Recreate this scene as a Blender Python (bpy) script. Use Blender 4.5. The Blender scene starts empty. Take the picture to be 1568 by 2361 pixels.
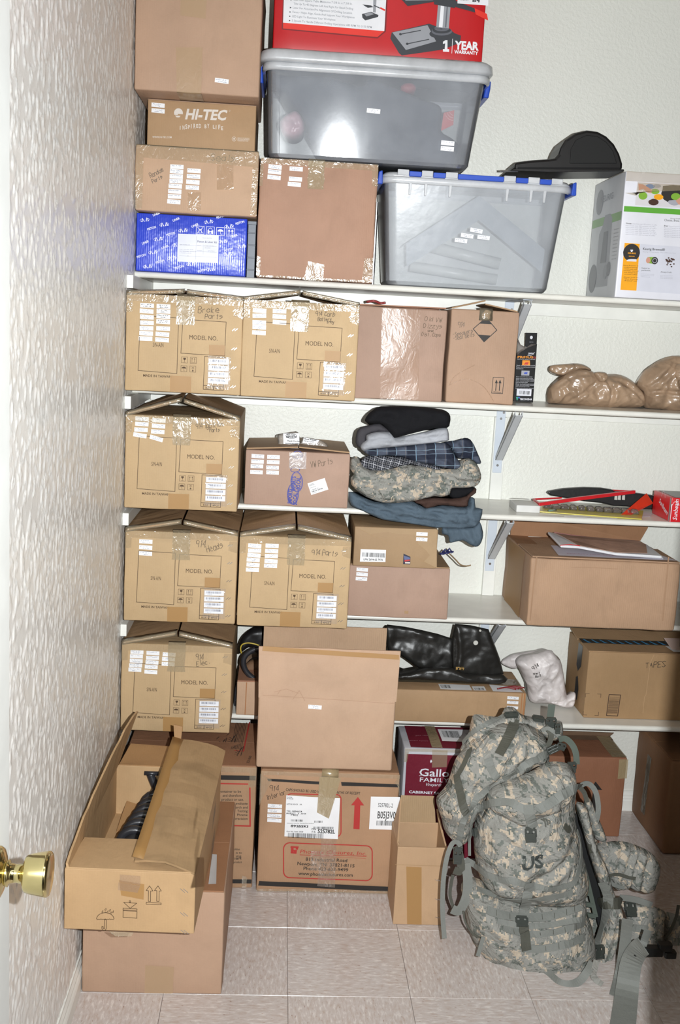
import bpy, bmesh, math, random
import numpy as np
from mathutils import Vector, Matrix, noise
from mathutils.bvhtree import BVHTree
from mathutils.geometry import delaunay_2d_cdt

random.seed(7)
SC = bpy.context.scene
COL = SC.collection

# ------------------------------------------------------------------ camera
CAM_F, CAM_YAW, CAM_PITCH, CAM_ROLL = 2469.82, 0.0609, 0.1657, 0.0523
CAM = Vector((0.4375, -3.5206, 1.6171))
_cy, _sy, _cp, _sp = math.cos(CAM_YAW), math.sin(CAM_YAW), math.cos(CAM_PITCH), math.sin(CAM_PITCH)
_fw = Vector((_sy*_cp, _cy*_cp, -_sp)); _r0 = Vector((_cy, -_sy, 0)); _u0 = _r0.cross(_fw)
_c, _s = math.cos(CAM_ROLL), math.sin(CAM_ROLL)
_rt = _r0*_c + _u0*_s; _up = _u0*_c - _r0*_s
cd = bpy.data.cameras.new('camera'); cam = bpy.data.objects.new('camera', cd); COL.objects.link(cam)
cd.sensor_fit = 'HORIZONTAL'; cd.sensor_width = 24.0; cd.lens = CAM_F/1568*24.0; cd.clip_start = 0.05
m3 = Matrix((_rt, _up, -_fw)).transposed()
cam.matrix_world = Matrix.Translation(CAM) @ m3.to_4x4()
SC.camera = cam

# ------------------------------------------------------------------ world, lights, exposure
SC.view_settings.view_transform = 'Standard'
SC.view_settings.look = 'None'
SC.view_settings.gamma = 1.0
SC.view_settings.use_curve_mapping = False
SC.view_settings.exposure = 0.0
wd = bpy.data.worlds.new('room_beyond'); SC.world = wd; wd.use_nodes = True
wd.node_tree.nodes['Background'].inputs[0].default_value = (1.0, 0.86, 0.70, 1)
wd.node_tree.nodes['Background'].inputs[1].default_value = 0.012

def area_light(name, loc, target, size, power, color):
    l = bpy.data.lights.new(name, 'AREA'); l.shape = 'DISK'; l.size = size; l.energy = power; l.color = color
    o = bpy.data.objects.new(name, l); COL.objects.link(o)
    o.location = loc
    o.rotation_euler = (Vector(target)-Vector(loc)).to_track_quat('-Z', 'Y').to_euler()
    return o
fl = area_light('camera_flash', (0.56, -3.50, 1.64), (0.9, 0.0, 1.30), 0.014, 58.0, (0.95, 0.985, 1.0))
fl.data.spread = math.radians(133)
area_light('closet_ceiling_light', (1.35, -1.5, 2.66), (1.35, -1.5, 0), 0.30, 0.8, (1.0, 0.66, 0.36))

# ------------------------------------------------------------------ geometry helpers
def ray(px, py):
    return _rt*((px-784)/CAM_F) - _up*((py-1180.5)/CAM_F) + _fw
def atY(px, py, Y):
    d = ray(px, py); return CAM + d*((Y-CAM.y)/d.y)
def atZ(px, py, Z):
    d = ray(px, py); return CAM + d*((Z-CAM.z)/d.z)
def atX(px, py, X):
    d = ray(px, py); return CAM + d*((X-CAM.x)/d.x)

def root(name, loc, label=None, cat=None, group=None, kind=None):
    o = bpy.data.objects.new(name, None); COL.objects.link(o); o.location = loc
    o.empty_display_size = 0.05
    tag(o, label, cat, group, kind); return o
def tag(o, label=None, cat=None, group=None, kind=None):
    if label: o['label'] = label
    if cat: o['category'] = cat
    if group: o['group'] = group
    if kind: o['kind'] = kind
    return o
def wloc(o):
    v = Vector((0, 0, 0))
    while o is not None:
        v += o.location; o = o.parent
    return v

class MB:
    """collects world-space vertices and faces of ONE part"""
    def __init__(s): s.v = []; s.f = []; s.mi = []; s.uv = {}
    def add(s, vs, fs, mi=0):
        b = len(s.v); s.v += [Vector(v) for v in vs]
        for f in fs: s.f.append(tuple(b+i for i in f)); s.mi.append(mi)
        return b
    def box(s, a, b, mi=0):
        x0, y0, z0 = a; x1, y1, z1 = b
        s.add([(x0,y0,z0),(x1,y0,z0),(x1,y1,z0),(x0,y1,z0),(x0,y0,z1),(x1,y0,z1),(x1,y1,z1),(x0,y1,z1)],
              [(0,3,2,1),(4,5,6,7),(0,1,5,4),(1,2,6,5),(2,3,7,6),(3,0,4,7)], mi)
    def hexa(s, p, mi=0):   # 8 points: bottom 4 ccw, top 4 ccw
        s.add(p, [(0,3,2,1),(4,5,6,7),(0,1,5,4),(1,2,6,5),(2,3,7,6),(3,0,4,7)], mi)
    def slab(s, quad, n, t, mi=0):  # quad of 4 pts, thickened along -n by t
        q = [Vector(a) for a in quad]; n = Vector(n).normalized()
        s.hexa([a-n*t for a in q]+q, mi)
    def tube(s, pts, r, k=8, mi=0, caps=True):
        pts = [Vector(p) for p in pts]; n = len(pts); rr = r if hasattr(r, '__len__') else [r]*n
        t0 = (pts[1]-pts[0]).normalized(); a = t0.orthogonal().normalized()
        b0 = len(s.v)
        for i, p in enumerate(pts):
            t = (pts[min(i+1, n-1)]-pts[max(i-1, 0)]).normalized()
            a = (a - t*a.dot(t)).normalized(); b = t.cross(a)
            for j in range(k):
                th = 2*math.pi*j/k; s.v.append(p+(a*math.cos(th)+b*math.sin(th))*rr[i])
        for i in range(n-1):
            for j in range(k):
                s.f.append((b0+i*k+j, b0+i*k+(j+1)%k, b0+(i+1)*k+(j+1)%k, b0+(i+1)*k+j)); s.mi.append(mi)
        if caps:
            s.f.append(tuple(b0+j for j in reversed(range(k)))); s.mi.append(mi)
            s.f.append(tuple(b0+(n-1)*k+j for j in range(k))); s.mi.append(mi)
    def ribbon(s, pts, wdirs, w, t=0.0, mi=0):
        """flat band: centre points, width directions, width; given thickness"""
        pts = [Vector(p) for p in pts]; n = len(pts); b0 = len(s.v)
        ws = w if hasattr(w, '__len__') else [w]*n
        for i, p in enumerate(pts):
            wd_ = Vector(wdirs[i] if isinstance(wdirs, (list, tuple)) and hasattr(wdirs[0], '__len__') else wdirs).normalized()
            tg = (pts[min(i+1, n-1)]-pts[max(i-1, 0)]).normalized()
            nn = wd_.cross(tg).normalized()*(t*.5)
            for q in (p-wd_*ws[i]*.5+nn, p+wd_*ws[i]*.5+nn, p+wd_*ws[i]*.5-nn, p-wd_*ws[i]*.5-nn): s.v.append(q)
        for i in range(n-1):
            for j in range(4):
                s.f.append((b0+i*4+j, b0+i*4+(j+1)%4, b0+(i+1)*4+(j+1)%4, b0+(i+1)*4+j)); s.mi.append(mi)
        s.f.append((b0+3, b0+2, b0+1, b0)); s.mi.append(mi)
        k = b0+(n-1)*4; s.f.append((k, k+1, k+2, k+3)); s.mi.append(mi)
    def build(s, name, mats, parent=None, smooth=False, bevel=0, label=None, uvs=None, fixn=True):
        off = wloc(parent) if parent else Vector((0, 0, 0))
        me = bpy.data.meshes.new(name)
        me.from_pydata([tuple(v-off) for v in s.v], [], s.f)
        if not isinstance(mats, (list, tuple)): mats = [mats]
        for m in mats: me.materials.append(m)
        me.polygons.foreach_set('material_index', s.mi)
        if smooth: me.polygons.foreach_set('use_smooth', [True]*len(s.f))
        if uvs is not None:
            ul = me.uv_layers.new(name='UVMap'); li = np.zeros(len(me.loops), dtype=np.int32)
            me.loops.foreach_get('vertex_index', li)
            ul.data.foreach_set('uv', np.asarray(uvs, dtype=np.float32)[li].ravel())
        me.update()
        if fixn:
            bm = bmesh.new(); bm.from_mesh(me); bmesh.ops.recalc_face_normals(bm, faces=bm.faces); bm.to_mesh(me); bm.free()
        o = bpy.data.objects.new(name, me); COL.objects.link(o)
        if parent: o.parent = parent
        if bevel:
            md = o.modifiers.new('soft_edges', 'BEVEL'); md.width = bevel; md.segments = 2; md.limit_method = 'ANGLE'
            md.angle_limit = math.radians(40)
        if label: o['label'] = label
        return o

def catmull(pts, n=6, closed=False):
    P = [Vector(p) for p in pts]; out = []; m = len(P)
    rng = range(m) if closed else range(m-1)
    for i in rng:
        if closed: p0, p1, p2, p3 = P[(i-1)%m], P[i], P[(i+1)%m], P[(i+2)%m]
        else: p0, p1, p2, p3 = P[max(i-1, 0)], P[i], P[i+1], P[min(i+2, m-1)]
        for k in range(n):
            t = k/n
            out.append(.5*((2*p1)+(p2-p0)*t+(2*p0-5*p1+4*p2-p3)*t*t+(3*p1-p0-3*p2+p3)*t**3))
    if not closed: out.append(P[-1].copy())
    return out

def nz(x, y=0., z=0.): return noise.noise(Vector((x, y, z)))

# ------------------------------------------------------------------ materials
def lin(c):
    return tuple(((v/255)/12.92 if v/255 <= .04045 else ((v/255+.055)/1.055)**2.4) for v in c)
_M = {}
class NT:
    def __init__(s, name):
        s.m = bpy.data.materials.new(name); s.m.use_nodes = True; s.t = s.m.node_tree
        s.b = s.t.nodes['Principled BSDF']; s.out = s.t.nodes['Material Output']
    def n(s, ty, **k):
        x = s.t.nodes.new(ty)
        for a, b in k.items():
            if a.startswith('i_'):
                key = a[2:]; key = int(key) if key.isdigit() else key.replace('_', ' ')
                x.inputs[key].default_value = b
            else: setattr(x, a, b)
        return x
    def l(s, a, b): s.t.links.new(a, b)
    def coord(s, kind='Object', scale=(1, 1, 1)):
        c = s.n('ShaderNodeTexCoord'); mp = s.n('ShaderNodeMapping'); mp.inputs['Scale'].default_value = scale
        s.l(c.outputs[kind], mp.inputs[0]); return mp.outputs[0]
    def noise(s, co, scale, detail=2, rough=.5, dist=0):
        x = s.n('ShaderNodeTexNoise'); x.inputs['Scale'].default_value = scale; x.inputs['Detail'].default_value = detail
        x.inputs['Roughness'].default_value = rough; x.inputs['Distortion'].default_value = dist; s.l(co, x.inputs['Vector']); return x.outputs['Fac']
    def ramp(s, fac, stops, interp='LINEAR'):
        r = s.n('ShaderNodeValToRGB'); r.color_ramp.interpolation = interp
        e = r.color_ramp.elements
        while len(e) < len(stops): e.new(.5)
        for k, (p, c) in enumerate(stops):
            e[k].position = p; e[k].color = (*c, 1) if len(c) == 3 else c
        s.l(fac, r.inputs[0]); return r.outputs[0]
    def bump(s, h, strength, dist=.001, prev=None):
        b = s.n('ShaderNodeBump'); b.inputs['Strength'].default_value = strength; b.inputs['Distance'].default_value = dist
        s.l(h, b.inputs['Height'])
        if prev is not None: s.l(prev, b.inputs['Normal'])
        return b.outputs[0]
    def math(s, op, a, b=None):
        x = s.n('ShaderNodeMath', operation=op)
        for i, v in enumerate((a, b)):
            if v is None: continue
            if isinstance(v, (int, float)): x.inputs[i].default_value = v
            else: s.l(v, x.inputs[i])
        return x.outputs[0]

def g(v): return (v, v, v)
def plain(name, c, rough=.5, metal=0, spec=.5, bumpy=0, bscale=200, var=.0):
    if name in _M: return _M[name]
    k = NT(name); L = lin(c)
    k.b.inputs['Base Color'].default_value = (*L, 1); k.b.inputs['Roughness'].default_value = rough
    k.b.inputs['Metallic'].default_value = metal; k.b.inputs['Specular IOR Level'].default_value = spec
    co = k.coord()
    f = k.noise(co, 18, 3)
    v = max(var, .04)
    k.l(k.ramp(f, [(.3, tuple(x*(1-v) for x in L)), (.7, tuple(min(1, x*(1+v)) for x in L))]), k.b.inputs['Base Color'])
    if bumpy: k.l(k.bump(k.noise(co, bscale, 3), bumpy, .002), k.b.inputs['Normal'])
    _M[name] = k.m; return k.m

def cardboard(name, c, stain=.0, flute=.25, spec=.25):
    if name in _M: return _M[name]
    k = NT(name); L = tuple(a*b_ for a, b_ in zip(lin(c), (.86, .92, .985))); co = k.coord()
    big = k.noise(co, 5, 3, .6); fib = k.noise(k.coord('Object', (1, 1, 5)), 150, 3, .7)
    mix = k.math('ADD', k.math('MULTIPLY', big, .75), k.math('MULTIPLY', fib, .25))
    col = k.ramp(mix, [(.3, tuple(x*.90 for x in L)), (.5, L), (.72, tuple(min(1, x*1.10) for x in L))])
    if stain:
        st = k.ramp(k.noise(k.coord('Object', (1, 1.3, .8)), 7, 4, .6, .6), [(.52, g(1)), (.72, (1-stain, 1-stain, 1-stain*1.05))])
        mx = k.n('ShaderNodeMix', data_type='RGBA', blend_type='MULTIPLY'); mx.inputs[0].default_value = 1
        k.l(col, mx.inputs[6]); k.l(st, mx.inputs[7]); col = mx.outputs[2]
    k.l(col, k.b.inputs['Base Color'])
    k.b.inputs['Roughness'].default_value = .62; k.b.inputs['Specular IOR Level'].default_value = spec
    w = k.n('ShaderNodeTexWave', wave_type='BANDS', bands_direction='X'); w.inputs['Scale'].default_value = 52
    w.inputs['Distortion'].default_value = .6; w.inputs['Detail'].default_value = 1; k.l(co, w.inputs['Vector'])
    n1 = k.bump(w.outputs['Fac'], flute*.5, .0008)
    n2 = k.bump(k.noise(co, 9, 4, .65), .35, .012, n1)
    k.l(n2, k.b.inputs['Normal'])
    _M[name] = k.m; return k.m

def tape_mat(name, c, alpha, wrinkle=.6, rough=.16, scale=60, tint=None, gloss=True):
    """clear or brown packing tape: see-through film, glossy, crinkled"""
    if name in _M: return _M[name]
    k = NT(name); L = lin(c); co = k.coord()
    k.b.inputs['Base Color'].default_value = (*L, 1); k.b.inputs['Roughness'].default_value = rough
    k.b.inputs['Specular IOR Level'].default_value = .7
    n = k.noise(k.coord('Object', (1, 1, .7)), scale*.62, 3, .5, 1.0)
    rd = k.math('ABSOLUTE', k.math('SUBTRACT', n, .5))
    k.l(k.bump(rd, wrinkle*.75, .012), k.b.inputs['Normal'])
    tr = k.n('ShaderNodeBsdfTransparent'); tr.inputs[0].default_value = (*(tint or (.97, .955, .92)), 1)
    mx = k.n('ShaderNodeMixShader'); mx.inputs[0].default_value = alpha
    k.l(tr.outputs[0], mx.inputs[1]); k.l(k.b.outputs[0], mx.inputs[2])
    gl = k.n('ShaderNodeBsdfGlossy'); gl.inputs['Roughness'].default_value = rough
    k.l(k.b.inputs['Normal'].links[0].from_socket, gl.inputs['Normal'])
    fr = k.n('ShaderNodeFresnel'); fr.inputs[0].default_value = 1.5
    m2 = k.n('ShaderNodeMixShader'); k.l(fr.outputs[0], m2.inputs[0]); k.l(mx.outputs[0], m2.inputs[1]); k.l(gl.outputs[0], m2.inputs[2])
    k.l(m2.outputs[0] if gloss else mx.outputs[0], k.out.inputs['Surface'])
    _M[name] = k.m; return k.m

KRAFT_Y = cardboard('kraft_yellow', (200, 166, 124), .12)
KRAFT_T = cardboard('kraft_tan', (190, 152, 124), .08)
KRAFT_P = cardboard('kraft_pinkish', (186, 150, 128), .10)
KRAFT_R = cardboard('kraft_reddish', (170, 120, 92), .10)
KRAFT_D = cardboard('kraft_golden_brown', (182, 144, 106), .10)
KRAFT_L = cardboard('kraft_light', (203, 164, 132), .10)
KRAFT_IN = cardboard('kraft_inside', (178, 140, 98), .10)
TAPE = tape_mat('clear_packing_tape', (204, 188, 160), .24, .5)
TAPE_B = tape_mat('brown_packing_tape', (186, 142, 84), .62, .03, .5, gloss=False)
TAPE_P = tape_mat('pale_smooth_tape', (205, 172, 134), .55, .12, .3)
TAPE_O = tape_mat('olive_packing_tape', (206, 188, 156), .30, .5, .2)
INK = plain('dark_brown_print', (78, 56, 34), .7)
INK_K = plain('black_print', (38, 34, 32), .6)
INK_R = plain('red_print', (176, 48, 44), .6)
INK_G = plain('grey_marker', (100, 84, 66), .7)
INK_B = plain('blue_pen', (95, 105, 140), .7)
INK_LG = plain('light_grey_print', (214, 205, 196), .6)
PAPER = plain('white_label_paper', (236, 236, 238), .55)
WHITE = plain('white_shelf_paint', (238, 238, 232), .38, bumpy=.05, bscale=60)
STEEL = plain('staple_steel', (200, 200, 200), .25, 1)
# ------------------------------------------------------------------ the setting
def wall_paint(name, c, scale, strength, knock=False):
    k = NT(name); L = lin(c); co = k.coord()
    k.b.inputs['Base Color'].default_value = (*L, 1); k.b.inputs['Roughness'].default_value = .30 if knock else .45
    k.b.inputs['Specular IOR Level'].default_value = .5
    if knock:
        n = k.noise(k.coord('Object', (1, 1, 1)), scale, 5, .62, .4)
        h = k.ramp(n, [(.40, g(0)), (.50, g(.75)), (.56, g(1))])
        pl = k.noise(co, scale*2.6, 3, .6)
        h2 = k.math('MULTIPLY', h, k.math('ADD', .55, pl))
        k.l(k.bump(k.noise(co, 260, 2), .15, .002), k.b.inputs['Normal'])
    else:
        n = k.noise(co, scale, 3, .55)
        k.l(k.bump(k.ramp(n, [(.42, g(0)), (.62, g(1))]), strength, .004), k.b.inputs['Normal'])
        k.l(k.ramp(k.noise(co, 3, 2), [(.3, tuple(x*.98 for x in L)), (.7, L)]), k.b.inputs['Base Color'])
    return k.m
WALL_B = wall_paint('orange_peel_wall_paint', (232, 232, 224), 95, .18)
WALL_L = wall_paint('knockdown_wall_plaster', (246, 244, 240), 80, 1.0, True)

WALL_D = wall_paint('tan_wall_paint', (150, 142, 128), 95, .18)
def flat(name, a, b, m, kind='structure'):
    q = MB(); q.box(a, b); return tag(q.build(name, m), kind=kind)
RX, FY, CZ = 3.60, -2.85, 2.72
flat('wall_back', (-.1, 0, 0), (RX+.1, .1, CZ), WALL_B)
# left wall: thick knock-down plaster, modelled as real relief where it can be seen
def vnoise(x, y, seed):
    rs = np.random.RandomState(seed); G = rs.rand(512, 512); xi = np.floor(x).astype(int); yi = np.floor(y).astype(int)
    fx = x-xi; fy = y-yi; fx = fx*fx*(3-2*fx); fy = fy*fy*(3-2*fy); a = xi % 512; b = yi % 512; a1 = (a+1) % 512; b1 = (b+1) % 512
    return (G[a, b]*(1-fx)+G[a1, b]*fx)*(1-fy)+(G[a, b1]*(1-fx)+G[a1, b1]*fx)*fy
def relief_wall():
    ys = np.arange(-2.30, .0001, .0040); zs = np.arange(0, CZ+.001, .0050); Yg, Zg = np.meshgrid(ys, zs, indexing='ij')
    wx = vnoise(Yg*40, Zg*40, 5)*.6; wy = vnoise(Yg*40, Zg*40, 6)*.6
    n = .55*vnoise(Yg*78+wx, Zg*66+wy, 1)+.28*vnoise(Yg*150, Zg*130, 2)+.17*vnoise(Yg*250, Zg*200, 3)
    patch = vnoise(Yg*9, Zg*7, 4)
    h = np.clip((n-.49-.22*(patch-.5))/.07, 0, 1); h = h*.0016*(.75+.5*vnoise(Yg*150, Zg*120, 7))
    ny, nz_ = Yg.shape; V = np.stack([h, Yg, Zg], -1).reshape(-1, 3); i = np.arange(ny*nz_).reshape(ny, nz_)
    F = np.stack([i[:-1, :-1], i[1:, :-1], i[1:, 1:], i[:-1, 1:]], -1).reshape(-1, 4); b = len(V)
    ex = np.array([(-.1, FY, 0), (0, FY, 0), (0, 0, 0), (-.1, 0, 0), (-.1, FY, CZ), (0, FY, CZ), (0, 0, CZ), (-.1, 0, CZ), (0, -2.30, 0), (0, -2.30, CZ)])
    V = np.concatenate([V, ex]); F2 = [(b, b+1, b+8, b+3), (b+4, b+7, b+9, b+5), (b, b+4, b+5, b+1), (b+3, b+2, b+6, b+7), (b, b+3, b+7, b+4), (b+1, b+5, b+9, b+8)]
    F = np.concatenate([F, np.array(F2)]).astype(np.int32); me = bpy.data.meshes.new('wall_left')
    me.vertices.add(len(V)); me.vertices.foreach_set('co', V.astype(np.float32).ravel()); me.loops.add(F.size); me.loops.foreach_set('vertex_index', F.ravel())
    me.polygons.add(len(F)); me.polygons.foreach_set('loop_start', np.arange(0, F.size, 4, dtype=np.int32)); me.polygons.foreach_set('use_smooth', np.arange(len(F)) < len(F)-6)
    me.update(calc_edges=True); me.validate(); me.materials.append(WALL_L); o = bpy.data.objects.new('wall_left', me); COL.objects.link(o); return o
wl = tag(relief_wall(), kind='structure')
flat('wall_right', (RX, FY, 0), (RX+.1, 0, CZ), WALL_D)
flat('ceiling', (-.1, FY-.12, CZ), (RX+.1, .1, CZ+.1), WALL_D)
q = MB()
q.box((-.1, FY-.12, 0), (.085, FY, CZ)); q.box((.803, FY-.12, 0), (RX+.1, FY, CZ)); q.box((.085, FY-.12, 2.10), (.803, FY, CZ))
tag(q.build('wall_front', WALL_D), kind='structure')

# floor: vinyl tiles, one object each
def tile_mat(name, ang):
    k = NT(name)
    c = k.n('ShaderNodeTexCoord'); mp = k.n('ShaderNodeMapping'); mp.inputs['Rotation'].default_value = (0, 0, ang)
    oi = k.n('ShaderNodeObjectInfo')
    ad = k.n('ShaderNodeVectorMath', operation='ADD'); k.l(c.outputs['Object'], ad.inputs[0])
    sc = k.n('ShaderNodeVectorMath', operation='SCALE'); sc.inputs[3].default_value = 3.0; k.l(oi.outputs['Location'], sc.inputs[0]); k.l(sc.outputs[0], ad.inputs[1])
    k.l(ad.outputs[0], mp.inputs[0])
    m2 = k.n('ShaderNodeMapping'); m2.inputs['Scale'].default_value = (1, 3.4, 1); k.l(mp.outputs[0], m2.inputs[0])
    base = lin((205, 196, 192))
    n1 = k.noise(m2.outputs[0], 40, 3, .6, .3)
    col = k.ramp(n1, [(.30, lin((190, 172, 162))), (.42, lin((199, 187, 181))), (.55, base), (.68, lin((224, 217, 212)))])
    n2 = k.noise(m2.outputs[0], 78, 2, .5, .2)
    fl = k.ramp(n2, [(.27, lin((190, 160, 140))), (.33, g(1))])
    mx = k.n('ShaderNodeMix', data_type='RGBA', blend_type='MULTIPLY'); mx.inputs[0].default_value = .8
    k.l(col, mx.inputs[6]); k.l(fl, mx.inputs[7]); k.l(mx.outputs[2], k.b.inputs['Base Color'])
    k.b.inputs['Roughness'].default_value = .24; k.b.inputs['Specular IOR Level'].default_value = .5
    k.l(k.bump(k.noise(c.outputs['Object'], 26, 3), .12, .004), k.b.inputs['Normal'])
    return k.m
TM = [tile_mat('speckled_vinyl_tile', 0), tile_mat('speckled_vinyl_tile_turned', math.pi/2)]
GROUT = plain('tile_joint_dirt', (140, 128, 120), .8)
q = MB(); q.box((-.1, -4.4, -.06), (RX+.1, .1, -.004))
flo = tag(q.build('floor', GROUT), kind='structure')
T = .3048; tx, ty = .5179, -1.1133
tq = []
for mi in (0, 1):
    me = bpy.data.meshes.new('tile'); h = T/2-.0004
    vs = [(-h,-h,-.004),(h,-h,-.004),(h,h,-.004),(-h,h,-.004),(-h,-h,-.0008),(h,-h,-.0008),(h,h,-.0008),(-h,h,-.0008)]
    i_ = h-.0005; vs += [(-i_,-i_,0),(i_,-i_,0),(i_,i_,0),(-i_,i_,0)]
    me.from_pydata(vs, [], [(0,1,5,4),(1,2,6,5),(2,3,7,6),(3,0,4,7),(4,5,9,8),(5,6,10,9),(6,7,11,10),(7,4,8,11),(8,9,10,11)])
    me.materials.append(TM[mi]); tq.append(me)
for i in range(-2, 11):
    for j in range(-6, 4):
        cx, cy_ = tx+(i+.5)*T, ty+(j+.5)*T
        if cx-T/2 > RX or cx+T/2 < 0 or cy_-T/2 > 0: continue
        o = bpy.data.objects.new('tile', tq[(i+j) % 2]); COL.objects.link(o); o.parent = flo; o.location = (cx, cy_, 0)

# baseboards: moulded profile
def baseboard(name, p0, p1, n, h=.072):
    prof = [(0, 0), (.013, 0), (.013, h*.52), (.011, h*.58), (.012, h*.64), (.008, h*.72), (.0085, h*.80), (.004, h*.90), (.004, h), (0, h)]
    p0, p1, n = Vector(p0), Vector(p1), Vector(n); k = len(prof)
    q = MB(); q.add([p+n*a+Vector((0, 0, b)) for p in (p0, p1) for a, b in prof], [(i, (i+1) % k, k+(i+1) % k, k+i) for i in range(k)]+[tuple(range(k)), tuple(range(k, 2*k))])
    return tag(q.build(name, WHITE), kind='structure')
baseboard('baseboard_left', (0, FY, 0), (0, 0, 0), (1, 0, 0))
baseboard('baseboard_back', (0, 0, 0), (RX, 0, 0), (0, -1, 0))
baseboard('baseboard_right', (RX, FY, 0), (RX, 0, 0), (-1, 0, 0))
# door frame casing (stays outside the picture on the right)
q = MB(); q.box((.794, FY-.125, 0), (.803, FY+.0, 2.10)); q.box((.085, FY-.14, 0), (.098, FY, 2.10)); q.box((.085, FY-.14, 2.085), (.80, FY, 2.10))
tag(q.build('trim_1', WHITE), kind='structure')

# door swung in against the left wall
DOORP = plain('white_door_paint', (212, 213, 210), .45, bumpy=.04, bscale=25)
BRASS = plain('polished_brass', (218, 202, 146), .14, 1)
q = MB(); q.box((.066, FY+.01, .012), (.101, -2.16, 2.05))
dr = tag(q.build('door_1', DOORP, bevel=.002), kind='structure')
def lathe(prof, c, ax, k=40, name='knob', m=None, parent=None, label=None, smooth=True):
    ax = Vector(ax).normalized(); a = ax.orthogonal().normalized(); b = ax.cross(a); q = MB(); vs = []; c = Vector(c); n = len(prof)
    for (t, r) in prof:
        for j in range(k):
            th = 2*math.pi*j/k; vs.append(c+ax*t+(a*math.cos(th)+b*math.sin(th))*r)
    fs = [(i*k+j, i*k+(j+1) % k, (i+1)*k+(j+1) % k, (i+1)*k+j) for i in range(n-1) for j in range(k)]
    fs += [tuple(range(k)), tuple(range((n-1)*k, n*k))]
    q.add(vs, fs); o = q.build(name, m, parent, smooth=smooth, label=label)
    for p_ in o.data.polygons:
        if len(p_.vertices) > 4: p_.use_smooth = False
    return o
kc = Vector((.101, -2.225, .913))
lathe([(0, .034), (.002, .034), (.006, .031), (.009, .024), (.011, .016), (.013, .0145)], kc, (1, 0, 0), name='rosette', m=BRASS, parent=dr, label='round brass rosette')
nk = lathe([(.012, .0125), (.0125, .0165), (.015, .017), (.017, .0125), (.026, .0115), (.034, .0135), (.036, .0215), (.038, .0235), (.045, .0255), (.062, .0285), (.0655, .0287), (.0675, .027), (.068, .024), (.068, .001)], kc, (1, 0, 0), name='door_knob', m=BRASS, parent=dr, label='polished brass knob')

# upright boards and ledger strips on the back wall
Z1, Z2, Z3, Z4, Z5 = 1.762, 1.428, 1.094, .7645, .430
SH = [Z1, Z2, Z3, Z4, Z5]; TH = .0175
def board(name, a, b):
    q = MB(); q.box(a, b); return tag(q.build(name, WHITE, bevel=.0015), kind='structure')
tops = [Z1-TH, Z2-TH, Z3-TH, Z4-TH]; bots = [Z2, Z3, Z4, Z5]
for i, (zt, zb) in enumerate(zip(tops, bots)):
    board('trim_%d' % (i+2), (1.147, -.019, zb+.0005), (1.187, 0, zt-.041))
# shelves
SHF = plain('shelf_top_paint', (232, 230, 222), .30, bumpy=.04, bscale=30)
ORD = ['top', 'second', 'third', 'fourth', 'lowest']
POS = ['topmost of the five, under the clear storage totes', 'second from the top, under the two bulky paper bags', 'third from the top, under the folded clothes', 'fourth from the top, under the wide carton with mailer', 'lowest, under the carton marked TAPES']
PLT = plain('galvanised_plate_paint', (206, 214, 224), .45)
STR = plain('grey_white_strut_paint', (205, 208, 212), .4)
for i, z in enumerate(SH):
    r = root('wall_shelf', (0, -.16, z), 'long white painted wall shelf board, '+POS[i], 'shelf', 'white wall shelves')
    q = MB(); n = 8; prof = [(-.002, -TH), (-.318, -TH)]
    for k in range(n+1):
        th = -math.pi/2 - math.pi*k/n; prof.append((-.3165+.00875*math.cos(th)*1.0, -TH/2+.00875*math.sin(th)))
    prof += [(-.002, 0)]; m = len(prof)
    q.add([(x, a, z+b) for x in (0.0015, RX-.001) for a, b in prof], [(j, (j+1) % m, m+(j+1) % m, m+j) for j in range(m)]+[tuple(range(m)), tuple(range(m, 2*m))])
    q.build('shelf_board', SHF, r)
    q = MB(); q.box((.019, -.019, z-TH-.040), (RX-.002, -.0005, z-TH-.0003)); q.build('ledger_strip', WHITE, r, bevel=.0015)
    q = MB(); q.box((.0005, -.47, z-TH-.036), (.0185, -.0005, z-TH-.0003)); q.build('side_cleat', WHITE, r, bevel=.0015)
for i, z in enumerate(SH[:4]):
    zt = z-TH
    for kx, X in enumerate((1.165, 2.05)):
        r = root('shelf_bracket', (X, -.02, zt-.2), 'white metal bracket with diagonal strut under the %s shelf%s' % (ORD[i], '' if kx == 0 else ', far right beyond the frame'), 'bracket', 'shelf brackets')
        y0 = -.0215
        q = MB(); q.box((X-.015, y0-.0022, zt-.225), (X+.015, y0, zt-.0005)); q.box((X-.015, -.285, zt-.0028), (X+.015, y0, zt-.0005))
        q.build('wall_plate', PLT, r, bevel=.001)
        a = Vector((X+.002, -.272, zt-.006)); b = Vector((X+.002, -.028, zt-.172)); d = (b-a).normalized(); nn = Vector((1, 0, 0)).cross(d).normalized()
        q = MB()
        def bar(x0, x1, n0, n1): q.hexa([a+Vector((x0,0,0))+nn*n0, a+Vector((x1,0,0))+nn*n0, b+Vector((x1,0,0))+nn*n0, b+Vector((x0,0,0))+nn*n0, a+Vector((x0,0,0))+nn*n1, a+Vector((x1,0,0))+nn*n1, b+Vector((x1,0,0))+nn*n1, b+Vector((x0,0,0))+nn*n1])
        s_ = -1 if nn.y > 0 else 1
        bar(-.012, .012, s_*.010, s_*.012); bar(-.012, -.010, -s_*.002, s_*.012); bar(.010, .012, -s_*.002, s_*.012)
        q.build('diagonal_strut', STR, r)
        for sx, sz in ((0, -.200), (0, -.045), (.008, -.025)):
            q = MB(); q.tube([(X+sx, y0-.002, zt+sz), (X+sx, y0-.0045, zt+sz)], .0042, 10); q.build('screw', STEEL, r)
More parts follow.
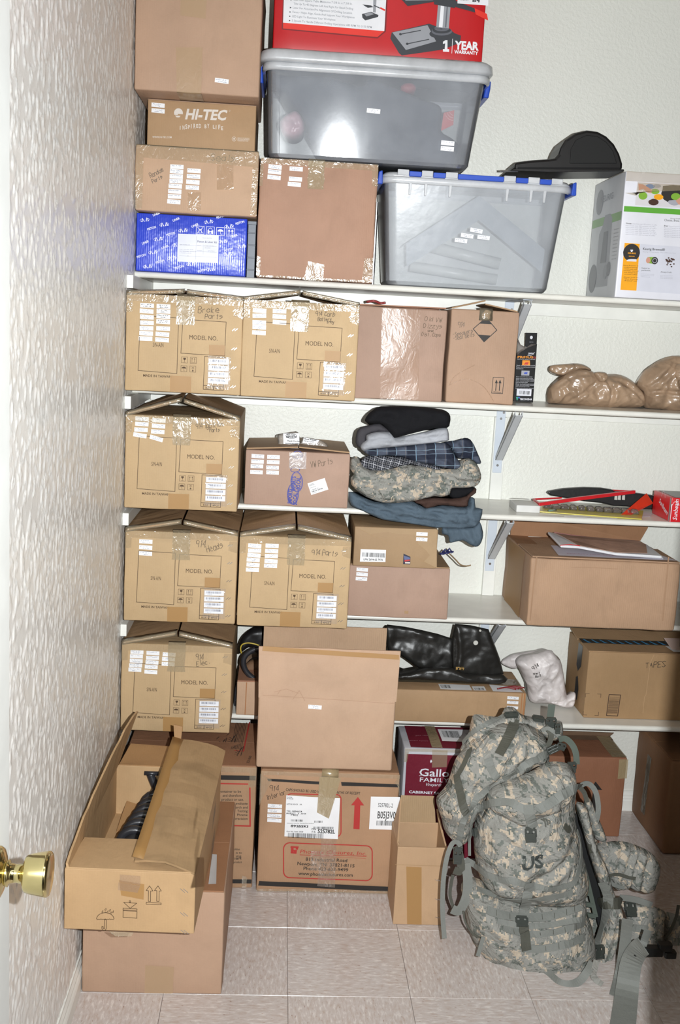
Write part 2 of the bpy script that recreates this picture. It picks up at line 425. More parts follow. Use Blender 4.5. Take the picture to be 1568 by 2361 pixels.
# ------------------------------------------------------------------ faces, print and handwriting
_tx = {}
def text_geo(s, bold=0.0, serif=False):
    key = (s, bold)
    if key in _tx: return _tx[key]
    c = bpy.data.curves.new('lettering', 'FONT'); c.body = s; c.resolution_u = 2; c.offset = bold; c.size = 1
    o = bpy.data.objects.new('lettering', c); m = bpy.data.meshes.new_from_object(o)
    v = [(w.co.x, w.co.y) for w in m.vertices]; f = [tuple(p.vertices) for p in m.polygons]
    bpy.data.objects.remove(o); bpy.data.curves.remove(c); bpy.data.meshes.remove(m)
    if v:
        x0 = min(a for a, b in v); x1 = max(a for a, b in v)
    else: x0, x1 = 0, 1
    v = [((a-x0)/(x1-x0), b/.729) for a, b in v]   # width 1, cap height 1
    _tx[key] = (v, f, (x1-x0)/.729); return _tx[key]

GL = dict(A="02 28 42|15 35", B="02 08 38 47 36 05|35 44 43 32 02", C="47 28 17 04 03 22 43", D="02 08 28 46 44 22 02", E="48 08 02 42|05 35",
 F="48 08 02|05 35", G="47 28 06 03 22 43 45 25", H="08 02|48 42|05 45", I="18 38|28 22|12 32", J="48 43 22 03", K="08 02|48 05 42", L="08 02 42",
 M="02 08 25 48 42", N="02 08 42 48", O="28 07 03 22 43 47 28", P="02 08 38 47 46 35 05", R="02 08 38 47 46 35 05|25 42", S="47 28 07 16 34 43 22 03",
 T="08 48|28 22", U="08 03 22 43 48", V="08 22 48", W="08 12 26 32 48", X="08 42|48 02", Y="08 25 48|25 22", Z="08 48 02 42",
 a="45 26 05 03 22 43|46 42", b="08 02|05 36 44 33 02", c="45 26 04 12 42", d="48 42|44 26 04 12 43", e="04 44 35 26 05 03 22 42", f="48 28 22|15 35",
 g="45 26 04 12 43|46 41 20 01", h="08 02|05 26 45 42", i="26 22|28 27", j="26 21 10", k="08 02|36 04 32", l="28 22", m="06 02|05 16 25 22|25 36 45 42",
 n="06 02|05 26 45 42", o="26 05 03 22 43 45 26", p="06 00|05 36 45 33 03", q="45 26 04 12 43|46 40", r="06 02|05 26 36", s="45 26 05 44 33 12 02",
 t="28 22 32|16 36", u="06 03 22 43|46 42", v="06 22 46", w="06 12 25 32 46", x="06 42|46 02", y="06 23|46 20 00", z="06 46 02 42",
 **{'0': "28 07 03 22 43 47 28", '1': "17 28 22", '2': "07 28 47 02 42", '3': "07 28 47 25 43 22 03", '4': "38 04 44|38 32", '5': "48 08 05 35 43 22 02",
    '6': "48 05 03 22 43 34 04", '7': "08 48 12", '8': "25 07 28 47 25 03 22 43 25", '9': "45 15 07 28 47 45 42", '.': "22 23", '-': "05 45", '&': "42 07 28 36 03 22 44", ',': "22 11", '/': "02 48"})
HR = random.Random(3)
def hand_geo(s, slant=.15, jit=.25):
    out = []; x = 0
    for ch in s:
        if ch == ' ': x += 3.2; continue
        gl = GL.get(ch)
        if gl is None: x += 3; continue
        dy = HR.uniform(-.4, .4); sc = HR.uniform(.9, 1.1)
        for st in gl.split('|'):
            pts = [(x+(int(t[0])+HR.uniform(-jit, jit))*sc, (int(t[1])-2+HR.uniform(-jit, jit))*sc+dy) for t in st.split()]
            if len(pts) > 2 and ch not in 'AEFHIKLMNTVWXYZikltvwxyz147': pts = [tuple(p)[:2] for p in catmull([(a, b, 0) for a, b in pts], 3)]
            out.append([(a+b*slant, b) for a, b in pts])
        x += 5.6 if ch not in 'iIl1.,' else 3.6
    w = max(x-1.4, 1)
    return [[(a/w, b/6) for a, b in st] for st in out]

class Face:
    def __init__(s, o, u, v, n, W, H, disp=None):
        s.o, s.u, s.v, s.n, s.W, s.H = Vector(o), Vector(u).normalized(), Vector(v).normalized(), Vector(n).normalized(), W, H; s.disp = disp
    def P(s, a, b, off=.0006):
        p = s.o+s.u*a+s.v*b
        return p+s.n*(off+(s.disp(p, a, b) if s.disp else 0))
    def px(s, x, y):
        d = ray(x, y); t = (s.o-CAM).dot(s.n)/d.dot(s.n); p = CAM+d*t-s.o
        return (p.dot(s.u), p.dot(s.v))
    def poly(s, q, pts, mi=0, off=.0006):
        """filled convex polygon given in face metres"""
        q.add([s.P(a, b, off) for a, b in pts], [tuple(range(len(pts)))], mi)
    def rect(s, q, a0, b0, a1, b1, mi=0, off=.0006, n=4):
        for i in range(n):
            for_a = a0+(a1-a0)*i/n; to_a = a0+(a1-a0)*(i+1)/n
            s.poly(q, [(for_a, b0), (to_a, b0), (to_a, b1), (for_a, b1)], mi, off)
    def quad(s, q, c, mi=0, off=.0006, n=5, m=3):
        """quad with 4 corners BL BR TR TL, subdivided"""
        c = [Vector((*p, 0)) for p in c]; vs = []
        for j in range(m+1):
            for i in range(n+1):
                a = c[0].lerp(c[1], i/n).lerp(c[3].lerp(c[2], i/n), j/m); vs.append(s.P(a.x, a.y, off))
        q.add(vs, [(j*(n+1)+i, j*(n+1)+i+1, (j+1)*(n+1)+i+1, (j+1)*(n+1)+i) for j in range(m) for i in range(n)], mi)
    def line(s, q, pts, w, mi=0, off=.0007, closed=False):
        pts = [Vector((*p, 0)) for p in pts]
        if closed: pts = pts+[pts[0]]
        for A, B in zip(pts[:-1], pts[1:]):
            d = B-A
            if d.length < 1e-7: continue
            t = d.normalized(); m = Vector((-t.y, t.x, 0))*w*.5; k = max(1, int(d.length/.05))
            A = A-t*w*.35; B = B+t*w*.35
            for i in range(k):
                a = A.lerp(B, i/k); b = A.lerp(B, (i+1)/k)
                s.poly(q, [(a-m)[:2], (b-m)[:2], (b+m)[:2], (a+m)[:2]], mi, off)
    def text(s, q, st, a, b, h, width=None, ang=0, bold=0., mi=0, off=.0007, slant=0, align='l'):
        v, f, asp = text_geo(st, bold); w = width or asp*h; c, sn = math.cos(ang), math.sin(ang)
        if align == 'c': a, b = a-w/2*c, b-w/2*sn
        if align == 'r': a, b = a-w*c, b-w*sn
        vs = []
        for x, y in v:
            X, Y_ = x*w+y*h*slant, y*h; vs.append(s.P(a+X*c-Y_*sn, b+X*sn+Y_*c, off))
        q.add(vs, f, mi)
    def textpx(s, q, st, p0, p1, hpx, **k):
        """lettering whose baseline runs from pixel p0 to pixel p1 of the reference"""
        a0, b0 = s.px(*p0); a1, b1 = s.px(*p1); hh = s.px(p0[0], p0[1]-hpx); h = math.hypot(hh[0]-a0, hh[1]-b0)
        s.text(q, st, a0, b0, h, width=math.hypot(a1-a0, b1-b0), ang=math.atan2(b1-b0, a1-a0), **k)
    def hand(s, q, st, a, b, h, width, ang=0, w=.0012, mi=0, off=.0008):
        c, sn = math.cos(ang), math.sin(ang)
        for pl in hand_geo(st):
            s.line(q, [(a+x*width*c-y*h*sn, b+x*width*sn+y*h*c) for x, y in pl], w, mi, off)
    def handpx(s, q, st, p0, p1, hpx, **k):
        a0, b0 = s.px(*p0); a1, b1 = s.px(*p1); hh = s.px(p0[0], p0[1]-hpx); h = math.hypot(hh[0]-a0, hh[1]-b0)
        s.hand(q, st, a0, b0, h, math.hypot(a1-a0, b1-b0), math.atan2(b1-b0, a1-a0), **k)
    def frame(s, q, pts, w, **k): s.line(q, pts, w, closed=True, **k)

def cc(x0, y0, k): return lambda x, y: (x0+x*k, y0+y*k)

def islands(q):
    par = list(range(len(q.v)))
    def fd(i):
        while par[i] != i: par[i] = par[par[i]]; i = par[i]
        return i
    for f in q.f:
        a = fd(f[0])
        for i in f[1:]: par[fd(i)] = a
    grp = {}
    for f, m in zip(q.f, q.mi): grp.setdefault(fd(f[0]), []).append((f, m))
    for fs in grp.values():
        p = MB(); mp = {}
        for f, m in fs:
            for i in f:
                if i not in mp: mp[i] = len(p.v); p.v.append(q.v[i])
            p.f.append(tuple(mp[i] for i in f)); p.mi.append(m)
        yield p

class Carton:
    def __init__(s, O, W, D, H, yaw=0, r=.004, amp=.0014, belly=.0, seed=0, tilt=0):
        s.O = Vector(O); s.W, s.D, s.H, s.r = W, D, H, r
        c, sn = math.cos(yaw), math.sin(yaw)
        s.U = Vector((c, sn, 0)); s.N = Vector((sn, -c, 0)); s.V = Vector((0, 0, 1))
        if tilt:
            R_ = Matrix.Rotation(tilt, 3, s.N); s.U = R_ @ s.U; s.V = R_ @ s.V
        s.amp, s.belly, s.seed = amp, belly, seed
        dz = s._disp
        s.front = Face(s.O, s.U, s.V, s.N, W, H, lambda p, a, b: dz(p)+s.bel(a, W, b, H))
        s.right = Face(s.O+s.U*W, -s.N, s.V, s.U, D, H, lambda p, a, b: dz(p))
        s.left = Face(s.O-s.N*D, s.N, s.V, -s.U, D, H, lambda p, a, b: dz(p))
        s.top = Face(s.O+s.V*H, s.U, -s.N, s.V, W, D, lambda p, a, b: dz(p))
    def bel(s, a, W, b, H): return s.belly*math.sin(math.pi*min(max(a/W, 0), 1))*math.sin(math.pi*min(max(b/H, 0), 1))
    def _disp(s, p): return s.amp*noise.noise(Vector((p.x*11+s.seed*3.1, p.y*11, p.z*11+s.seed)))
    def W3(s, a, d, b): return s.O+s.U*a-s.N*d+s.V*b
    def body(s, q, notop=False):
        r = s.r
        def ax(S):
            n = max(3, int(S/.05)); return [0, r*.35]+[r+(S-2*r)*i/n for i in range(n+1)]+[S-r*.35, S]
        A, B, C_ = ax(s.W), ax(s.D), ax(s.H); idx = {}; vs = []; fs = []
        def vid(i, j, k):
            key = (i, j, k)
            if key not in idx:
                p = Vector((A[i], B[j], C_[k])); c = Vector((min(max(p.x, r), s.W-r), min(max(p.y, r), s.D-r), min(max(p.z, r), s.H-r)))
                n = (p-c); n = n.normalized() if n.length > 1e-9 else Vector((0, 0, 0))
                pw = s.W3(*p); dd = s._disp(pw)+(s.bel(p.x, s.W, p.z, s.H) if j == 0 else 0); p2 = c+n*(r+dd)
                idx[key] = len(vs); vs.append(s.W3(*p2))
            return idx[key]
        na, nb, nc = len(A)-1, len(B)-1, len(C_)-1
        for i in range(na):
            for k in range(nc):
                fs.append((vid(i,0,k), vid(i+1,0,k), vid(i+1,0,k+1), vid(i,0,k+1))); fs.append((vid(i,nb,k), vid(i,nb,k+1), vid(i+1,nb,k+1), vid(i+1,nb,k)))
        for j in range(nb):
            for k in range(nc):
                fs.append((vid(0,j,k), vid(0,j,k+1), vid(0,j+1,k+1), vid(0,j+1,k))); fs.append((vid(na,j,k), vid(na,j+1,k), vid(na,j+1,k+1), vid(na,j,k+1)))
        for i in range(na):
            for j in range(nb):
                fs.append((vid(i,j,0), vid(i,j+1,0), vid(i+1,j+1,0), vid(i+1,j,0)))
                if not notop: fs.append((vid(i,j,nc), vid(i+1,j,nc), vid(i+1,j+1,nc), vid(i,j+1,nc)))
        q.add(vs, fs)
    def make(s, name, label, mat, cat='box', group=None):
        s.root = root(name, s.W3(s.W/2, s.D/2, 0), label, cat, group)
        q = MB(); s.body(q); s.bodyo = q.build('carton_body', mat, s.root, smooth=True)
        return s
    def part(s, name, q, mats, split=False, **k):
        if not split:
            o = q.build(name, mats, s.root, **k)
            if name in ('printed_marks', 'printed_lettering', 'printed_text', 'white_print', 'printed_front', 'kit_label', 'shipping_label', 'blue_oval_print'): o['kind'] = 'stuff'
            return o
        for piece in islands(q): o = piece.build(name, mats, s.root, **k)
        return o
    def note(s, face, items, w=.0012, m=None, name='handwritten_note'):
        q = MB()
        for st, p0, p1, h in items: face.handpx(q, st, p0, p1, h, w=w)
        s.part(name, q, m or INK_G, fixn=False)
    def seam(s, m, tape=None, tw=.05):
        """two long top flaps meeting along the middle, left-right direction"""
        q = MB(); f = s.top
        for b0, b1 in ((.003, s.D/2-.0012), (s.D/2+.0012, s.D-.003)):
            o = [f.P(.003, b0, .0035), f.P(s.W-.003, b0, .0035), f.P(s.W-.003, b1, .0045), f.P(.003, b1, .0045)]
            q.slab(o, s.V, .004)
        s.part('top_flap', q, m, bevel=.001, split=True)
    def scrawl_labels(s, face, pts, size=(.0375, .0118), ang=0, inks=None, tr=None):
        R = random.Random(len(pts)+int(s.seed*7)+3)
        for i, p in enumerate(pts):
            x, y = (tr(p[0], p[1]) if tr else p[:2]); an = p[2] if len(p) > 2 else R.uniform(-.035, .02)
            label_on(face, x, y, an+ang, size, s.root, R, (inks or {}).get(i))

def label_on(face, x, y, an, size, parent, R, strong=None, off=.0008, name='paper_label'):
    a, b = face.px(x, y); w, h = size; c, sn = math.cos(an), math.sin(an); q = MB()
    def L(u, v): return (a+u*c-v*sn, b+u*sn+v*c)
    face.quad(q, [L(-w/2, -h/2), L(w/2, -h/2), L(w/2, h/2), L(-w/2, h/2)], 0, off, 3, 1)
    # two short rows of pen strokes
    for row in range(2 if R.random() < .7 or strong else 1):
        u = -w/2+.0025+(.006 if row else 0); v = h*.10 if row == 0 else -h*.33; end = w/2-R.uniform(.003, .010 if row == 0 else .014)
        pts = []
        while u < end:
            pts.append(L(u, v+R.choice((0, .0022, .0009, .0027, .0012)))); u += R.uniform(.0007, .0014)
            if R.random() < .18: 
                if len(pts) > 1: face.line(q, pts, .00055 if not strong else .0009, 1, off+.0003)
                pts = []; u += .0013
        if len(pts) > 1: face.line(q, pts, .00055 if not strong else .0009, 1, off+.0003)
    return q.build(name, [PAPER, INK_K if strong else INK_B], parent, fixn=False)

def tape_path(q, pts, wd, w, t=.0003, wob=.0, ragged=.0, seed=0, off=None):
    """strip along 3-D points"""
    P = []
    for A, B in zip(pts[:-1], pts[1:]):
        A, B = Vector(A), Vector(B); k = max(1, int((B-A).length/.012))
        P += [A.lerp(B, i/k) for i in range(k)]
    P.append(Vector(pts[-1]))
    ws = [w*(1+ragged*nz(i*.7, seed)) for i in range(len(P))]
    q.ribbon([p+Vector(wd)*wob*nz(i*.35, seed+5) for i, p in enumerate(P)], wd, ws, t)

def top_tape(c, q, a, w, down, face=None, back=.06, off=.0012, ragged=.12, seed=0):
    """tape that comes over the top edge of the front and runs down the face"""
    f = face or c.front
    pts = [c.top.P(a, back, .0058), c.top.P(a, .006, .0058), f.P(a, c.H-.001, .004), f.P(a, c.H-.012, off)]
    n = max(2, int(down/.015))
    pts += [f.P(a, c.H-.012-(down-.012)*i/n, off) for i in range(1, n+1)]
    tape_path(q, pts, f.u, w, .0003, .001, ragged, seed)

def staples(c, f, spots, ang=.7, name='staple', L_=.009):
    for (x, y) in spots:
        a, b = (x, y); q = MB()
        for d in (-.0035, .0035):
            du, dv = math.cos(ang)*L_/2, math.sin(ang)*L_/2
            f.line(q, [(a+d-du, b-dv), (a+d+du, b+dv)], .0013, 0, .0012)
        c.part(name, q, STEEL, fixn=False)

def barcode(f, q, a, b, w, h, mi=0, R=None, off=.0011, vertical=True):
    R = R or random.Random(5); x = 0
    while x < w:
        t = R.choice((.0006, .0006, .0011, .0017)); t = min(t, w-x)
        if vertical: f.poly(q, [(a+x, b), (a+x+t, b), (a+x+t, b+h), (a+x, b+h)], mi, off)
        else: f.poly(q, [(a, b+x), (a+h, b+x), (a+h, b+x+t), (a, b+x+t)], mi, off)
        x += t+R.choice((.0007, .0012, .0018))
# ================================================================== cartons of the same print (six)
PARTS_F = Face((.341, -.50, Z4), (1, 0, 0), (0, 0, 1), (0, -1, 0), .32, .266)
tcrop = cc(270, 1160, .3571)
def tp(x, y):
    a, b = PARTS_F.px(*tcrop(x, y)); return (a, b)
def taiwan(O, label, word, labels, tr, strong=None, ridge=.028, seed=0, W=.321, D=.43, H=.266, yaw=0, tape_down=.06, ctx=.46, bottle_tape=True, hword=(), tape_w=.05):
    c = Carton(O, W, D, H, yaw, .004, .0016, .002, seed).make('carton', label, KRAFT_Y, 'box', 'six matching yellow-brown cartons')
    f = c.front
    # long top flaps rising to a ridge
    for side in (0, 1):
        q = MB(); n = 10
        e = .0 if side == 0 else W; mid = W*ctx+(-.002 if side == 0 else .004)
        vs = []; rows = []
        for j in range(n+1):
            d = .002+(D-.004)*j/n
            lift = ridge*(1+.35*math.sin(j/n*2.4))*(1 if side == 0 else .93)
            for t in (0, .5, 1):
                a = e+(mid-e)*t; sag = .006*math.sin(math.pi*t)*nz(j*.5, seed+side*4)
                vs.append(c.W3(a, d+(.004*nz(t*3, seed) if j == 0 else 0), H+.0025+lift*t+sag))
        m = len(vs); vs += [v-Vector((0, 0, .0045)) for v in vs]
        fs = []
        for j in range(n):
            for i in range(2):
                k = j*3+i; fs += [(k, k+1, k+4, k+3), (m+k, m+k+3, m+k+4, m+k+1)]
        for i in range(2): fs += [(i, m+i, m+i+1, i+1), (n*3+i, n*3+i+1, m+n*3+i+1, m+n*3+i)]
        for j in range(n):
            fs += [(j*3, (j+1)*3, m+(j+1)*3, m+j*3), (j*3+2, m+j*3+2, m+(j+1)*3+2, (j+1)*3+2)]
        q.add(vs, fs); fl = c.part('top_flap', q, KRAFT_D, smooth=False)
        # crinkled tape over the flap's front edge
        q = MB(); P = []
        for i in range(15):
            t = i/14; a = e+(mid-e)*t; P.append(c.W3(a, .001+.001*nz(i), H+.001+ridge*t*(1 if side == 0 else .93)+.001*nz(i*.9, seed)))
        q.ribbon(P, (0, .25, 1), .013, .0004); 
        P2 = [p+Vector((0, .010, .0055)) for p in P]; q.ribbon(P2, (0, 1, .15), .022, .0004); q.build('flap_tape', TAPE, fl, smooth=True)
    # tape band along the upper edge of the face
    q = MB(); f.quad(q, [(0.001, H-.021), (W-.001, H-.019), (W-.001, H-.0005), (.001, H-.0005)], 0, .0012, 30, 2)
    f.quad(q, [(.0005, H-.052), (.018, H-.050), (.019, H-.021), (.0005, H-.021)], 0, .0013, 3, 3)
    f.quad(q, [(W-.026, H-.048), (W-.0005, H-.055), (W-.0005, H-.021), (W-.024, H-.021)], 0, .0013, 3, 3)
    c.part('edge_tape', q, TAPE, smooth=True, split=True)
    q = MB(); top_tape(c, q, W*ctx+.006*nz(seed*3.3), tape_w, tape_down+.02, back=.02, ragged=.1, seed=seed); c.part('centre_tape', q, TAPE_O)
    q = MB(); a0, b0 = tp(1055, 810); a1, b1 = tp(1190, 705); f.quad(q, [(a0, .002), (a1, .002), (a1, b1), (a0, b1)], 0, .0009, 8, 6)
    a0, b0 = tp(1300, 575); a1, b1 = tp(1400, 517); f.quad(q, [(a0, b0), (a1, b0), (a1+.001, b1), (a0, b1)], 0, .0009, 5, 4)
    c.part('lower_tape', q, TAPE_B, smooth=True, split=True)
    # print
    q = MB(); lw = .0014
    A = lambda x, y: tp(x, y)
    f.frame(q, [A(883, 343), A(1118, 357), A(1101, 688), A(862, 672)], lw)
    f.frame(q, [A(1144, 364), A(1410, 377), A(1397, 580), A(1128, 566)], lw)
    f.frame(q, [A(1274, 583), A(1400, 590), A(1385, 787), A(1262, 780)], lw)
    f.line(q, [A(1263, 757), A(1386, 764)], lw); f.line(q, [A(1325, 760), A(1323, 783)], lw*1.4)
    def T(st, x0, y0, x1, y1, hp, **k):
        (a0, b0), (a1, b1), (_, bh) = A(x0, y0), A(x1, y1), A(x0, y0-hp); f.text(q, st, a0, b0, bh-b0, width=a1-a0, ang=0*(b1-b0), **k)
    T('S/N-A/N', 956, 529, 1021, 532, 26); T('MODEL NO.', 1182, 482, 1354, 490, 27); T('MADE IN TAIWAN', 893, 708, 1067, 714, 15, bold=.012)
    T('BULK', 1276, 776, 1309, 778, 11, bold=.01); T('4PCS', 1335, 779, 1374, 781, 11, bold=.01)
    ic = [(1150, 606), (1204, 608), (1145, 658), (1200, 660)]
    for n_, (x, y) in enumerate(ic):
        a, b = A(x, y); s_ = .0083; f.frame(q, [(a-s_, b-s_), (a+s_, b-s_), (a+s_, b+s_), (a-s_, b+s_)], .0008)
        if n_ == 0:
            f.poly(q, [(a-.0035, b+.006), (a-.0035, b+.002), (a-.001, b-.0005), (a+.001, b-.0005), (a+.0035, b+.002), (a+.0035, b+.006)]); f.line(q, [(a, b), (a, b-.006)], .0007); f.line(q, [(a-.003, b-.006), (a+.003, b-.006)], .0007)
        elif n_ == 1:
            for d in (-.0035, .0035):
                f.line(q, [(a+d, b-.004), (a+d, b+.004)], .0008); f.poly(q, [(a+d-.002, b+.003), (a+d+.002, b+.003), (a+d, b+.0065)])
            f.line(q, [(a-.006, b-.006), (a+.006, b-.006)], .0008)
        elif n_ == 2:
            f.poly(q, [(a-.0065, b+.0005)]+[(a-.0065*math.cos(t*math.pi/6), b+.0005+.005*math.sin(t*math.pi/6)) for t in range(1, 6)]+[(a+.0065, b+.0005)]); f.line(q, [(a, b), (a, b-.005), (a+.0015, b-.006)], .0008)
        else:
            f.poly(q, [(a-.002, b-.0065), (a+.002, b-.0065), (a+.002, b-.003), (a-.002, b-.003)]); f.line(q, [(a-.003, b+.006), (a+.003, b+.001)], .0008); f.line(q, [(a+.003, b+.006), (a-.003, b+.001)], .0008); f.line(q, [(a, b), (a, b-.002)], .0008)
    c.part('printed_marks', q, INK, fixn=False)
    # bar code slips in a clear pouch
    R = random.Random(seed)
    for k in range(4):
        x0, y0, x1, y1 = 1298-k*2.2, 628+k*38.6, 1424-k*2.2, 602+k*38.6
        (a0, b0), (a1, b1) = A(x0, y0), A(x1, y1); b0, b1 = b0, A(x0, y1-6)[1]
        q = MB(); f.quad(q, [(a0, b0), (a1, b0), (a1, b1), (a0, b1)], 0, .0011, 4, 1)
        barcode(f, q, a0+.005, b0+(b1-b0)*.42, (a1-a0)-.013, (b1-b0)*.42, 1, R, .0015)
        f.text(q, 'S/N 0A0 0100', a0+.009, b0+.0018, .0016, mi=1, off=.0015)
        c.part('barcode_slip', q, [PAPER, plain('grey_barcode_ink', (110, 112, 128), .6)], fixn=False)
    q = MB(); (a0, b0), (a1, b1) = A(1284, 772), A(1436, 590); f.quad(q, [(a0, b0), (a1-.001, b0-.002), (a1, b1+.001), (a0+.001, b1+.003)], 0, .0021, 12, 12)
    c.part('clear_pouch', q, POUCH, smooth=True)
    staples(c, f, [(W-.021, H-.028-.0525*k-.004) for k in range(5)])
    # staple dimples are pressed in: little raised welts
    c.scrawl_labels(f, labels, tr=tr, inks={i: 1 for i in (strong or ())})
    q = MB()
    for st, p0, p1, hp in hword: f.handpx(q, st, tr(*p0), tr(*p1), hp, w=.0014)
    c.part('handwritten_note', q, INK_G, fixn=False)
    return c
POUCH = tape_mat('clear_plastic_pouch', (225, 225, 230), .10, .7, .12, 45, (.97, .97, .98))
c5 = cc(280, 640, .3571); c7 = cc(270, 900, .3571); c1 = cc(270, 1160, .3571); c3 = cc(260, 1410, .43367)
taiwan((.004, -.497, Z2+.0005), 'yellow-brown printed carton with handwritten words Brake Parts, at the left wall on the second shelf', 'brake',
    [(166,180),(163,217),(165,255),(165,292),(162,327),(160,360),(156,394),(272,186),(272,218),(271,251),(270,285),(270,329),(265,366),(263,402)], c5, strong=(0, 7, 8, 9, 10), ridge=.012, seed=1, ctx=.50, tape_down=.058, hword=[('Brake', (495,226), (628,228), 14), ('Parts', (540,264), (650,266), 11)])
taiwan((.3255, -.505, Z2+.0005), 'yellow-brown printed carton with glaring tape and handwritten 914 Carb, right of the Brake Parts carton', 'carb',
    [(892,213),(891,246,.06),(890,290),(890,320),(888,356),(1021,217),(1020,252),(1021,289)], c5, ridge=.026, seed=2, ctx=.49, hword=[('914 Carb', (1252,246), (1378,252), 10), ('Battery', (1268,280), (1355,280), 8), ('tray', (1325,295), (1372,295), 6)])
taiwan((.006, -.482, Z3+.0005), 'yellow-brown printed carton with gaping top flaps and handwritten 914 Ignition Parts', 'ignition',
    [(162,184),(160,217),(155,254),(148,290,-.12),(271,194),(268,230),(263,267),(254,310,-.25)], c7, ridge=.048, seed=3, ctx=.49, hword=[('914 Ignition', (510,248), (684,232), 12), ('Parts', (597,270), (662,264), 9)])
taiwan((.012, -.49, Z4+.0005), 'yellow-brown printed carton with handwritten 914 Heads, at the left wall on the fourth shelf', 'heads',
    [(186,248),(185,286),(184,325)], c1, ridge=.030, seed=4, ctx=.50, hword=[('914', (508,280), (570,284), 16), ('Heads', (582,318), (684,286), 15)])
taiwan((.3385, -.50, Z4+.0005), 'yellow-brown printed carton with handwritten 914 Parts, right of the 914 Heads carton', 'parts',
    [(889,275),(888,306),(884,336),(879,366),(878,398),(874,430),(1001,275),(998,309),(996,341),(994,374),(991,404)], c1, ridge=.030, seed=5, ctx=.50, hword=[('914', (1254,334), (1310,336), 12), ('Parts', (1325,336), (1422,340), 12)])
taiwan((.008, -.49, Z5+.0005), 'yellow-brown printed carton with handwritten 914 Elec., on the lowest shelf at the left wall', 'elec',
    [(129,215),(126,238),(125,262),(122,286),(118,309),(214,220),(212,245),(209,269),(205,293),(203,320),(300,228),(297,252),(295,278)], c3, ridge=.034, seed=6, ctx=.50, hword=[('914', (440,257), (482,257), 13), ('Elec.', (446,290), (516,276), 10)])

# ================================================================== top shelf
cr = cc(280, 0, .38265); cr3 = cc(280, 300, .38265)
c = Carton((.006, -.435, 2.2395), .338, .38, .33, 0, .005, .002, .002, 11).make('carton', 'large plain tan carton with pale tape strip, topmost of the left stack', KRAFT_T)
q = MB(); f = c.front
a0, _ = f.px(409, 150); a1, _ = f.px(466, 150)
f.quad(q, [(a0, .0005), (a1, .0005), (f.px(467, 110)[0], f.px(467, 110)[1]), (f.px(406, 110)[0], f.px(406, 110)[1])], 0, .0012, 5, 8)
f.quad(q, [f.px(416, 36), f.px(474, 44), f.px(480, -40), f.px(418, -48)], 0, .0012, 5, 5)
bt = [c.W3(a0+.029, .0, .0), c.W3(a0+.029, .14, -.0012)]
q.ribbon([c.W3((a0+a1)/2, -.001, .001), c.W3((a0+a1)/2, .004, -.001), c.W3((a0+a1)/2, .2, -.0012)], (1, 0, 0), a1-a0, .0003)
c.part('pale_tape', q, TAPE_P, smooth=True, split=True)
c.scrawl_labels(f, [(605, 488, -.07)], tr=cr)
# shoe box
c = Carton((.030, -.33, 2.110), .305, .28, .127, 0, .003, .001, .001, 12).make('shoe_box', 'brown shoe box with white lettering HI-TEC INSPIRED BY LIFE', KRAFT_D)
f = c.front; q = MB()
f.textpx(q, 'HI-TEC', cr(384, 717), cr(628, 724), 24, bold=.035, slant=.22)
x, y = cr(344, 681); a, b = f.px(x, y); R_ = .0125
f.poly(q, [(a+R_*math.cos(t), b+R_*math.sin(t)) for t in [i*math.pi/14 for i in range(-1, 16)]]); f.poly(q, [(a-R_, b-.003), (a-R_*.2, b-.003), (a-.001, b-.0055), (a-R_*.9, b-.0055)]); f.poly(q, [(a-R_*.8, b-.0075), (a+R_*.5, b-.0075), (a+R_*.2, b-.012), (a-R_*.4, b-.012)])
a, b = f.px(*cr(652, 668)); f.frame(q, [(a+.0018*math.cos(t*math.pi/4), b+.0018*math.sin(t*math.pi/4)) for t in range(8)], .0005)
for i, ch in enumerate('INSPIRED BY LIFE'):
    if ch == ' ': continue
    x = 352+i*16.6; yy = 782-12*math.sin(i/15*math.pi)+(2 if i % 2 else 0)
    f.textpx(q, ch, cr(x, yy), cr(x+(12 if ch != 'I' else 4), yy+.3), 9+(i % 3), bold=.02)
f.textpx(q, 'WWW.HI-TEC.COM', cr(187, 831), cr(303, 833), 4.5, bold=.015)
a, b = f.px(*cr(679, 838)); f.frame(q, [(a+.0058*math.cos(t*math.pi/8), b+.0058*math.sin(t*math.pi/8)) for t in range(16)], .0009); f.poly(q, [(a-.003, b-.001), (a+.003, b-.001), (a, b+.004)]); f.line(q, [(a, b), (a, b-.004)], .001)
for k in range(3): f.textpx(q, ['MADE OF 50 PERCENT', 'RECYCLED MATERIALS', 'PLEASE RECYCLE'][k], cr(700, 835+k*8), cr(772-(8 if k == 2 else 0), 837+k*8), 2.2, bold=.01)
c.part('printed_lettering', q, INK_LG, fixn=False)
q = MB()   # lid slit and finger marks on the side
c.right.line(q, [(.01, .085), (.012, .02)], .0012)
c.right.poly(q, [(.09+.014*math.cos(t), .05+.014*math.sin(t)) for t in [i*math.pi/8 for i in range(16)]])
c.part('side_print', q, INK_LG, fixn=False)
q = MB(); q.slab([f.P(0, c.H-.0015, .0016), f.P(c.W, c.H-.0015, .0016), f.P(c.W, c.H, .0016), f.P(0, c.H, .0016)], (0, -1, 0), .001); c.part('lid_edge', q, KRAFT_T)
c.scrawl_labels(f, [(221, 634), (221, 668)], tr=cr, size=(.037, .0115))
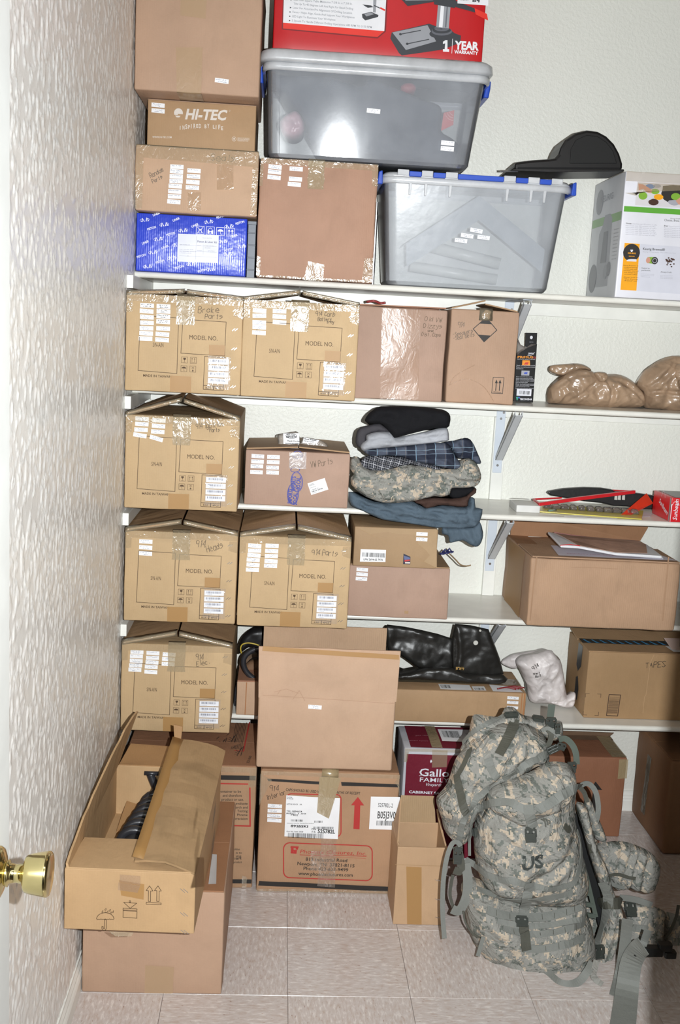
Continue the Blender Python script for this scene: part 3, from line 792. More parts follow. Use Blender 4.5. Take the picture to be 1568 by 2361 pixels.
# Seals carton
c = Carton((.004, -.36, 1.9285), .344, .33, .179, 0, .005, .003, .002, 13).make('carton', 'tan carton marked Seals and Random Parts with a band of brown tape', KRAFT_L)
f = c.front; q = MB()
f.quad(q, [(.0005, c.H-.034), (c.W-.0005, c.H-.042), (c.W-.0005, c.H-.0005), (.0005, c.H-.0005)], 0, .0013, 30, 4)
f.quad(q, [(.0005, .004), (.020, .006), (.022, c.H-.034), (.0005, c.H-.034)], 0, .0013, 3, 10)
f.quad(q, [(c.W-.018, .006), (c.W-.0005, .004), (c.W-.0005, c.H-.042), (c.W-.016, c.H-.042)], 0, .0013, 3, 10)
q.ribbon([c.W3(.001, .03, c.H+.0015), c.W3(c.W-.001, .03, c.H+.0015)], (0, 1, 0), .06, .0004)
c.part('brown_tape_band', q, TAPE_O, smooth=True, split=True)
q = MB()
for x, y, w_, h_ in ((625, 285, 100, 150), (440, 430, 80, 110)): 
    p = [f.px(*cr3(x-w_/2, y+h_/2)), f.px(*cr3(x+w_/2, y+h_/2)), f.px(*cr3(x+w_/2, y-h_/2)), f.px(*cr3(x-w_/2, y-h_/2))]; f.quad(q, p, 0, .0011, 5, 6)
c.part('clear_tape', q, tape_mat('glossy_clear_tape', (205, 180, 150), .22, .45, .16, 55), smooth=True, split=True)
c.note(f, [('Seals', cr3(538, 186), cr3(682, 188), 15), ('Random', cr3(178, 290), cr3(254, 248), 11), ('Parts', cr3(190, 322), cr3(248, 290), 8)], m=plain('dark_pencil', (92, 82, 70), .6))
c.scrawl_labels(f, [(335,222),(333,250),(331,280),(330,308),(325,338),(322,370),(320,400),(316,432),(438,246),(435,280),(431,314),(428,347)], tr=cr3)
# blue piston box
BLUE = cardboard('glossy_blue_board', (44, 70, 200), .0, .5, .6); BLUE.node_tree.nodes['Principled BSDF'].inputs['Roughness'].default_value = .3
c = Carton((.005, -.33, Z1+.0005), .316, .26, .163, 0, .003, .0012, .001, 14).make('box', 'glossy blue box printed PISTON and LINER with a white kit label', BLUE)
f = c.front; q = MB(); WI = plain('white_print', (228, 228, 236), .45)
def aa_logo(q, a, b, s, ang, mi=0, mi2=None):
    mi2 = mi if mi2 is None else mi2; cs, sn = math.cos(ang), math.sin(ang)
    def L(x, y): return (a+(x*cs-y*sn)*s, b+(x*sn+y*cs)*s)
    for k, m_ in ((-1, mi), (.05, mi2)):
        f.poly(q, [L(k+.1, -.45), L(k+.35, -.45), L(k+.62, .35), L(k+.5, .5)], m_); f.poly(q, [L(k+.5, .5), L(k+.6, .1), L(k+.75, -.45), L(k+1.0, -.45)], m_)
    f.line(q, [L(1.15*math.cos(t), .42*math.sin(t)-.05) for t in [i*math.pi/9 for i in range(6, 13)]], s*.08, mi)
    f.line(q, [L(1.15*math.cos(t), .42*math.sin(t)-.05) for t in [i*math.pi/9 for i in range(-3, 4)]], s*.08, mi2)
for x, y in [(140,540),(258,568),(372,603),(408,517),(525,552),(648,578),(112,618),(222,655),(335,690),(190,735),(305,770),(158,820),(420,805),(612,670),(722,700),(540,838),(282,846),(742,625),(280,497),(98,700),(640,745)]:
    a, b = f.px(*cr3(x, y))
    if .012 < a < c.W-.012 and .006 < b < c.H-.006: aa_logo(q, a, b, .0115, .18)
for x, y, st in [(192,520,'LINER'),(312,552,'LINER'),(575,535,'PISTON'),(690,572,'PISTON'),(158,605,'PISTON'),(273,640,'PISTON'),(425,588,'LINER'),(126,690,'LINER'),(245,718,'LINER'),(95,772,'PISTON'),(208,806,'PISTON'),(324,840,'PISTON'),(660,652,'LINER'),(622,735,'PISTON'),(540,760,'LINER'),(462,860,'PISTON')]:
    f.textpx(q, st, cr3(x, y), cr3(x+(52 if st == 'PISTON' else 42), y-16), 5.2, bold=.03)
for k in range(4):
    x, y = 475+k*61, 603+k*4.2; a, b = f.px(*cr3(x, y)); s_ = .0112
    f.frame(q, [(a-s_, b-s_), (a+s_, b-s_), (a+s_, b+s_), (a-s_, b+s_)], .0012)
    if k == 0:
        f.line(q, [(a-.008, b-.008), (a+.008, b+.008)], .0014); f.line(q, [(a-.008, b+.008), (a+.008, b-.008)], .0014); f.frame(q, [(a-.004, b-.008), (a+.004, b-.008), (a+.004, b+.002), (a-.004, b+.002)], .001)
    elif k == 1:
        f.frame(q, [(a+.005*math.cos(t), b+.003+.005*math.sin(t)) for t in [i*math.pi/5 for i in range(10)]], .0013); f.poly(q, [(a-.008, b-.008), (a-.003, b-.008), (a-.002, b-.002), (a-.008, b+.003)]); f.poly(q, [(a+.003, b-.008), (a+.008, b-.008), (a+.008, b+.003), (a+.002, b-.002)])
    elif k == 2:
        f.poly(q, [(a-.0085*math.cos(t*math.pi/8), b+.0065*math.sin(t*math.pi/8)) for t in range(9)]); f.line(q, [(a, b), (a, b-.007), (a+.003, b-.008), (a+.004, b-.006)], .0011)
    else:
        for d in (-.0045, .0045): f.line(q, [(a+d, b-.005), (a+d, b+.004)], .0022); f.poly(q, [(a+d-.004, b+.002), (a+d+.004, b+.002), (a+d, b+.0085)])
        f.line(q, [(a-.008, b-.008), (a+.008, b-.008)], .0012)
c.part('white_print', q, WI, fixn=False)
q = MB(); p = [cr3(336, 792), cr3(583, 802), cr3(587, 634), cr3(341, 624)]; P4 = [f.px(*t) for t in p]; f.quad(q, P4, 0, .0012, 5, 3)
a, b = f.px(*cr3(403, 660)); aa_logo(q, a, b, .0145, 0, 2, 3)
f.textpx(q, 'Piston & Liner kit', cr3(458, 677), cr3(576, 682), 5, mi=1, bold=.02, off=.0016); f.textpx(q, 'Genuine Spare Parts', cr3(490, 652), cr3(546, 654), 2.2, mi=1, off=.0016)
for yy in (700, 735, 765):
    f.line(q, [f.px(*cr3(350, yy-8)), f.px(*cr3(574, yy+2))], .0004, 1, .0016)
f.line(q, [f.px(*cr3(452, 640)), f.px(*cr3(448, 780))], .0004, 1, .0016); f.line(q, [f.px(*cr3(494, 690)), f.px(*cr3(492, 750))], .0004, 1, .0016)
for k, (x, y, w_) in enumerate([(352,692,60),(352,720,80),(352,733,95),(352,742,70),(456,697,25),(500,700,60),(500,712,38),(522,730,40),(456,728,30),(395,760,10)]): f.textpx(q, 'Spec model and description'[k:k+14], cr3(x, y), cr3(x+w_, y+w_*.03), 2.2, mi=1, off=.0016)
c.part('kit_label', q, [plain('satin_label', (214, 216, 226), .35), plain('grey_fine_print', (130, 130, 150), .6), plain('logo_blue', (70, 85, 190), .5), plain('logo_red', (210, 70, 80), .5)], fixn=False)
# slim steel box wedged between
q = MB(); q.box((.3235, -.31, Z1), (.3465, -.12, Z1+.156)); q.box((.3225, -.312, Z1+.150), (.3475, -.118, Z1+.160))
for k in range(4): q.box((.3230, -.3125, Z1+.02+k*.035), (.3470, -.3105, Z1+.024+k*.035))
tag(q.build('metal_tin', plain('grey_galvanised_steel', (104, 108, 114), .5, .3), bevel=.0015), 'narrow grey metal tin wedged between the blue box and the brown carton', 'tin')
# brown carton right of it
c = Carton((.3525, -.362, Z1+.0005), .336, .34, .331, 0, .007, .003, .003, 15).make('carton', 'tall reddish-brown carton with olive tape corners, under the left end of the upper tote', cardboard('kraft_rosy', (186, 142, 116), .1))
f = c.front; q = MB()
f.quad(q, [(.001, c.H-.016), (c.W-.001, c.H-.018), (c.W-.001, c.H-.0005), (.001, c.H-.0005)], 0, .0013, 30, 2)
f.quad(q, [(.0005, c.H-.078), (.009, c.H-.078), (.011, c.H-.016), (.0005, c.H-.016)], 0, .0014, 3, 5)
f.quad(q, [(c.W-.016, c.H-.06), (c.W-.0005, c.H-.062), (c.W-.0005, c.H-.016), (c.W-.018, c.H-.016)], 0, .0014, 3, 5)
f.quad(q, [(.0005, .004), (.012, .004), (.011, .056), (.0005, .060)], 0, .0014, 3, 5)
f.quad(q, [(c.W-.030, .002), (c.W-.0005, .004), (c.W-.0005, .072), (c.W-.026, .068)], 0, .0014, 3, 5)
f.quad(q, [f.px(*cr3(1098, 905)), f.px(*cr3(1215, 912)), f.px(*cr3(1222, 812)), f.px(*cr3(1125, 790))], 0, .0015, 5, 5)
f.quad(q, [(.003, .001), (c.W-.003, .001), (c.W-.003, .007), (.003, .006)], 0, .0015, 20, 2)
c.part('corner_tape', q, TAPE_O, smooth=True, split=True)
q = MB(); top_tape(c, q, f.px(*cr3(1172, 300))[0], .046, .078, ragged=.15, seed=4, back=.05); c.part('centre_tape', q, TAPE_O)
c.scrawl_labels(f, [(926,222,-.05),(923,252,-.05),(920,285,-.05),(1053,234),(1049,295),(1042,327)], tr=cr3)
# ================================================================== helpers for shaped things
def prism(outline, Y0, Y1, name, m, parent=None, bevel=.0, smooth=False, inset=0):
    """outline: (x,z) world points, extruded from Y0 (front) to Y1"""
    q = MB(); n = len(outline); c = Vector((sum(p[0] for p in outline)/n, 0, sum(p[1] for p in outline)/n))
    fr = [Vector((p[0], Y0, p[1])) for p in outline]
    if inset: fr = [c+(v-c)*(1-inset)+Vector((0, 0, 0)) for v in fr]; fr = [Vector((v.x, Y0, v.z)) for v in fr]
    bk = [Vector((p[0], Y1, p[1])) for p in outline]
    q.add(fr+bk, [tuple(range(n)), tuple(reversed(range(n, 2*n)))]+[(i, n+i, n+(i+1) % n, (i+1) % n) for i in range(n)])
    return q.build(name, m, parent, bevel=bevel, smooth=smooth)
def pxo(pts, Y, tr=None):
    o = []
    for p in pts:
        w = atY(*(tr(*p) if tr else p), Y); o.append((w.x, w.z))
    return o

def plastic(name, c, alpha, rough=.3, sp=.35, tint=(.985, .988, .99), bumpy=.0):
    if name in _M: return _M[name]
    k = NT(name); k.b.inputs['Base Color'].default_value = (*lin(c), 1); k.b.inputs['Roughness'].default_value = rough
    k.b.inputs['Specular IOR Level'].default_value = sp
    co = k.coord(); hz = k.noise(co, 14, 4, .6)
    tr = k.n('ShaderNodeBsdfTransparent'); tr.inputs[0].default_value = (*tint, 1)
    mx = k.n('ShaderNodeMixShader'); k.l(k.ramp(hz, [(.3, g(alpha*.85)), (.75, g(min(1, alpha*1.2)))]), mx.inputs[0])
    k.l(tr.outputs[0], mx.inputs[1]); k.l(k.b.outputs[0], mx.inputs[2])
    gl = k.n('ShaderNodeBsdfGlossy'); gl.inputs['Roughness'].default_value = rough
    fr = k.n('ShaderNodeFresnel'); fr.inputs[0].default_value = 1.45
    if bumpy:
        nb = k.bump(k.noise(co, 30, 3), bumpy, .01)
        for t in (gl, fr, k.b): k.l(nb, t.inputs['Normal'])
    m2 = k.n('ShaderNodeMixShader'); k.l(fr.outputs[0], m2.inputs[0]); k.l(mx.outputs[0], m2.inputs[1]); k.l(gl.outputs[0], m2.inputs[2])
    k.l(m2.outputs[0], k.out.inputs['Surface']); _M[name] = k.m; return k.m

def rring(x0, x1, y0, y1, z, r, k=6):
    out = []
    for cx, cy, a0 in ((x1-r, y0+r, -90), (x1-r, y1-r, 0), (x0+r, y1-r, 90), (x0+r, y0+r, 180)):
        for i in range(k+1):
            t = math.radians(a0+90*i/k); out.append(Vector((cx+r*math.cos(t), cy+r*math.sin(t), z)))
    return out
def loft(q, rings, cap0=True, cap1=True, mi=0):
    n = len(rings[0]); vs = [v for r in rings for v in r]
    fs = [(i*n+j, i*n+(j+1) % n, (i+1)*n+(j+1) % n, (i+1)*n+j) for i in range(len(rings)-1) for j in range(n)]
    if cap0: fs.append(tuple(range(n)))
    if cap1: fs.append(tuple(range((len(rings)-1)*n, len(rings)*n)))
    q.add(vs, fs, mi)

# ------------------------------------------------------------------ storage totes
CLEAR = plastic('frosted_clear_plastic', (214, 218, 226), .20, .085, .5, bumpy=.006)
CLEAR2 = plastic('cloudy_clear_plastic', (232, 236, 242), .24, .26, .5, bumpy=.05)
CLEARW = plastic('milky_rim_plastic', (236, 238, 242), .60, .24, .5)
LATCH = plain('blue_latch_plastic', (44, 82, 190), .35)
def tote(label, z0, z1, xb, xt, y0, y1, mat, dyb, group='clear storage totes'):
    r = root('storage_tote', ((xb[0]+xb[1])/2, (y0+y1)/2, z0), label, 'tote', group)
    q = MB(); R_ = []
    for t in (0, .015, .05, .25, .5, .75, 1):
        rr = .035*(1-.0*t); s_ = {0: .016, .015: .006}.get(t, 0)
        x0 = xb[0]+(xt[0]-xb[0])*t+s_; x1 = xb[1]+(xt[1]-xb[1])*t-s_; ya = y0+dyb*(1-t)+s_; yb = y1-dyb*(1-t)-s_
        R_.append(rring(x0, x1, ya, yb, z0+(z1-z0)*t+.0005, rr))
    inner = []
    for t in (1, .5, .05, .012):
        w = .0025+(.008 if t < .02 else 0)
        inner.append(rring(xb[0]+(xt[0]-xb[0])*t+w, xb[1]+(xt[1]-xb[1])*t-w, y0+dyb*(1-t)+w, y1-dyb*(1-t)-w, z0+(z1-z0)*max(t, .012)+.0005, .033))
    loft(q, R_+inner, True, True)
    q.build('tub', mat, r, smooth=True).data.set_sharp_from_angle(angle=math.radians(20))
    q = MB(); loft(q, [rring(xt[0]-.004, xt[1]+.004, y0-.004, y1+.002, z1-.020, .036), rring(xt[0]-.012, xt[1]+.012, y0-.012, y1+.004, z1-.017, .04), rring(xt[0]-.012, xt[1]+.012, y0-.012, y1+.004, z1-.001, .04), rring(xt[0]+.003, xt[1]-.003, y0+.003, y1-.003, z1-.001, .034)], False, False)
    q.build('rim', CLEARW, r, smooth=True)
    return r
t1 = tote('large clear storage tote holding a black bag, under the red box', 2.0965, 2.345, (.372, .950), (.362, .978), -.385, -.012, CLEAR, .0365)
q = MB(); loft(q, [rring(.344, .992, -.405, -.004, 2.347, .045), rring(.340, .996, -.408, -.004, 2.352, .045), rring(.342, .994, -.406, -.004, 2.372, .045), rring(.352, .984, -.396, -.010, 2.380, .04)])
q.build('lid', CLEARW, t1, smooth=True)
for s_, X in ((0, .336), (1, .985)):
    q = MB(); loft(q, [rring(X, X+.016, -.30, -.10, 2.300+.006, .006), rring(X-.002+.004*s_, X+.014+.004*s_, -.31, -.09, 2.33, .006), rring(X-.002+.004*s_, X+.014+.004*s_, -.31, -.09, 2.350, .006)])
    q.build('side_latch', LATCH, t1, bevel=.002)
# labels on the tote's front wall
fw = Face((.37, -.364, 2.0965), (1, 0, 0), Vector((0, -.038, .2485)).normalized(), (0, -.2485, -.028), .6, .25)
fw.n = Vector((0, -1, -.153)).normalized()
R9 = random.Random(9)
for (x, y, a) in ((861, 256, -.04), (1032, 330, -.03), (1031, 343, -.03)): label_on(fw, x, y, a, (.038, .012), t1, R9, off=.0035)

t2 = tote('clear storage tote with blue front latches holding a folded sheet and two tubes', Z1+.0005, 2.070, (.738, 1.228), (.712, 1.252), -.325, -.012, CLEAR2, .058)
q = MB(); loft(q, [rring(.706, 1.258, -.331, -.006, 2.068, .036), rring(.704, 1.260, -.333, -.005, 2.072, .036), rring(.712, 1.252, -.325, -.010, 2.082, .034)])
q.build('lid', CLEARW, t2, smooth=True)
c4 = cc(860, 280, .4515)
def top_x(x): return atY(*c4(x, 260), -.34).x
for a, b in ((187, 250), (310, 373), (437, 672), (735, 797), (858, 917)):
    q = MB(); q.box((top_x(a), -.342, 2.070), (top_x(b), -.327, 2.0845)); q.build('front_latch', LATCH, t2, bevel=.002)
for a, b in ((127, 186), (251, 309), (374, 436), (673, 734), (798, 857), (918, 976)):
    q = MB(); q.box((top_x(a), -.339, 2.072), (top_x(b), -.329, 2.0885)); q.build('lid_tab', CLEARW, t2, bevel=.002)
for s_, (a, b) in enumerate(((.690, .706), (1.258, 1.273))):
    q = MB(); q.hexa([(a, -.33, 2.045), (b, -.33, 2.045), (b, -.08, 2.045), (a, -.08, 2.045), (a+.003, -.33, 2.080), (b-.002, -.33, 2.084), (b-.002, -.08, 2.084), (a+.003, -.08, 2.080)]); q.build('end_latch', LATCH, t2, bevel=.003)
for x, l in ((197, .03), (277, .03), (403, .03), (697, .032), (820, .03), (890, .03)):
    X = top_x(x); q = MB(); q.hexa([(X-.0025, -.330+.0, 2.050-l), (X+.0025, -.330, 2.050-l), (X+.0025, -.322, 2.050-l), (X-.0025, -.322, 2.050-l), (X-.004, -.336, 2.052), (X+.004, -.336, 2.052), (X+.004, -.322, 2.052), (X-.004, -.322, 2.052)]); q.build('rim_rib', CLEARW, t2, bevel=.001)
fw2 = Face((.738, -.267, Z1), (1, 0, 0), Vector((0, -.058, .308)).normalized(), Vector((0, -1, -.188)).normalized(), .5, .31)
for (x, y, a) in ((527, 557, -.12), (480, 583, -.09), (564, 592, -.06), (449, 608, -.05)): label_on(fw2, *c4(x, y), a, (.037, .0115), t2, R9, off=.0035)
# folded clear sheet inside the tote, an upside-down V
r = root('folded_sheet', (.98, -.2, Z1+.03), 'shiny folded plastic sheet like an upside-down V inside the latched tote', 'sheet')
SHEET = plastic('grey_gloss_sheet', (168, 176, 186), .55, .12, .6, bumpy=.1)
def cpt(x, y, Y): return atY(*c4(x, y), Y)
for pts in (((170, 622), (543, 379), (540, 505), (172, 742)), ((543, 379), (878, 654), (862, 772), (540, 505))):
    F_ = [cpt(*p, -.255) for p in pts]; q = MB(); v0, v1, v2, v3 = F_
    q.hexa([v3, v2, v2+Vector((0, .004, 0)), v3+Vector((0, .004, 0)), v0, v1, v1+Vector((0, .004, 0)), v0+Vector((0, .004, 0))])
    q.hexa([v0+Vector((0, .0045, -.003)), v1+Vector((0, .0045, -.003)), v1+Vector((0, .2, -.003)), v0+Vector((0, .2, -.003)), v0+Vector((0, .0045, 0)), v1+Vector((0, .0045, 0)), v1+Vector((0, .2, 0)), v0+Vector((0, .2, 0))])
    q.build('sheet_wing', SHEET, r)
GT = plain('pale_grey_tube', (176, 178, 176), .35)
for (x0, y0, x1, y1, rr, dy, dl) in ((300, 640, 648, 728, .017, -.225, 'upper'), (190, 740, 632, 808, .016, -.225, 'lower')):
    a, b = cpt(x0, y0, dy+.03), cpt(x1, y1, dy); q = MB(); q.tube([a, a.lerp(b, .5), b], rr, 20)
    o = q.build('cardboard_tube', GT, None, smooth=False); tag(o, 'pale grey tube inside the latched tote, the %s of two' % dl, 'tube', 'tubes in the latched tote')
    for p_ in o.data.polygons: p_.use_smooth = len(p_.vertices) == 4

q = MB(); q.tube([(.7005, -.22, Z1+.0005), (.7005, -.22, Z1+.10), (.7005, -.22, Z1+.20)], .0055, 12); q.tube([(.7005, -.22, Z1+.20), (.7005, -.22, Z1+.245)], .0042, 12); q.tube([(.7005, -.22, Z1+.195), (.7005, -.22, Z1+.207)], .0066, 12)
tag(q.build('steel_tube', STEEL, smooth=False), 'upright thin steel tube squeezed between the tall brown carton and the latched tote', 'tube')
# ------------------------------------------------------------------ red tool box on the tote
RED = plain('glossy_red_board', (190, 28, 34), .28, spec=.5)
RED.node_tree.nodes['Principled BSDF'].inputs['Roughness'].default_value = .32
c = Carton((.374, -.335, 2.3815), .594, .30, .26, 0, .004, .0002, .0, 21).make('tool_box_carton', 'glossy red carton with drill press picture and 1 YEAR WARRANTY, at the top edge', RED)
f = c.front; cb = cc(580, 0, .38265)
WP = plain('white_print_panel', (232, 232, 236), .4); DK = plain('dark_grey_print', (52, 54, 60), .45); MG = plain('mid_grey_print', (150, 152, 158), .4); DR = plain('dark_red_print', (120, 20, 26), .4); OR = plain('bright_red_print', (226, 52, 40), .35)
P_ = lambda x, y: f.px(*cb(x, y))
q = MB()
f.poly(q, [P_(182, 178), P_(760, 232), P_(810, 190), P_(826, -120), P_(195, -170)], 3, .0007)
f.poly(q, [P_(190, 172), P_(758, 224), P_(800, 188), P_(190, 132)], 4, .0009)
f.poly(q, [P_(190, 137), P_(800, 188), P_(818, -120), P_(200, -170)], 0, .0011)
for k, (st, x0, y0, x1, y1, fr) in enumerate([('Cast Iron Square Table Measures 7 5/8 In. x 7 3/8 In.', 253, 5, 607, 30, 0), ('Tilts Up To 45 Degrees Left And Right For Bevel Drilling', 253, 28, 612, 60, 0), ('Laser For Accurate Pre Alignment Of Drilling Location', 249, 52, 605, 86, 1), ('Fence - Helps Align, Guide And Support Your Workpieces', 247, 78, 620, 112, 1), ('LED Light To Illuminate Your Workpiece', 245, 104, 505, 126, 1), ('5 Speeds To Handle Different Drilling Operations: 680 RPM TO 3150 RPM', 243, 130, 724, 171, 1)]):
    f.textpx(q, st, cb(x0, y0), cb(x1, y1), 5, mi=2, off=.0015, bold=.008)
    if fr or k == 0: f.poly(q, [P_(x0-18, y0), P_(x0-18, y0-10), P_(x0-8, y0-5)], 1, .0015)
# small machine picture
f.poly(q, [P_(665, 85), P_(720, 72), P_(765, 92), P_(762, 103), P_(685, 124), P_(668, 108)], 1, .0014); f.poly(q, [P_(678, 84), P_(718, 76), P_(740, 86), P_(692, 100)], 2, .0016)
f.poly(q, [P_(732, 75), P_(748, 77), P_(756, -60), P_(735, -60)], 2, .0016); f.poly(q, [P_(667, 28), P_(720, 34), P_(735, 44), P_(700, 48)], 1, .0016); f.line(q, [P_(740, 35), P_(800, 62)], .0025, 1, .0017); f.line(q, [P_(778, 50), P_(801, 62)], .0045, 4, .0018)
# large machine picture
f.poly(q, [P_(836, 232), P_(845, 195), P_(1070, 143), P_(1262, 215), P_(1258, 258), P_(1150, 300), P_(905, 335), P_(888, 320)], 1, .0008)
f.poly(q, [P_(848, 196), P_(1060, 152), P_(1112, 250), P_(930, 302)], 2, .0012)
for (xa, ya, xb_, yb) in ((897, 207, 1018, 184), (938, 265, 1068, 238)): f.line(q, [P_(xa, ya), P_(xb_, yb)], .0024, 1, .0014); a, b = P_(xa, ya); f.poly(q, [(a+.004*math.cos(t), b+.0032*math.sin(t)) for t in [i*math.pi/5 for i in range(10)]], 1, .0014)
for (yy, rx, ry, m_) in ((205, 75, 30, 1), (190, 62, 25, 5), (183, 55, 20, 1), (172, 45, 17, 5)): f.poly(q, [P_(1146+rx*math.cos(t), yy+ry*math.sin(t)) for t in [i*math.pi/10 for i in range(20)]], m_, .0015)
f.poly(q, [P_(1112, 166), P_(1188, 172), P_(1200, 20), P_(1124, 15)], 2, .0018); f.poly(q, [P_(1128, 164), P_(1150, 168), P_(1162, 18), P_(1142, 16)], 0, .002); f.poly(q, [P_(1165, 166), P_(1173, 168), P_(1184, 20), P_(1177, 20)], 5, .002)
f.poly(q, [P_(1100, 28), P_(1225, 50), P_(1240, -80), P_(1085, -80)], 1, .0021); f.poly(q, [P_(940, 38), P_(905, 0), P_(1000, -60), P_(1110, -20), P_(1100, 12)], 1, .0017); f.poly(q, [P_(925, 5), P_(1095, 2), P_(1060, -40), P_(960, -40)], 2, .0019)
f.poly(q, [P_(1215, 0), P_(1345, 52), P_(1352, 78), P_(1215, 40)], 1, .0017); f.poly(q, [P_(1343, 50), P_(1418, 85), P_(1425, 125), P_(1350, 88)], 4, .0019)
f.poly(q, [P_(1163, 300), P_(1180, 300), P_(1180, 243), P_(1168, 243)], 0, .0022); f.poly(q, [P_(1153, 312), P_(1190, 314), P_(1190, 298), P_(1153, 297)], 0, .0022); f.poly(q, [P_(1168, 243), P_(1168, 262), P_(1153, 266), P_(1153, 253)], 0, .0022); f.line(q, [P_(1206, 322), P_(1211, 236)], .0014, 0, .0022)
f.textpx(q, 'YEAR', cb(1222, 296), cb(1368, 304), 19, mi=0, off=.0022, bold=.045); f.textpx(q, 'WARRANTY', cb(1220, 322), cb(1364, 332), 8, mi=0, off=.0022, bold=.04)
f.quad(q, [P_(1240, 22), P_(1425, 35), P_(1430, -60), P_(1242, -60)], 0, .0022)
for k in range(7): f.line(q, [P_(1262+k*7, 4), P_(1262+k*7, -40)], .0012, 1, .0025)
f.textpx(q, 'B4', cb(1330, 12), cb(1375, 16), 8, mi=1, off=.0025, bold=.03)
c.part('printed_front', q, [WP, DK, MG, DR, OR, plain('pale_grey_print', (98, 100, 108), .4)], fixn=False)
bot = Face(c.O, c.U, (0, 1, 0), (0, 0, -1), c.W, c.D)
q = MB(); bot.text(q, 'CONTENTS: Drill Press with Laser, Fence, LED Light, Chuck, Chuck Key', .09, .006, .008, width=.29, off=.001); c.part('underside_print', q, INK_K, fixn=False)
q = MB(); lf = c.left; lf.quad(q, [(.002, .003), (c.D-.002, .003), (c.D-.002, c.H-.002), (.002, c.H-.002)], 0, .001, 6, 6); c.part('side_tape', q, plain('olive_tape_over_board', (128, 122, 86), .35, bumpy=.3, bscale=40))

# ------------------------------------------------------------------ black bag and bits in the upper tote: see soft things
# ------------------------------------------------------------------ black domed case
dome = [(725, 247), (728, 207), (815, 196), (905, 190), (932, 185), (950, 165), (962, 130), (985, 92), (1035, 58), (1095, 43), (1150, 50), (1195, 74), (1235, 115), (1262, 165), (1277, 215), (1275, 250)]
BLK = plain('satin_black_plastic', (22, 21, 22), .42, bumpy=.08, bscale=60)
r = root('domed_case', (1.25, -.25, 2.10), 'black half-round domed plastic case lying across the latched tote and the coffee maker box', 'case')
o2 = pxo(dome, -.30, c4)
cen = (o2[10][0]-.01, o2[0][1]+.0)
body = prism([(x, z+.0) for x, z in o2], -.30, -.17, 'dome_shell', BLK, r, bevel=.008, inset=.0)
o3 = pxo([(690, 252), (730, 244), (1278, 246), (1280, 256), (900, 260)], -.305, c4)
prism(o3, -.312, -.16, 'base_lip', BLK, r, bevel=.001)
o4 = pxo([(1005, 215), (1010, 140), (1035, 95), (1090, 70), (1145, 76), (1190, 105), (1225, 150), (1245, 215)], -.30, c4)
prism(o4, -.3035, -.29, 'face_panel', plain('matte_black_plastic', (15, 15, 15), .7), r, bevel=.002)
MB_ = MB(); a = atY(*c4(650, 253), -.30); b = atY(*c4(740, 254), -.30); MB_.tube([a, b], .003, 8); MB_.build('metal_pin', STEEL, r)

# ------------------------------------------------------------------ coffee maker box
WB = plain('white_glossy_board', (226, 226, 234), .3)
c = Carton((1.412, -.335, Z1+.0005), .36, .31, .360, 0, .003, .0002, .0, 22).make('coffee_maker_carton', 'white printed coffee maker carton with green band and orange panel, right end of top shelf', WB)
f = c.front; P_ = lambda x, y: f.px(*c4(x, y))
mts = [plain('green_print', (96, 168, 60), .4), plain('orange_print', (244, 168, 28), .4), plain('grey_print', (168, 168, 178), .4), INK_K, plain('pale_panel_print', (212, 213, 224), .4), plain('skin_print', (206, 150, 128), .5), plain('lime_print', (130, 176, 60), .4), plain('brown_bean_print', (70, 42, 30), .5), plain('blue_lid_print', (70, 130, 190), .5), plain('light_photo_print', (214, 210, 214), .5), WB]
q = MB(); W_ = c.W-.003
def yb(x, y): return P_(x, y)[1]
f.quad(q, [(.003, yb(1285, 460)), (W_, yb(1285, 460)), (W_, yb(1285, 432)), (.003, yb(1285, 432))], 0, .0007, 6, 1)
a0 = P_(1350, 300)[0]
f.quad(q, [(a0, yb(1350, 428)), (W_, yb(1350, 428)), (W_, yb(1350, 304)), (a0, yb(1350, 304))], 9, .0007, 5, 1)
def disc(x, y, rx, ry, m_, off=.0011):
    a, b = P_(x, y); f.poly(q, [(a+rx*.00055*math.cos(t), b+ry*.00055*math.sin(t)) for t in [i*math.pi/8 for i in range(16)]], m_, off)
for x, y, rx, ry, m_ in [(1415, 332, 25, 12, 8), (1450, 330, 22, 10, 2), (1440, 358, 24, 14, 6), (1458, 386, 26, 15, 1), (1405, 352, 20, 12, 10), (1432, 412, 28, 17, 7), (1378, 380, 24, 20, 6), (1378, 380, 14, 11, 0), (1412, 392, 18, 12, 4), (1530, 370, 62, 46, 3), (1540, 400, 40, 30, 2), (1540, 392, 26, 20, 3), (1546, 384, 26, 18, 6), (1546, 384, 16, 10, 0)]: disc(x, y, rx*1.0, ry*1.0, m_, .0011+.0001*(x % 5))
f.poly(q, [P_(1355, 318), P_(1380, 322), P_(1425, 350), P_(1420, 368), P_(1398, 362), P_(1380, 345), P_(1356, 352)], 5, .0017)
f.poly(q, [P_(1568, 388), P_(1545, 405), P_(1560, 425), P_(1600, 425), P_(1600, 385)], 5, .0017)
f.poly(q, [P_(1480, 330), P_(1530, 325), P_(1590, 328), P_(1590, 345), P_(1475, 380)], 3, .0014)
x0 = P_(1285, 620)[0]; x1 = P_(1364, 620)[0]
f.poly(q, [(P_(1285, 620)[0], yb(1285, 620)), (P_(1362, 626)[0], yb(1362, 626)), (P_(1345, 866)[0], yb(1345, 864)), (P_(1263, 860)[0], yb(1263, 860))], 1, .0009)
f.poly(q, [(P_(1366, 622)[0], yb(1366, 626)), (W_, yb(1366, 632)), (W_, yb(1366, 875)), (P_(1348, 866)[0], yb(1348, 866))], 4, .0008)
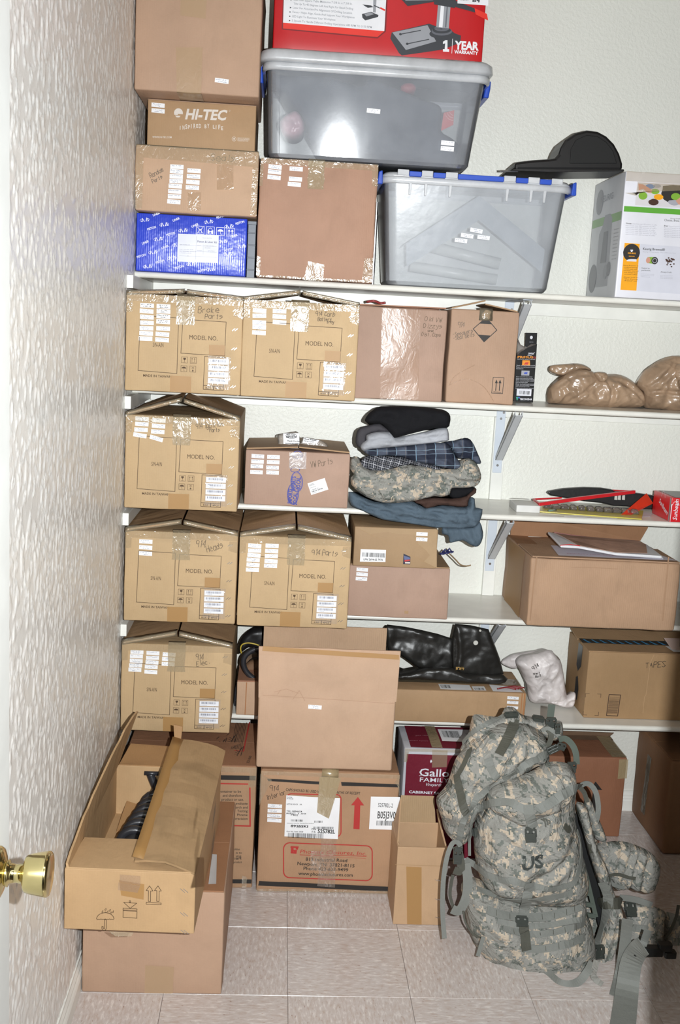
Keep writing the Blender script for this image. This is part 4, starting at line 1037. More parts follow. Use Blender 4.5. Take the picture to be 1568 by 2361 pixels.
disc(1320, 670, 46, 46, 3, .0012); f.textpx(q, 'KEURIG', c4(1301, 676), c4(1341, 678), 3.6, mi=1, off=.0016, bold=.03); f.textpx(q, 'BREWED', c4(1306, 690), c4(1336, 691), 1.8, mi=1, off=.0016, bold=.03)
f.poly(q, [P_(1313, 655), P_(1327, 655), P_(1327, 662), P_(1322, 667), P_(1317, 667)], 10, .0016); f.poly(q, [P_(1295, 702), P_(1345, 704), P_(1345, 716), P_(1295, 714)], 10, .0012)
for k, (st, y) in enumerate([('Keurig Brewed is an', 737), ('exceptional beverage', 746), ('brand made with', 755), ('carefully sourced', 764), ('and always fresh', 773), ('premium coffee', 782), ('Always look for', 797), ('"the Keurig', 806), ('Brewed" seal', 815)]): f.textpx(q, st, c4(1279+(k % 3)*3, y), c4(1355-(k % 3)*4, y+3), 2.4, mi=2 if 0 else 7, off=.0014)
f.textpx(q, 'Keurig Brewed\u00ae', c4(1378, 656), c4(1490, 661), 5.6, mi=3, off=.0014, bold=.01); f.textpx(q, 'Keurig K-Cup packs. The coffee you love', c4(1378, 668), c4(1545, 675), 2.6, mi=2, off=.0014)
f.poly(q, [P_(1402, 693), P_(1440, 693), P_(1440, 728), P_(1402, 724)], 6, .0012); disc(1405, 709, 12, 16, 5, .0013); disc(1438, 711, 18, 19, 3, .0015); disc(1438, 711, 13, 13, 2, .0016); disc(1438, 711, 9, 9, 3, .0017)
R_ = random.Random(4)
for k in range(22): disc(1512+R_.gauss(0, 13), 713+R_.gauss(0, 8), 5, 3.5, 7, .0014+k*.00002)
for (x, y) in ((1502, 732), (1524, 742), (1536, 728)): disc(x, y, 5, 3.5, 7)
for st, x, y, x1_, h_ in [('Sealed to', 1371, 752, 1412, 3.4), ('perfection.', 1371, 763, 1417, 3.4), ('Always fresh.', 1468, 772, 1526, 3.4)]: f.textpx(q, st, c4(x, y), c4(x1_, y+2), h_, mi=3, off=.0014)
for k in range(3): f.textpx(q, 'Keurig Brewed packs are carefully', c4(1367, 780+k*7), c4(1435-(20 if k == 2 else 0), 783+k*7), 2, mi=2, off=.0014); f.textpx(q, 'Always ready when you are for', c4(1466, 788+k*7), c4(1530, 791+k*7), 2, mi=2, off=.0014)
f.textpx(q, 'Choose, Brew, Enjoy.', c4(1487, 509), c4(1600, 515), 5.4, mi=3, off=.0014); f.textpx(q, "It's as simple as", c4(1519, 498), c4(1580, 500), 2.6, mi=3, off=.0014)
f.textpx(q, 'Choose:', c4(1290, 523), c4(1320, 525), 3, mi=3, off=.0014, bold=.02); f.textpx(q, 'Brew:', c4(1486, 536), c4(1506, 537), 3, mi=3, off=.0014, bold=.02)
for k in range(7): f.textpx(q, 'select from over 200 varieties of coffee', c4(1289 if k else 1324, 525+k*9), c4(1450-(k*7 % 11), 532+k*9), 2.6, mi=2, off=.0014); f.textpx(q, 'Place your K-Cup pack into the brewer', c4(1486 if k else 1510, 537+k*9), c4(1590, 542+k*9), 2.6, mi=2, off=.0014)
c.part('printed_front', q, mts, fixn=False)
q = MB(); lf = c.left; D_ = c.D
def LQ(y0, y1, a0, a1, mi, off=.0009): lf.quad(q, [(a0*D_, y0*c.H), (a1*D_, y0*c.H), (a1*D_, y1*c.H), (a0*D_, y1*c.H)], mi, off, 4, 2)
LQ(.002, .998, .01, .99, 0, .0006); LQ(.62, .69, .02, .98, 1)
lf.poly(q, [(.30*D_, .10*c.H), (.72*D_, .10*c.H), (.70*D_, .66*c.H), (.62*D_, .70*c.H), (.45*D_, .70*c.H), (.40*D_, .62*c.H), (.30*D_, .55*c.H)], 2, .001)
lf.poly(q, [(.42*D_, .30*c.H), (.62*D_, .30*c.H), (.60*D_, .56*c.H), (.46*D_, .56*c.H)], 3, .0013)
for (a, b, r_, m_) in ((.22, .83, .035, 4), (.20, .18, .04, 3), (.62, .22, .02, 4), (.72, .24, .02, 3)): lf.poly(q, [(a*D_+r_*math.cos(t), b*c.H+r_*1.1*math.sin(t)) for t in [i*math.pi/9 for i in range(18)]], m_, .0016)
lf.text(q, 'KEURIG', .12*D_+.04, .82*c.H, .02, width=.13, mi=4, off=.0018)
for k in range(9): lf.text(q, 'the simple way to enjoy', .80*D_, (.55-.03*k)*c.H, .004, width=.045, mi=4, off=.0018)
c.part('printed_side', q, [plain('silver_grey_print', (204, 206, 210), .4), plain('faded_green_print', (140, 176, 126), .4), plain('machine_grey_print', (160, 162, 168), .4), plain('machine_dark_print', (128, 130, 136), .4), plain('thin_grey_print', (150, 152, 158), .4)], fixn=False)
q = MB(); f.quad(q, [(.0005, c.H-.062), (P_(1350, 300)[0], c.H-.068), (P_(1350, 300)[0]+.002, c.H-.030), (c.W-.002, c.H-.026), (c.W-.002, c.H-.0005), (.0005, c.H-.0005)][:4], 0, .0018, 5, 5)
f.quad(q, [(.0005, c.H-.028), (c.W-.001, c.H-.026), (c.W-.001, c.H-.0005), (.0005, c.H-.0005)], 0, .0020, 20, 3)
c.part('olive_tape', q, TAPE_O, smooth=True, split=True)

# ================================================================== second shelf
c6 = cc(800, 680, .4898)
c = Carton((.653, -.322, Z2+.0005), .267, .29, .269, 0, .005, .003, .002, 31).make('carton', 'pinkish-brown taped carton with handwritten Old VW Dizzys and Dist. Caps', KRAFT_P)
f = c.front; q = MB()
f.quad(q, [f.px(*c6(155, 490)), f.px(*c6(335, 495)), f.px(*c6(345, 70)), f.px(*c6(165, 62))], 0, .0011, 10, 16)
c.part('clear_tape', q, tape_mat('crinkled_clear_tape', (205, 170, 146), .12, .14, .24, 60), smooth=True)
c.note(f, [('Old VW', c6(364, 122), c6(445, 128), 10), ('Dizzys', c6(358, 155), c6(446, 158), 10), ('and', c6(380, 172), c6(405, 174), 5), ('Dist. Caps', c6(350, 192), c6(440, 198), 8)], w=.0011)
q = MB()
for k, (a0, a1, b0, b1, dz_) in enumerate(((.006, .262, .004, .14, .004), (.006, .262, .142, .286, .003))):
    q.slab([c.top.P(a0, b0, .004), c.top.P(a1, b0, .004+.004), c.top.P(a1, b1, .006+dz_), c.top.P(a0, b1, .006+dz_)], (0, 0, 1), .004)
c.part('top_flap', q, KRAFT_R, split=True)
q = MB(); q.tube(catmull([c.top.P(.03, .05, .012), c.top.P(.05, .04, .016), c.top.P(.07, .05, .012), c.top.P(.085, .045, .014)], 4), .004, 6); q.build('tape_scrap', plain('red_scrap', (150, 60, 60), .4), c.root, smooth=True)
c = Carton((.934, -.305, Z2+.0005), .205, .26, .276, 0, .005, .003, .002, 32, tilt=0).make('carton', 'tan carton with printed black diamond and handwritten 914 Speakers Seat Belts', KRAFT_T)
f = c.front; q = MB(); S6 = lambda x, y: f.px(*c6(x, y))
dm = [S6(655, 106), S6(705, 166), S6(645, 221), S6(594, 160)]; f.frame(q, dm, .0022)
f.poly(q, [S6(655, 106), S6(682, 138), S6(625, 135)]); f.poly(q, [S6(645, 221), S6(676, 191), S6(617, 187)])
f.frame(q, [S6(688, 388), S6(739, 390), S6(732, 465), S6(681, 462)], .0016)
for x in (701, 718): f.line(q, [S6(x-1, 450), S6(x+2, 408)], .0024); f.poly(q, [S6(x-5, 415), S6(x+9, 416), S6(x+3, 398)])
f.line(q, [S6(690, 456), S6(726, 459)], .0014)
c.part('printed_marks', q, INK_K, fixn=False)
c.note(f, [('914', c6(521, 152), c6(553, 152), 12), ('-Speakers', c6(500, 196), c6(592, 178), 9), ('-Seat Belts', c6(502, 214), c6(600, 194), 9)], m=plain('dark_pencil', (92, 82, 70), .6), w=.0011)
q = MB(); top_tape(c, q, S6(655, 80)[0], .040, .030, seed=7, back=.05); c.part('centre_tape', q, TAPE, smooth=True)
q = MB()
for P4 in (([S6(480, 425), S6(560, 395), S6(640, 430), S6(690, 500)]), ([S6(480, 425), S6(510, 380), S6(600, 330)])):
    f.line(q, [p[:2] for p in catmull([(*p, 0) for p in P4], 6)], .0025, 0, .0012)
c.part('crease_tape', q, tape_mat('crinkled_clear_tape', (205, 170, 146), .16), split=True, fixn=False)
q = MB(); q.slab([c.top.P(.002, .01, .004), c.top.P(.105, .03, .030), c.top.P(.108, .20, .030), c.top.P(.002, .25, .004)], (0, 0, 1), .004); q.slab([c.top.P(.105, .03, .020), c.top.P(.2, .01, .004), c.top.P(.2, .25, .004), c.top.P(.11, .2, .022)], (0, 0, 1), .004)
c.part('top_flap', q, KRAFT_D, split=True)
# black hanging package
Yp = -.15
ol = pxo([(785, 500), (797, 292), (820, 268), (850, 250), (895, 232), (876, 507)], Yp, c6)
r = root('accessory_package', (1.205, Yp, Z2), 'tall black hanging retail package with orange word and bar code, right of the diamond carton', 'package')
BK = plain('glossy_black_card', (20, 20, 22), .3)
zb = Z2+.0005; ol = [(x, max(z, zb)) for x, z in ol]
prism(ol, Yp, Yp+.035, 'package_body', BK, r)
tb = pxo([(840, 262), (843, 178), (897, 179), (893, 262)], Yp+.033, c6); prism(tb, Yp+.036, Yp+.038, 'hang_tab', BK, r)
bl = pxo([(797, 290), (800, 205), (812, 232), (838, 248), (862, 232), (890, 232), (850, 250), (822, 266)], Yp+.02, c6); prism(bl, Yp+.005, Yp+.034, 'clear_blister', plastic('clear_blister_plastic', (150, 140, 135), .35, .1), r)
f = Face((ol[0][0], Yp, zb), (1, 0, 0), (0, 0, 1), (0, -1, 0), .07, .2); S6 = lambda x, y: f.px(*c6(x, y)); q = MB()
f.textpx(q, 'PRiMUS', c6(803, 297), c6(876, 298), 5.0, mi=0, bold=.03); f.textpx(q, 'IQ', c6(877, 298), c6(888, 298), 4, mi=3, bold=.02); f.textpx(q, 'ELECTRONIC BRAKE CONTROL', c6(803, 304), c6(886, 305), 1.6, mi=1)
f.textpx(q, 'SEMPRO', c6(853, 280), c6(880, 280), 4.2, mi=1, bold=.02); f.line(q, [S6(850, 284), S6(866, 286), S6(884, 270)], .0009, 1)
f.poly(q, [S6(824, 331), S6(862, 332), S6(861, 308), S6(826, 307)], 0); f.poly(q, [S6(832, 328), S6(852, 328), S6(855, 316), S6(840, 318)], 3, .001)
f.poly(q, [S6(820, 379), S6(858, 380), S6(860, 357), S6(822, 356)], 2); f.poly(q, [S6(832, 372), S6(848, 373), S6(850, 364), S6(836, 364)], 4, .001)
for k, (y, x0, x1) in enumerate([(333,799,885),(341,797,886),(349,797,830),(387,797,872),(395,796,875),(401,796,884),(407,796,880),(413,795,850),(421,795,884),(427,795,880),(433,795,858),(441,794,878)]): f.textpx(q, 'Power cord and bracket included', c6(x0, y), c6(x1, y+.5), 1.9, mi=1)
f.poly(q, [S6(798, 474), S6(867, 476), S6(869, 444), S6(800, 442)], 1); a, b = S6(811, 467); a1, _ = S6(860, 467); barcode(f, q, a, b, a1-a, .011, 5, off=.001)
f.textpx(q, 'TEKONSHA', c6(813, 495), c6(871, 496), 4.6, mi=1, bold=.03); f.poly(q, [S6(796, 480), S6(812, 480), S6(809, 486), S6(805, 486), S6(803, 496), S6(799, 496)], 6); f.poly(q, [S6(803, 480), S6(816, 481), S6(810, 489)], 4, .001)
f2 = Face((1.2, Yp+.036, zb), (1, 0, 0), (0, 0, 1), (0, -1, 0), .07, .2); a, b = f2.px(*c6(868, 200)); f2.poly(q, [(a+.0045*math.cos(t), b+.0055*math.sin(t)) for t in [i*math.pi/6 for i in range(12)]], 1); f2.textpx(q, 'PRIMUS', c6(859, 224), c6(877, 224), 2, mi=2)
tag(q.build('package_print', [plain('amber_print', (240, 150, 30), .4), plain('white_print', (228, 228, 236), .45), plain('grey_print', (168, 168, 178), .4), plain('red_print_small', (200, 50, 40), .5), plain('blue_print', (50, 80, 190), .5), INK_K, plain('teal_print', (40, 160, 130), .5)], r, fixn=False), kind='stuff')

# ================================================================== third shelf
c = Carton((.3415, -.337, Z3+.0005), .312, .30, .166, 0, .004, .002, .002, 41).make('carton', 'pinkish carton with blue oval tape print and handwritten VW Parts', KRAFT_P)
f = c.front; S7 = lambda x, y: f.px(*c7(x, y)); q = MB()
f.quad(q, [S7(1110, 503), S7(1220, 507), S7(1222, 400), S7(1114, 402)], 0, .0014, 5, 5)
c.part('clear_tape', q, tape_mat('bluish_clear_tape', (214, 206, 206), .40, .25, .2, 60), smooth=True)
q = MB(); IB = plain('blue_tape_print', (52, 60, 150), .5)
def oval(cx, cy, rx, ry, ang, w):
    a0, b0 = S7(cx, cy); f.frame(q, [(a0+rx*.000375*math.cos(t)*math.cos(ang)-ry*.000375*math.sin(t)*math.sin(ang), b0+rx*.000375*math.cos(t)*math.sin(ang)+ry*.000375*math.sin(t)*math.cos(ang)) for t in [i*math.pi/20 for i in range(40)]], w)
oval(1136, 668, 44, 84, 0, .0022); oval(1136, 668, 38, 76, 0, .0008); oval(1160, 590, 46, 80, .1, .0022); oval(1160, 590, 40, 72, .1, .0008); oval(1166, 416, 38, 30, 0, .0022); oval(1150, 512, 36, 18, .1, .0018)
for st, x, y0, y1 in (('SO.CAL', 1160, 740, 640), ('IMPORTS', 1128, 730, 610), ('SO.CAL', 1182, 640, 540), ('IMPORTS', 1150, 650, 530)):
    a, b = S7(x, y0); f.text(q, st, a, b, .013, width=(y0-y1)*.000375, ang=math.pi/2, bold=.05)
f.textpx(q, 'SO.CAL', c7(1140, 424), c7(1192, 426), 5.5, bold=.03)
c.part('blue_oval_print', q, IB, fixn=False)
q = MB(); a, b = S7(1297, 620); cs, sn = math.cos(.36), math.sin(.36)
def L7(u, v): return (a+u*cs-v*sn, b+u*sn+v*cs)
f.quad(q, [L7(-.027, -.0185), L7(.027, -.0185), L7(.027, .0185), L7(-.027, .0185)], 0, .0012)
for st, u, v, h_, w_ in (('SO CAL IMPORTS', -.024, .012, .002, .014), ('AIR COOLED', -.024, .0085, .0025, .016), ('1234 ANY RD UNIT', -.024, .002, .0018, .018), ('LONGEE CA', -.022, -.0055, .0024, .022), ('0872-2930', -.0225, -.0115, .0042, .034), ('TRACKING', -.022, -.0155, .0016, .014)):
    x, y = L7(u, v); f.text(q, st, x, y, h_, width=w_, ang=.36, mi=1, off=.0016, bold=.02)
c.part('shipping_label', q, [PAPER, INK_K], fixn=False)
c.scrawl_labels(f, [(909,425),(907,459),(903,490),(900,528),(1010,430),(1008,463),(1004,498),(1004,530)], tr=c7)
c.note(f, [('VW Parts', c7(1252, 500), c7(1392, 474), 13)])
q = MB()
for (a0, a1, z0_, z1_) in ((.002, .155, .002, .012), (.158, .31, .012, .003)):
    q.slab([c.top.P(a0, .004, z0_+.003), c.top.P(a1, .004, z1_+.003), c.top.P(a1, .296, z1_+.003), c.top.P(a0, .296, z0_+.003)], (0, 0, 1), .004)
c.part('top_flap', q, KRAFT_D, split=True)
# small white box
cA = cc(1050, 1100, .33036); c8 = cc(780, 920, .5026)
c = Carton((1.186, -.262, Z3+.0005), .074, .11, .022, 0, .002, .0005, .0, 42).make('small_box', 'small flat white cardboard box at the edge of the third shelf', plain('white_box_board', (216, 215, 212), .5))
q = MB(); c.top.quad(q, [(.001, .108), (.073, .108), (.06, .12), (.012, .122)], 0, .004); c.part('tuck_flap', q, plain('white_box_board', (216, 215, 212), .5))
# red-white-blue items: bow saw, black holster, blister cards, tag, papers
def A3(x, y, Y): return atY(*cA(x, y), Y)
r = root('hacksaw', (1.35, -.2, Z3+.03), 'red flat-bar saw frame lying on the clutter of the third shelf', 'tool')
RP = plain('red_tool_paint', (200, 36, 44), .35)
q = MB()
p = [A3(580, 190, -.24), A3(860, 150, -.22), A3(1250, 102, -.16)]; wv = Vector((0, .0, 1)); q.ribbon(p, wv, [.010, .011, .010], .012)
q.build('front_bar', RP, r, bevel=.001)
q = MB(); q.ribbon([A3(1095, 92, -.06), A3(1250, 100, -.16)], (0, .3, 1), .005, .006); q.build('end_bar', RP, r)
q = MB(); q.ribbon([A3(545, 155, -.15), A3(590, 190, -.24)], (0, .3, 1), .006, .006); q.ribbon([A3(545, 155, -.15), A3(740, 145, -.10)], (0, .3, 1), .005, .006); q.build('rear_bar', RP, r)
r2 = root('belt_holster', (1.42, -.1, Z3), 'black flat holster with slots lying behind the red saw frame', 'holster')
ho = pxo([(640, 112), (655, 98), (760, 80), (900, 72), (1020, 76), (1095, 88), (1120, 105), (1240, 108), (1390, 130), (1398, 225), (1290, 222), (1200, 205), (1100, 200), (1020, 180), (900, 168), (800, 150), (665, 128)], -.08, cA)
prism(ho, -.085, -.06, 'holster_body', plain('black_coated_fabric', (22, 23, 25), .45, bumpy=.2, bscale=80), r2, bevel=.004)
for x in (1122, 1146, 1175):
    q = MB(); a = [A3(x-9, 128, -.088), A3(x+9, 126, -.088), A3(x+8, 160, -.088), A3(x-12, 158, -.088)]; q.slab(a, (0, -1, 0), .002); q.build('slot_window', plain('pale_gap', (200, 198, 190), .5), r2)
YB = plain('yellow_clear_card', (200, 186, 70), .3); CLB = plastic('clear_blister_plastic', (190, 190, 190), .35, .1)
r3 = root('blister_card', (1.33, -.2, Z3), 'yellow backed blister strip of small metal parts in front of the holster', 'package')
q = MB(); zz = Z3+.001
bc = [atZ(*cA(590, 245), zz), atZ(*cA(1300, 298), zz), atZ(*cA(1312, 240), zz), atZ(*cA(600, 195), zz)]; q.slab([v+Vector((0, 0, .003)) for v in bc], (0, 0, 1), .003); q.build('card', YB, r3)
R_ = random.Random(12)
for k in range(11):
    t = .06+k*.085; b0 = bc[0].lerp(bc[1], t); b1 = bc[3].lerp(bc[2], t); m_ = b0.lerp(b1, .55); w_ = .010+R_.uniform(0, .006)
    q = MB(); loft(q, [rring(m_.x-w_, m_.x+w_, m_.y-.018, m_.y+.014, zz+.003, .006, 3), rring(m_.x-w_*.9, m_.x+w_*.9, m_.y-.015, m_.y+.011, zz+.014, .006, 3), rring(m_.x-w_*.6, m_.x+w_*.6, m_.y-.010, m_.y+.007, zz+.018, .004, 3)]); o = q.build('blister', CLB, r3, smooth=True)
    q = MB(); q.tube([(m_.x-w_*.6, m_.y, zz+.008), (m_.x+w_*.6, m_.y+.003, zz+.008)], .004, 8); q.build('metal_part', STEEL if k % 2 else plain('dark_steel_part', (60, 60, 66), .3, .8), o)
q = MB(); a, b, c_, d = A3(1145, 272, -.255), A3(1215, 268, -.25), A3(1380, 182, -.14), A3(1335, 112, -.14)
n_ = (b-a).cross(d-a); q.slab([a, b, c_, d], n_, .0015); tag(q.build('orange_tag', plain('orange_red_tag', (214, 62, 36), .45, bumpy=.4, bscale=60)), 'creased orange-red paper tag sticking up at the right of the blister strip', 'tag')
q = MB(); bc = [atZ(*cA(760, 272), zz), atZ(*cA(1000, 290), zz), atZ(*cA(1360, 275), zz), atZ(*cA(1380, 250), zz), atZ(*cA(1100, 225), zz)]; b_ = len(bc); q.add([v+Vector((0, 0, -.0006)) for v in bc]+[v+Vector((0, 0, -.0001)) for v in bc], [tuple(range(b_)), tuple(range(b_, 2*b_))]+[(i, (i+1) % b_, b_+(i+1) % b_, b_+i) for i in range(b_)])
tag(q.build('paper_slip', plain('glossy_white_paper', (222, 220, 226), .3)), 'thin white paper slip lying under the yellow blister strip', 'paper')
for k, (x0, y0, x1, y1) in enumerate(((650, 245, 700, 240),)):
    q = MB(); a = atZ(*cA(x0, y0), zz); b = atZ(*cA(x1, y1), zz); q.tube([(a.x+.0, a.y, zz+.004), (b.x, b.y, zz+.004)], .0045, 10); tag(q.build('clear_tube', plastic('teal_clear', (150, 190, 180), .4, .1), smooth=True), 'tiny clear plastic tube at the shelf edge right of the white box', 'tube')
# red blade box
c = Carton((1.651, -.325, Z3+.0005), .17, .16, .075, -.0, .002, .0008, .0, 43).make('small_box', 'small red and white box with white script word, right end of third shelf', plain('red_glossy_carton', (206, 32, 40), .3))
f = c.front; q = MB(); f.text(q, 'Sunbeam', .022, .006, .014, width=.064, ang=math.pi/2, bold=.01, slant=.2, off=.001)
lf = c.left; lf.text(q, 'Sunbeam', .055, .045, .017, width=.085, ang=-.35, bold=.012, slant=.2, off=.001)
for ff, a, b, rr in ((f, .014, .035, .03), (lf, .09, .04, .045)): ff.line(q, [(a+rr*.45*math.cos(t), b+rr*math.sin(t)) for t in [i*math.pi/10 for i in range(2, 9)]], .0012, 0, .001)
f.quad(q, [(.0, .055), (.001, .0), (.002, .0), (.003, .055)], 0, .001, 1, 2)
c.part('white_script_print', q, plain('white_print', (228, 228, 236), .45), fixn=False)
q = MB(); lf.quad(q, [(.148, .002), (.159, .002), (.159, .073), (.148, .073)], 0, .0009); c.top.quad(q, [(.012, .003), (.168, .003), (.168, .155), (.012, .155)], 0, .0009); c.part('grey_panel', q, plain('grey_panel_print', (150, 150, 150), .4), split=True)

# ================================================================== fourth shelf
c2b = cc(780, 1160, .50255)
cs_ = Carton((.669, -.352, Z4+.0005), .308, .31, .160, 0, .004, .002, .002, 51).make('carton', 'plain pinkish carton on the fourth shelf, under the smaller brown box with bar code', KRAFT_P)
cs_.scrawl_labels(cs_.front, [(110, 305, -.04), (109, 326, -.04), (106, 347, -.04)], tr=c2b, size=(.035, .011))
q = MB()
for a0, a1 in ((.002, .152), (.156, .306)): q.slab([cs_.top.P(a0, .003, .0035), cs_.top.P(a1, .003, .0035), cs_.top.P(a1, .306, .0035), cs_.top.P(a0, .306, .0035)], (0, 0, 1), .003)
cs_.part('top_flap', q, KRAFT_D, split=True)
q = MB(); cs_.front.quad(q, [(.175, .015), (.187, .015), (.187, .024), (.175, .024)], 0, .001, 2, 1); cs_.part('scuff_mark', q, KRAFT_D)
c = Carton((.676, -.381, .9295), .251, .22, .120, 0, .003, .001, .001, 52).make('carton', 'smooth brown box with white LPN bar code sticker, under the hanging jeans', cardboard('brown_smooth_board', (174, 140, 104), .05, .1))
f = c.front; S2 = lambda x, y: f.px(*c2b(x, y)); q = MB()
f.quad(q, [S2(99, 268), S2(216, 270), S2(219, 214), S2(103, 211)], 0, .0009)
a, b = S2(109, 245); a1, _ = S2(214, 245); barcode(f, q, a, b, a1-a, .013, 1, off=.0013); f.textpx(q, 'LPN 2694 62 7976', c2b(116, 262), c2b(204, 264), 4.6, mi=1, off=.0013, bold=.02)
c.part('barcode_sticker', q, [PAPER, INK_K], fixn=False)
q = MB(); f.quad(q, [S2(297, 280), S2(330, 281), S2(331, 246), S2(299, 231)], 0, .0008); f.poly(q, [S2(303, 268), S2(329, 264), S2(330, 258), S2(304, 260)], 1, .0011); f.poly(q, [S2(303, 260), S2(329, 257), S2(330, 250), S2(300, 240)], 2, .0011); f.poly(q, [S2(306, 276), S2(329, 277), S2(329, 270), S2(306, 270)], 3, .0011)
c.part('window_cutout', q, [plain('dark_window', (40, 40, 60), .4), plain('red_stripe', (190, 50, 50), .5), plain('slate_stripe', (90, 100, 140), .5), plain('cream_stripe', (220, 210, 200), .5)], fixn=False)
q = MB(); f.line(q, [S2(85, 112), S2(452, 298)], .0007, 0, .0006); f.poly(q, [S2(85, 113), S2(452, 120), S2(452, 298)], 1, .0004); c.part('fold_line', q, [KRAFT_IN, cardboard('brown_smooth_light', (180, 147, 110), .05, .1)], fixn=False)
c.scrawl_labels(f, [(384, 142), (383, 166)], tr=c2b, size=(.034, .0108))
# string and blue scrap behind
q = MB(); q.tube(catmull([atY(1035, 1275, -.28), atY(1050, 1290, -.26), atY(1062, 1302, -.25), atY(1076, 1305, -.24), atY(1086, 1303, -.24)], 5), .0022, 6); tag(q.build('jute_string', plain('jute_string', (150, 124, 92), .8), smooth=True), 'loose end of tan string sticking out behind the plain pinkish carton', 'string')
q = MB(); 
for k in range(5): a = atY(1014+k*5, 1276-k, -.30+.004*k); q.tube([a, a+Vector((.01, 0, .012*(1 if k % 2 else -.2))), a+Vector((.016, 0, .002))], .003, 6)
for p in islands(q): pass
tag(q.build('blue_wire_bundle', plain('navy_plastic', (40, 44, 96), .35), smooth=True), 'small navy blue plastic scraps on top of the plain pinkish carton', 'scrap', kind='stuff')
# big wide carton, flap up behind
c = Carton((1.214, -.392, Z4+.0005), .462, .37, .212, 0, .007, .004, .003, 53).make('carton', 'wide brown carton with raised rear flap and a mailer envelope lying on it', cardboard('kraft_brown_wide', (190, 150, 118), .14, .4))
f = c.front; SA = lambda x, y: f.px(*cA(x, y))
q = MB()
for x0, x1 in ((560, 590), (1482, 1490)):
    f.line(q, [SA(x0+6, 560), SA(x0-20, 800), SA(x0-38, 1000)], .004, 0, .0009)
f.line(q, [SA(810, 632), SA(900, 628), SA(1130, 640)], .0016, 0, .0009); c.part('corner_crease', q, cardboard('kraft_dark_crease', (176, 136, 104)), split=True, fixn=False)
q = MB(); yb_ = -.03; zt = Z4+.215
fl = [(c.W3(.012, .36, .212)), (c.W3(.455, .36, .212)), c.W3(.470, .34, .262), c.W3(.458, .335, .283), c.W3(.44, .335, .285), c.W3(.02, .345, .292), c.W3(.004, .345, .284)]
n_ = len(fl); q.add(fl+[v+Vector((0, .005, 0)) for v in fl], [tuple(range(n_)), tuple(reversed(range(n_, 2*n_)))]+[(i, n_+i, n_+(i+1) % n_, (i+1) % n_) for i in range(n_)])
c.part('rear_flap', q, cardboard('kraft_inner_brown', (170, 124, 90), .1))
q = MB(); q.slab([c.top.P(.003, .002, .0045), c.top.P(.459, .002, .0045), c.top.P(.459, .20, .006), c.top.P(.003, .20, .006)], (0, 0, 1), .004); c.part('front_flap', q, cardboard('kraft_brown_wide', (190, 150, 118)), bevel=.001)
q = MB(); q.slab([c.top.P(.003, .205, .003), c.top.P(.07, .205, .003), c.top.P(.07, .365, .003), c.top.P(.003, .365, .003)], (0, 0, 1), .003); c.part('side_flap', q, cardboard('kraft_inner_brown', (170, 124, 90), .1))
q = MB(); lf = c.left; lf.quad(q, [(.05, .001), (.28, .001), (.28, .21), (.05, .21)], 0, .0014, 5, 6); c.part('side_tape', q, TAPE_B, smooth=True)
q = MB(); tp_ = Face(c.top.P(0, 0, .0062), c.U, -c.N, c.V, c.W, c.D); tp_.quad(q, [(.085, .012), (.452, .004), (.40, .15), (.10, .17)], 0, .0005)
barcode(tp_, q, .34, .03, .08, .05, 1, off=.001); tp_.text(q, 'PRIORITY MAIL EXPRESS', .12, .04, .012, width=.17, mi=2, off=.001)
c.part('shipping_label', q, [plain('pinkish_label_paper', (214, 208, 216), .4), INK_K, plain('faded_pink_print', (196, 150, 160), .5)], fixn=False)
# mailer
r = root('mailer_envelope', (1.42, -.2, Z4+.22), 'crumpled white and brown padded mailer envelope with red stripe on top of the wide carton', 'envelope')
def mail(q, z_off, px_, thick, mi=0):
    top = [atY(*cA(x, y), Y) for x, y, Y in px_]; n_ = len(top)
    q.add(top+[v-Vector((0, 0, thick)) for v in top], [tuple(range(n_)), tuple(reversed(range(n_, 2*n_)))]+[(i, n_+i, n_+(i+1) % n_, (i+1) % n_) for i in range(n_)], mi)
q = MB(); mail(q, 0, [(735, 475, -.37), (860, 482, -.37), (1120, 530, -.375), (1440, 548, -.385), (1455, 560, -.37), (1340, 470, -.22), (1280, 446, -.19), (1000, 425, -.19), (830, 410, -.19), (645, 382, -.19)], .008)
q.build('envelope_body', plain('white_poly_mailer', (226, 226, 230), .35, bumpy=.4, bscale=35), r, bevel=.003)
q = MB(); mail(q, 0, [(860, 482-6, -.36), (1120, 524, -.365), (1340, 530, -.36), (1330, 470, -.24), (1280, 444, -.2), (1000, 422, -.2), (830, 408, -.2), (690, 388, -.2), (760, 420, -.25)], .001)
q.build('brown_print_area', plain('brown_mailer_print', (176, 142, 124), .45, bumpy=.6, bscale=45, var=.2), r)
q = MB(); q.ribbon([atY(*cA(732, 476), -.372), atY(*cA(800, 470), -.373), atY(*cA(870, 480), -.374)], (0, 0, 1), .0022, .0015); q.build('red_stripe', RP, r)
q = MB(); q.ribbon(catmull([atY(*cA(690, 385), -.195), atY(*cA(830, 406), -.195), atY(*cA(1000, 424), -.195), atY(*cA(1280, 445), -.195)], 6), (0, 1, 0), .004, .0015); q.build('seam', plain('seam_pink', (170, 110, 110), .6), r)

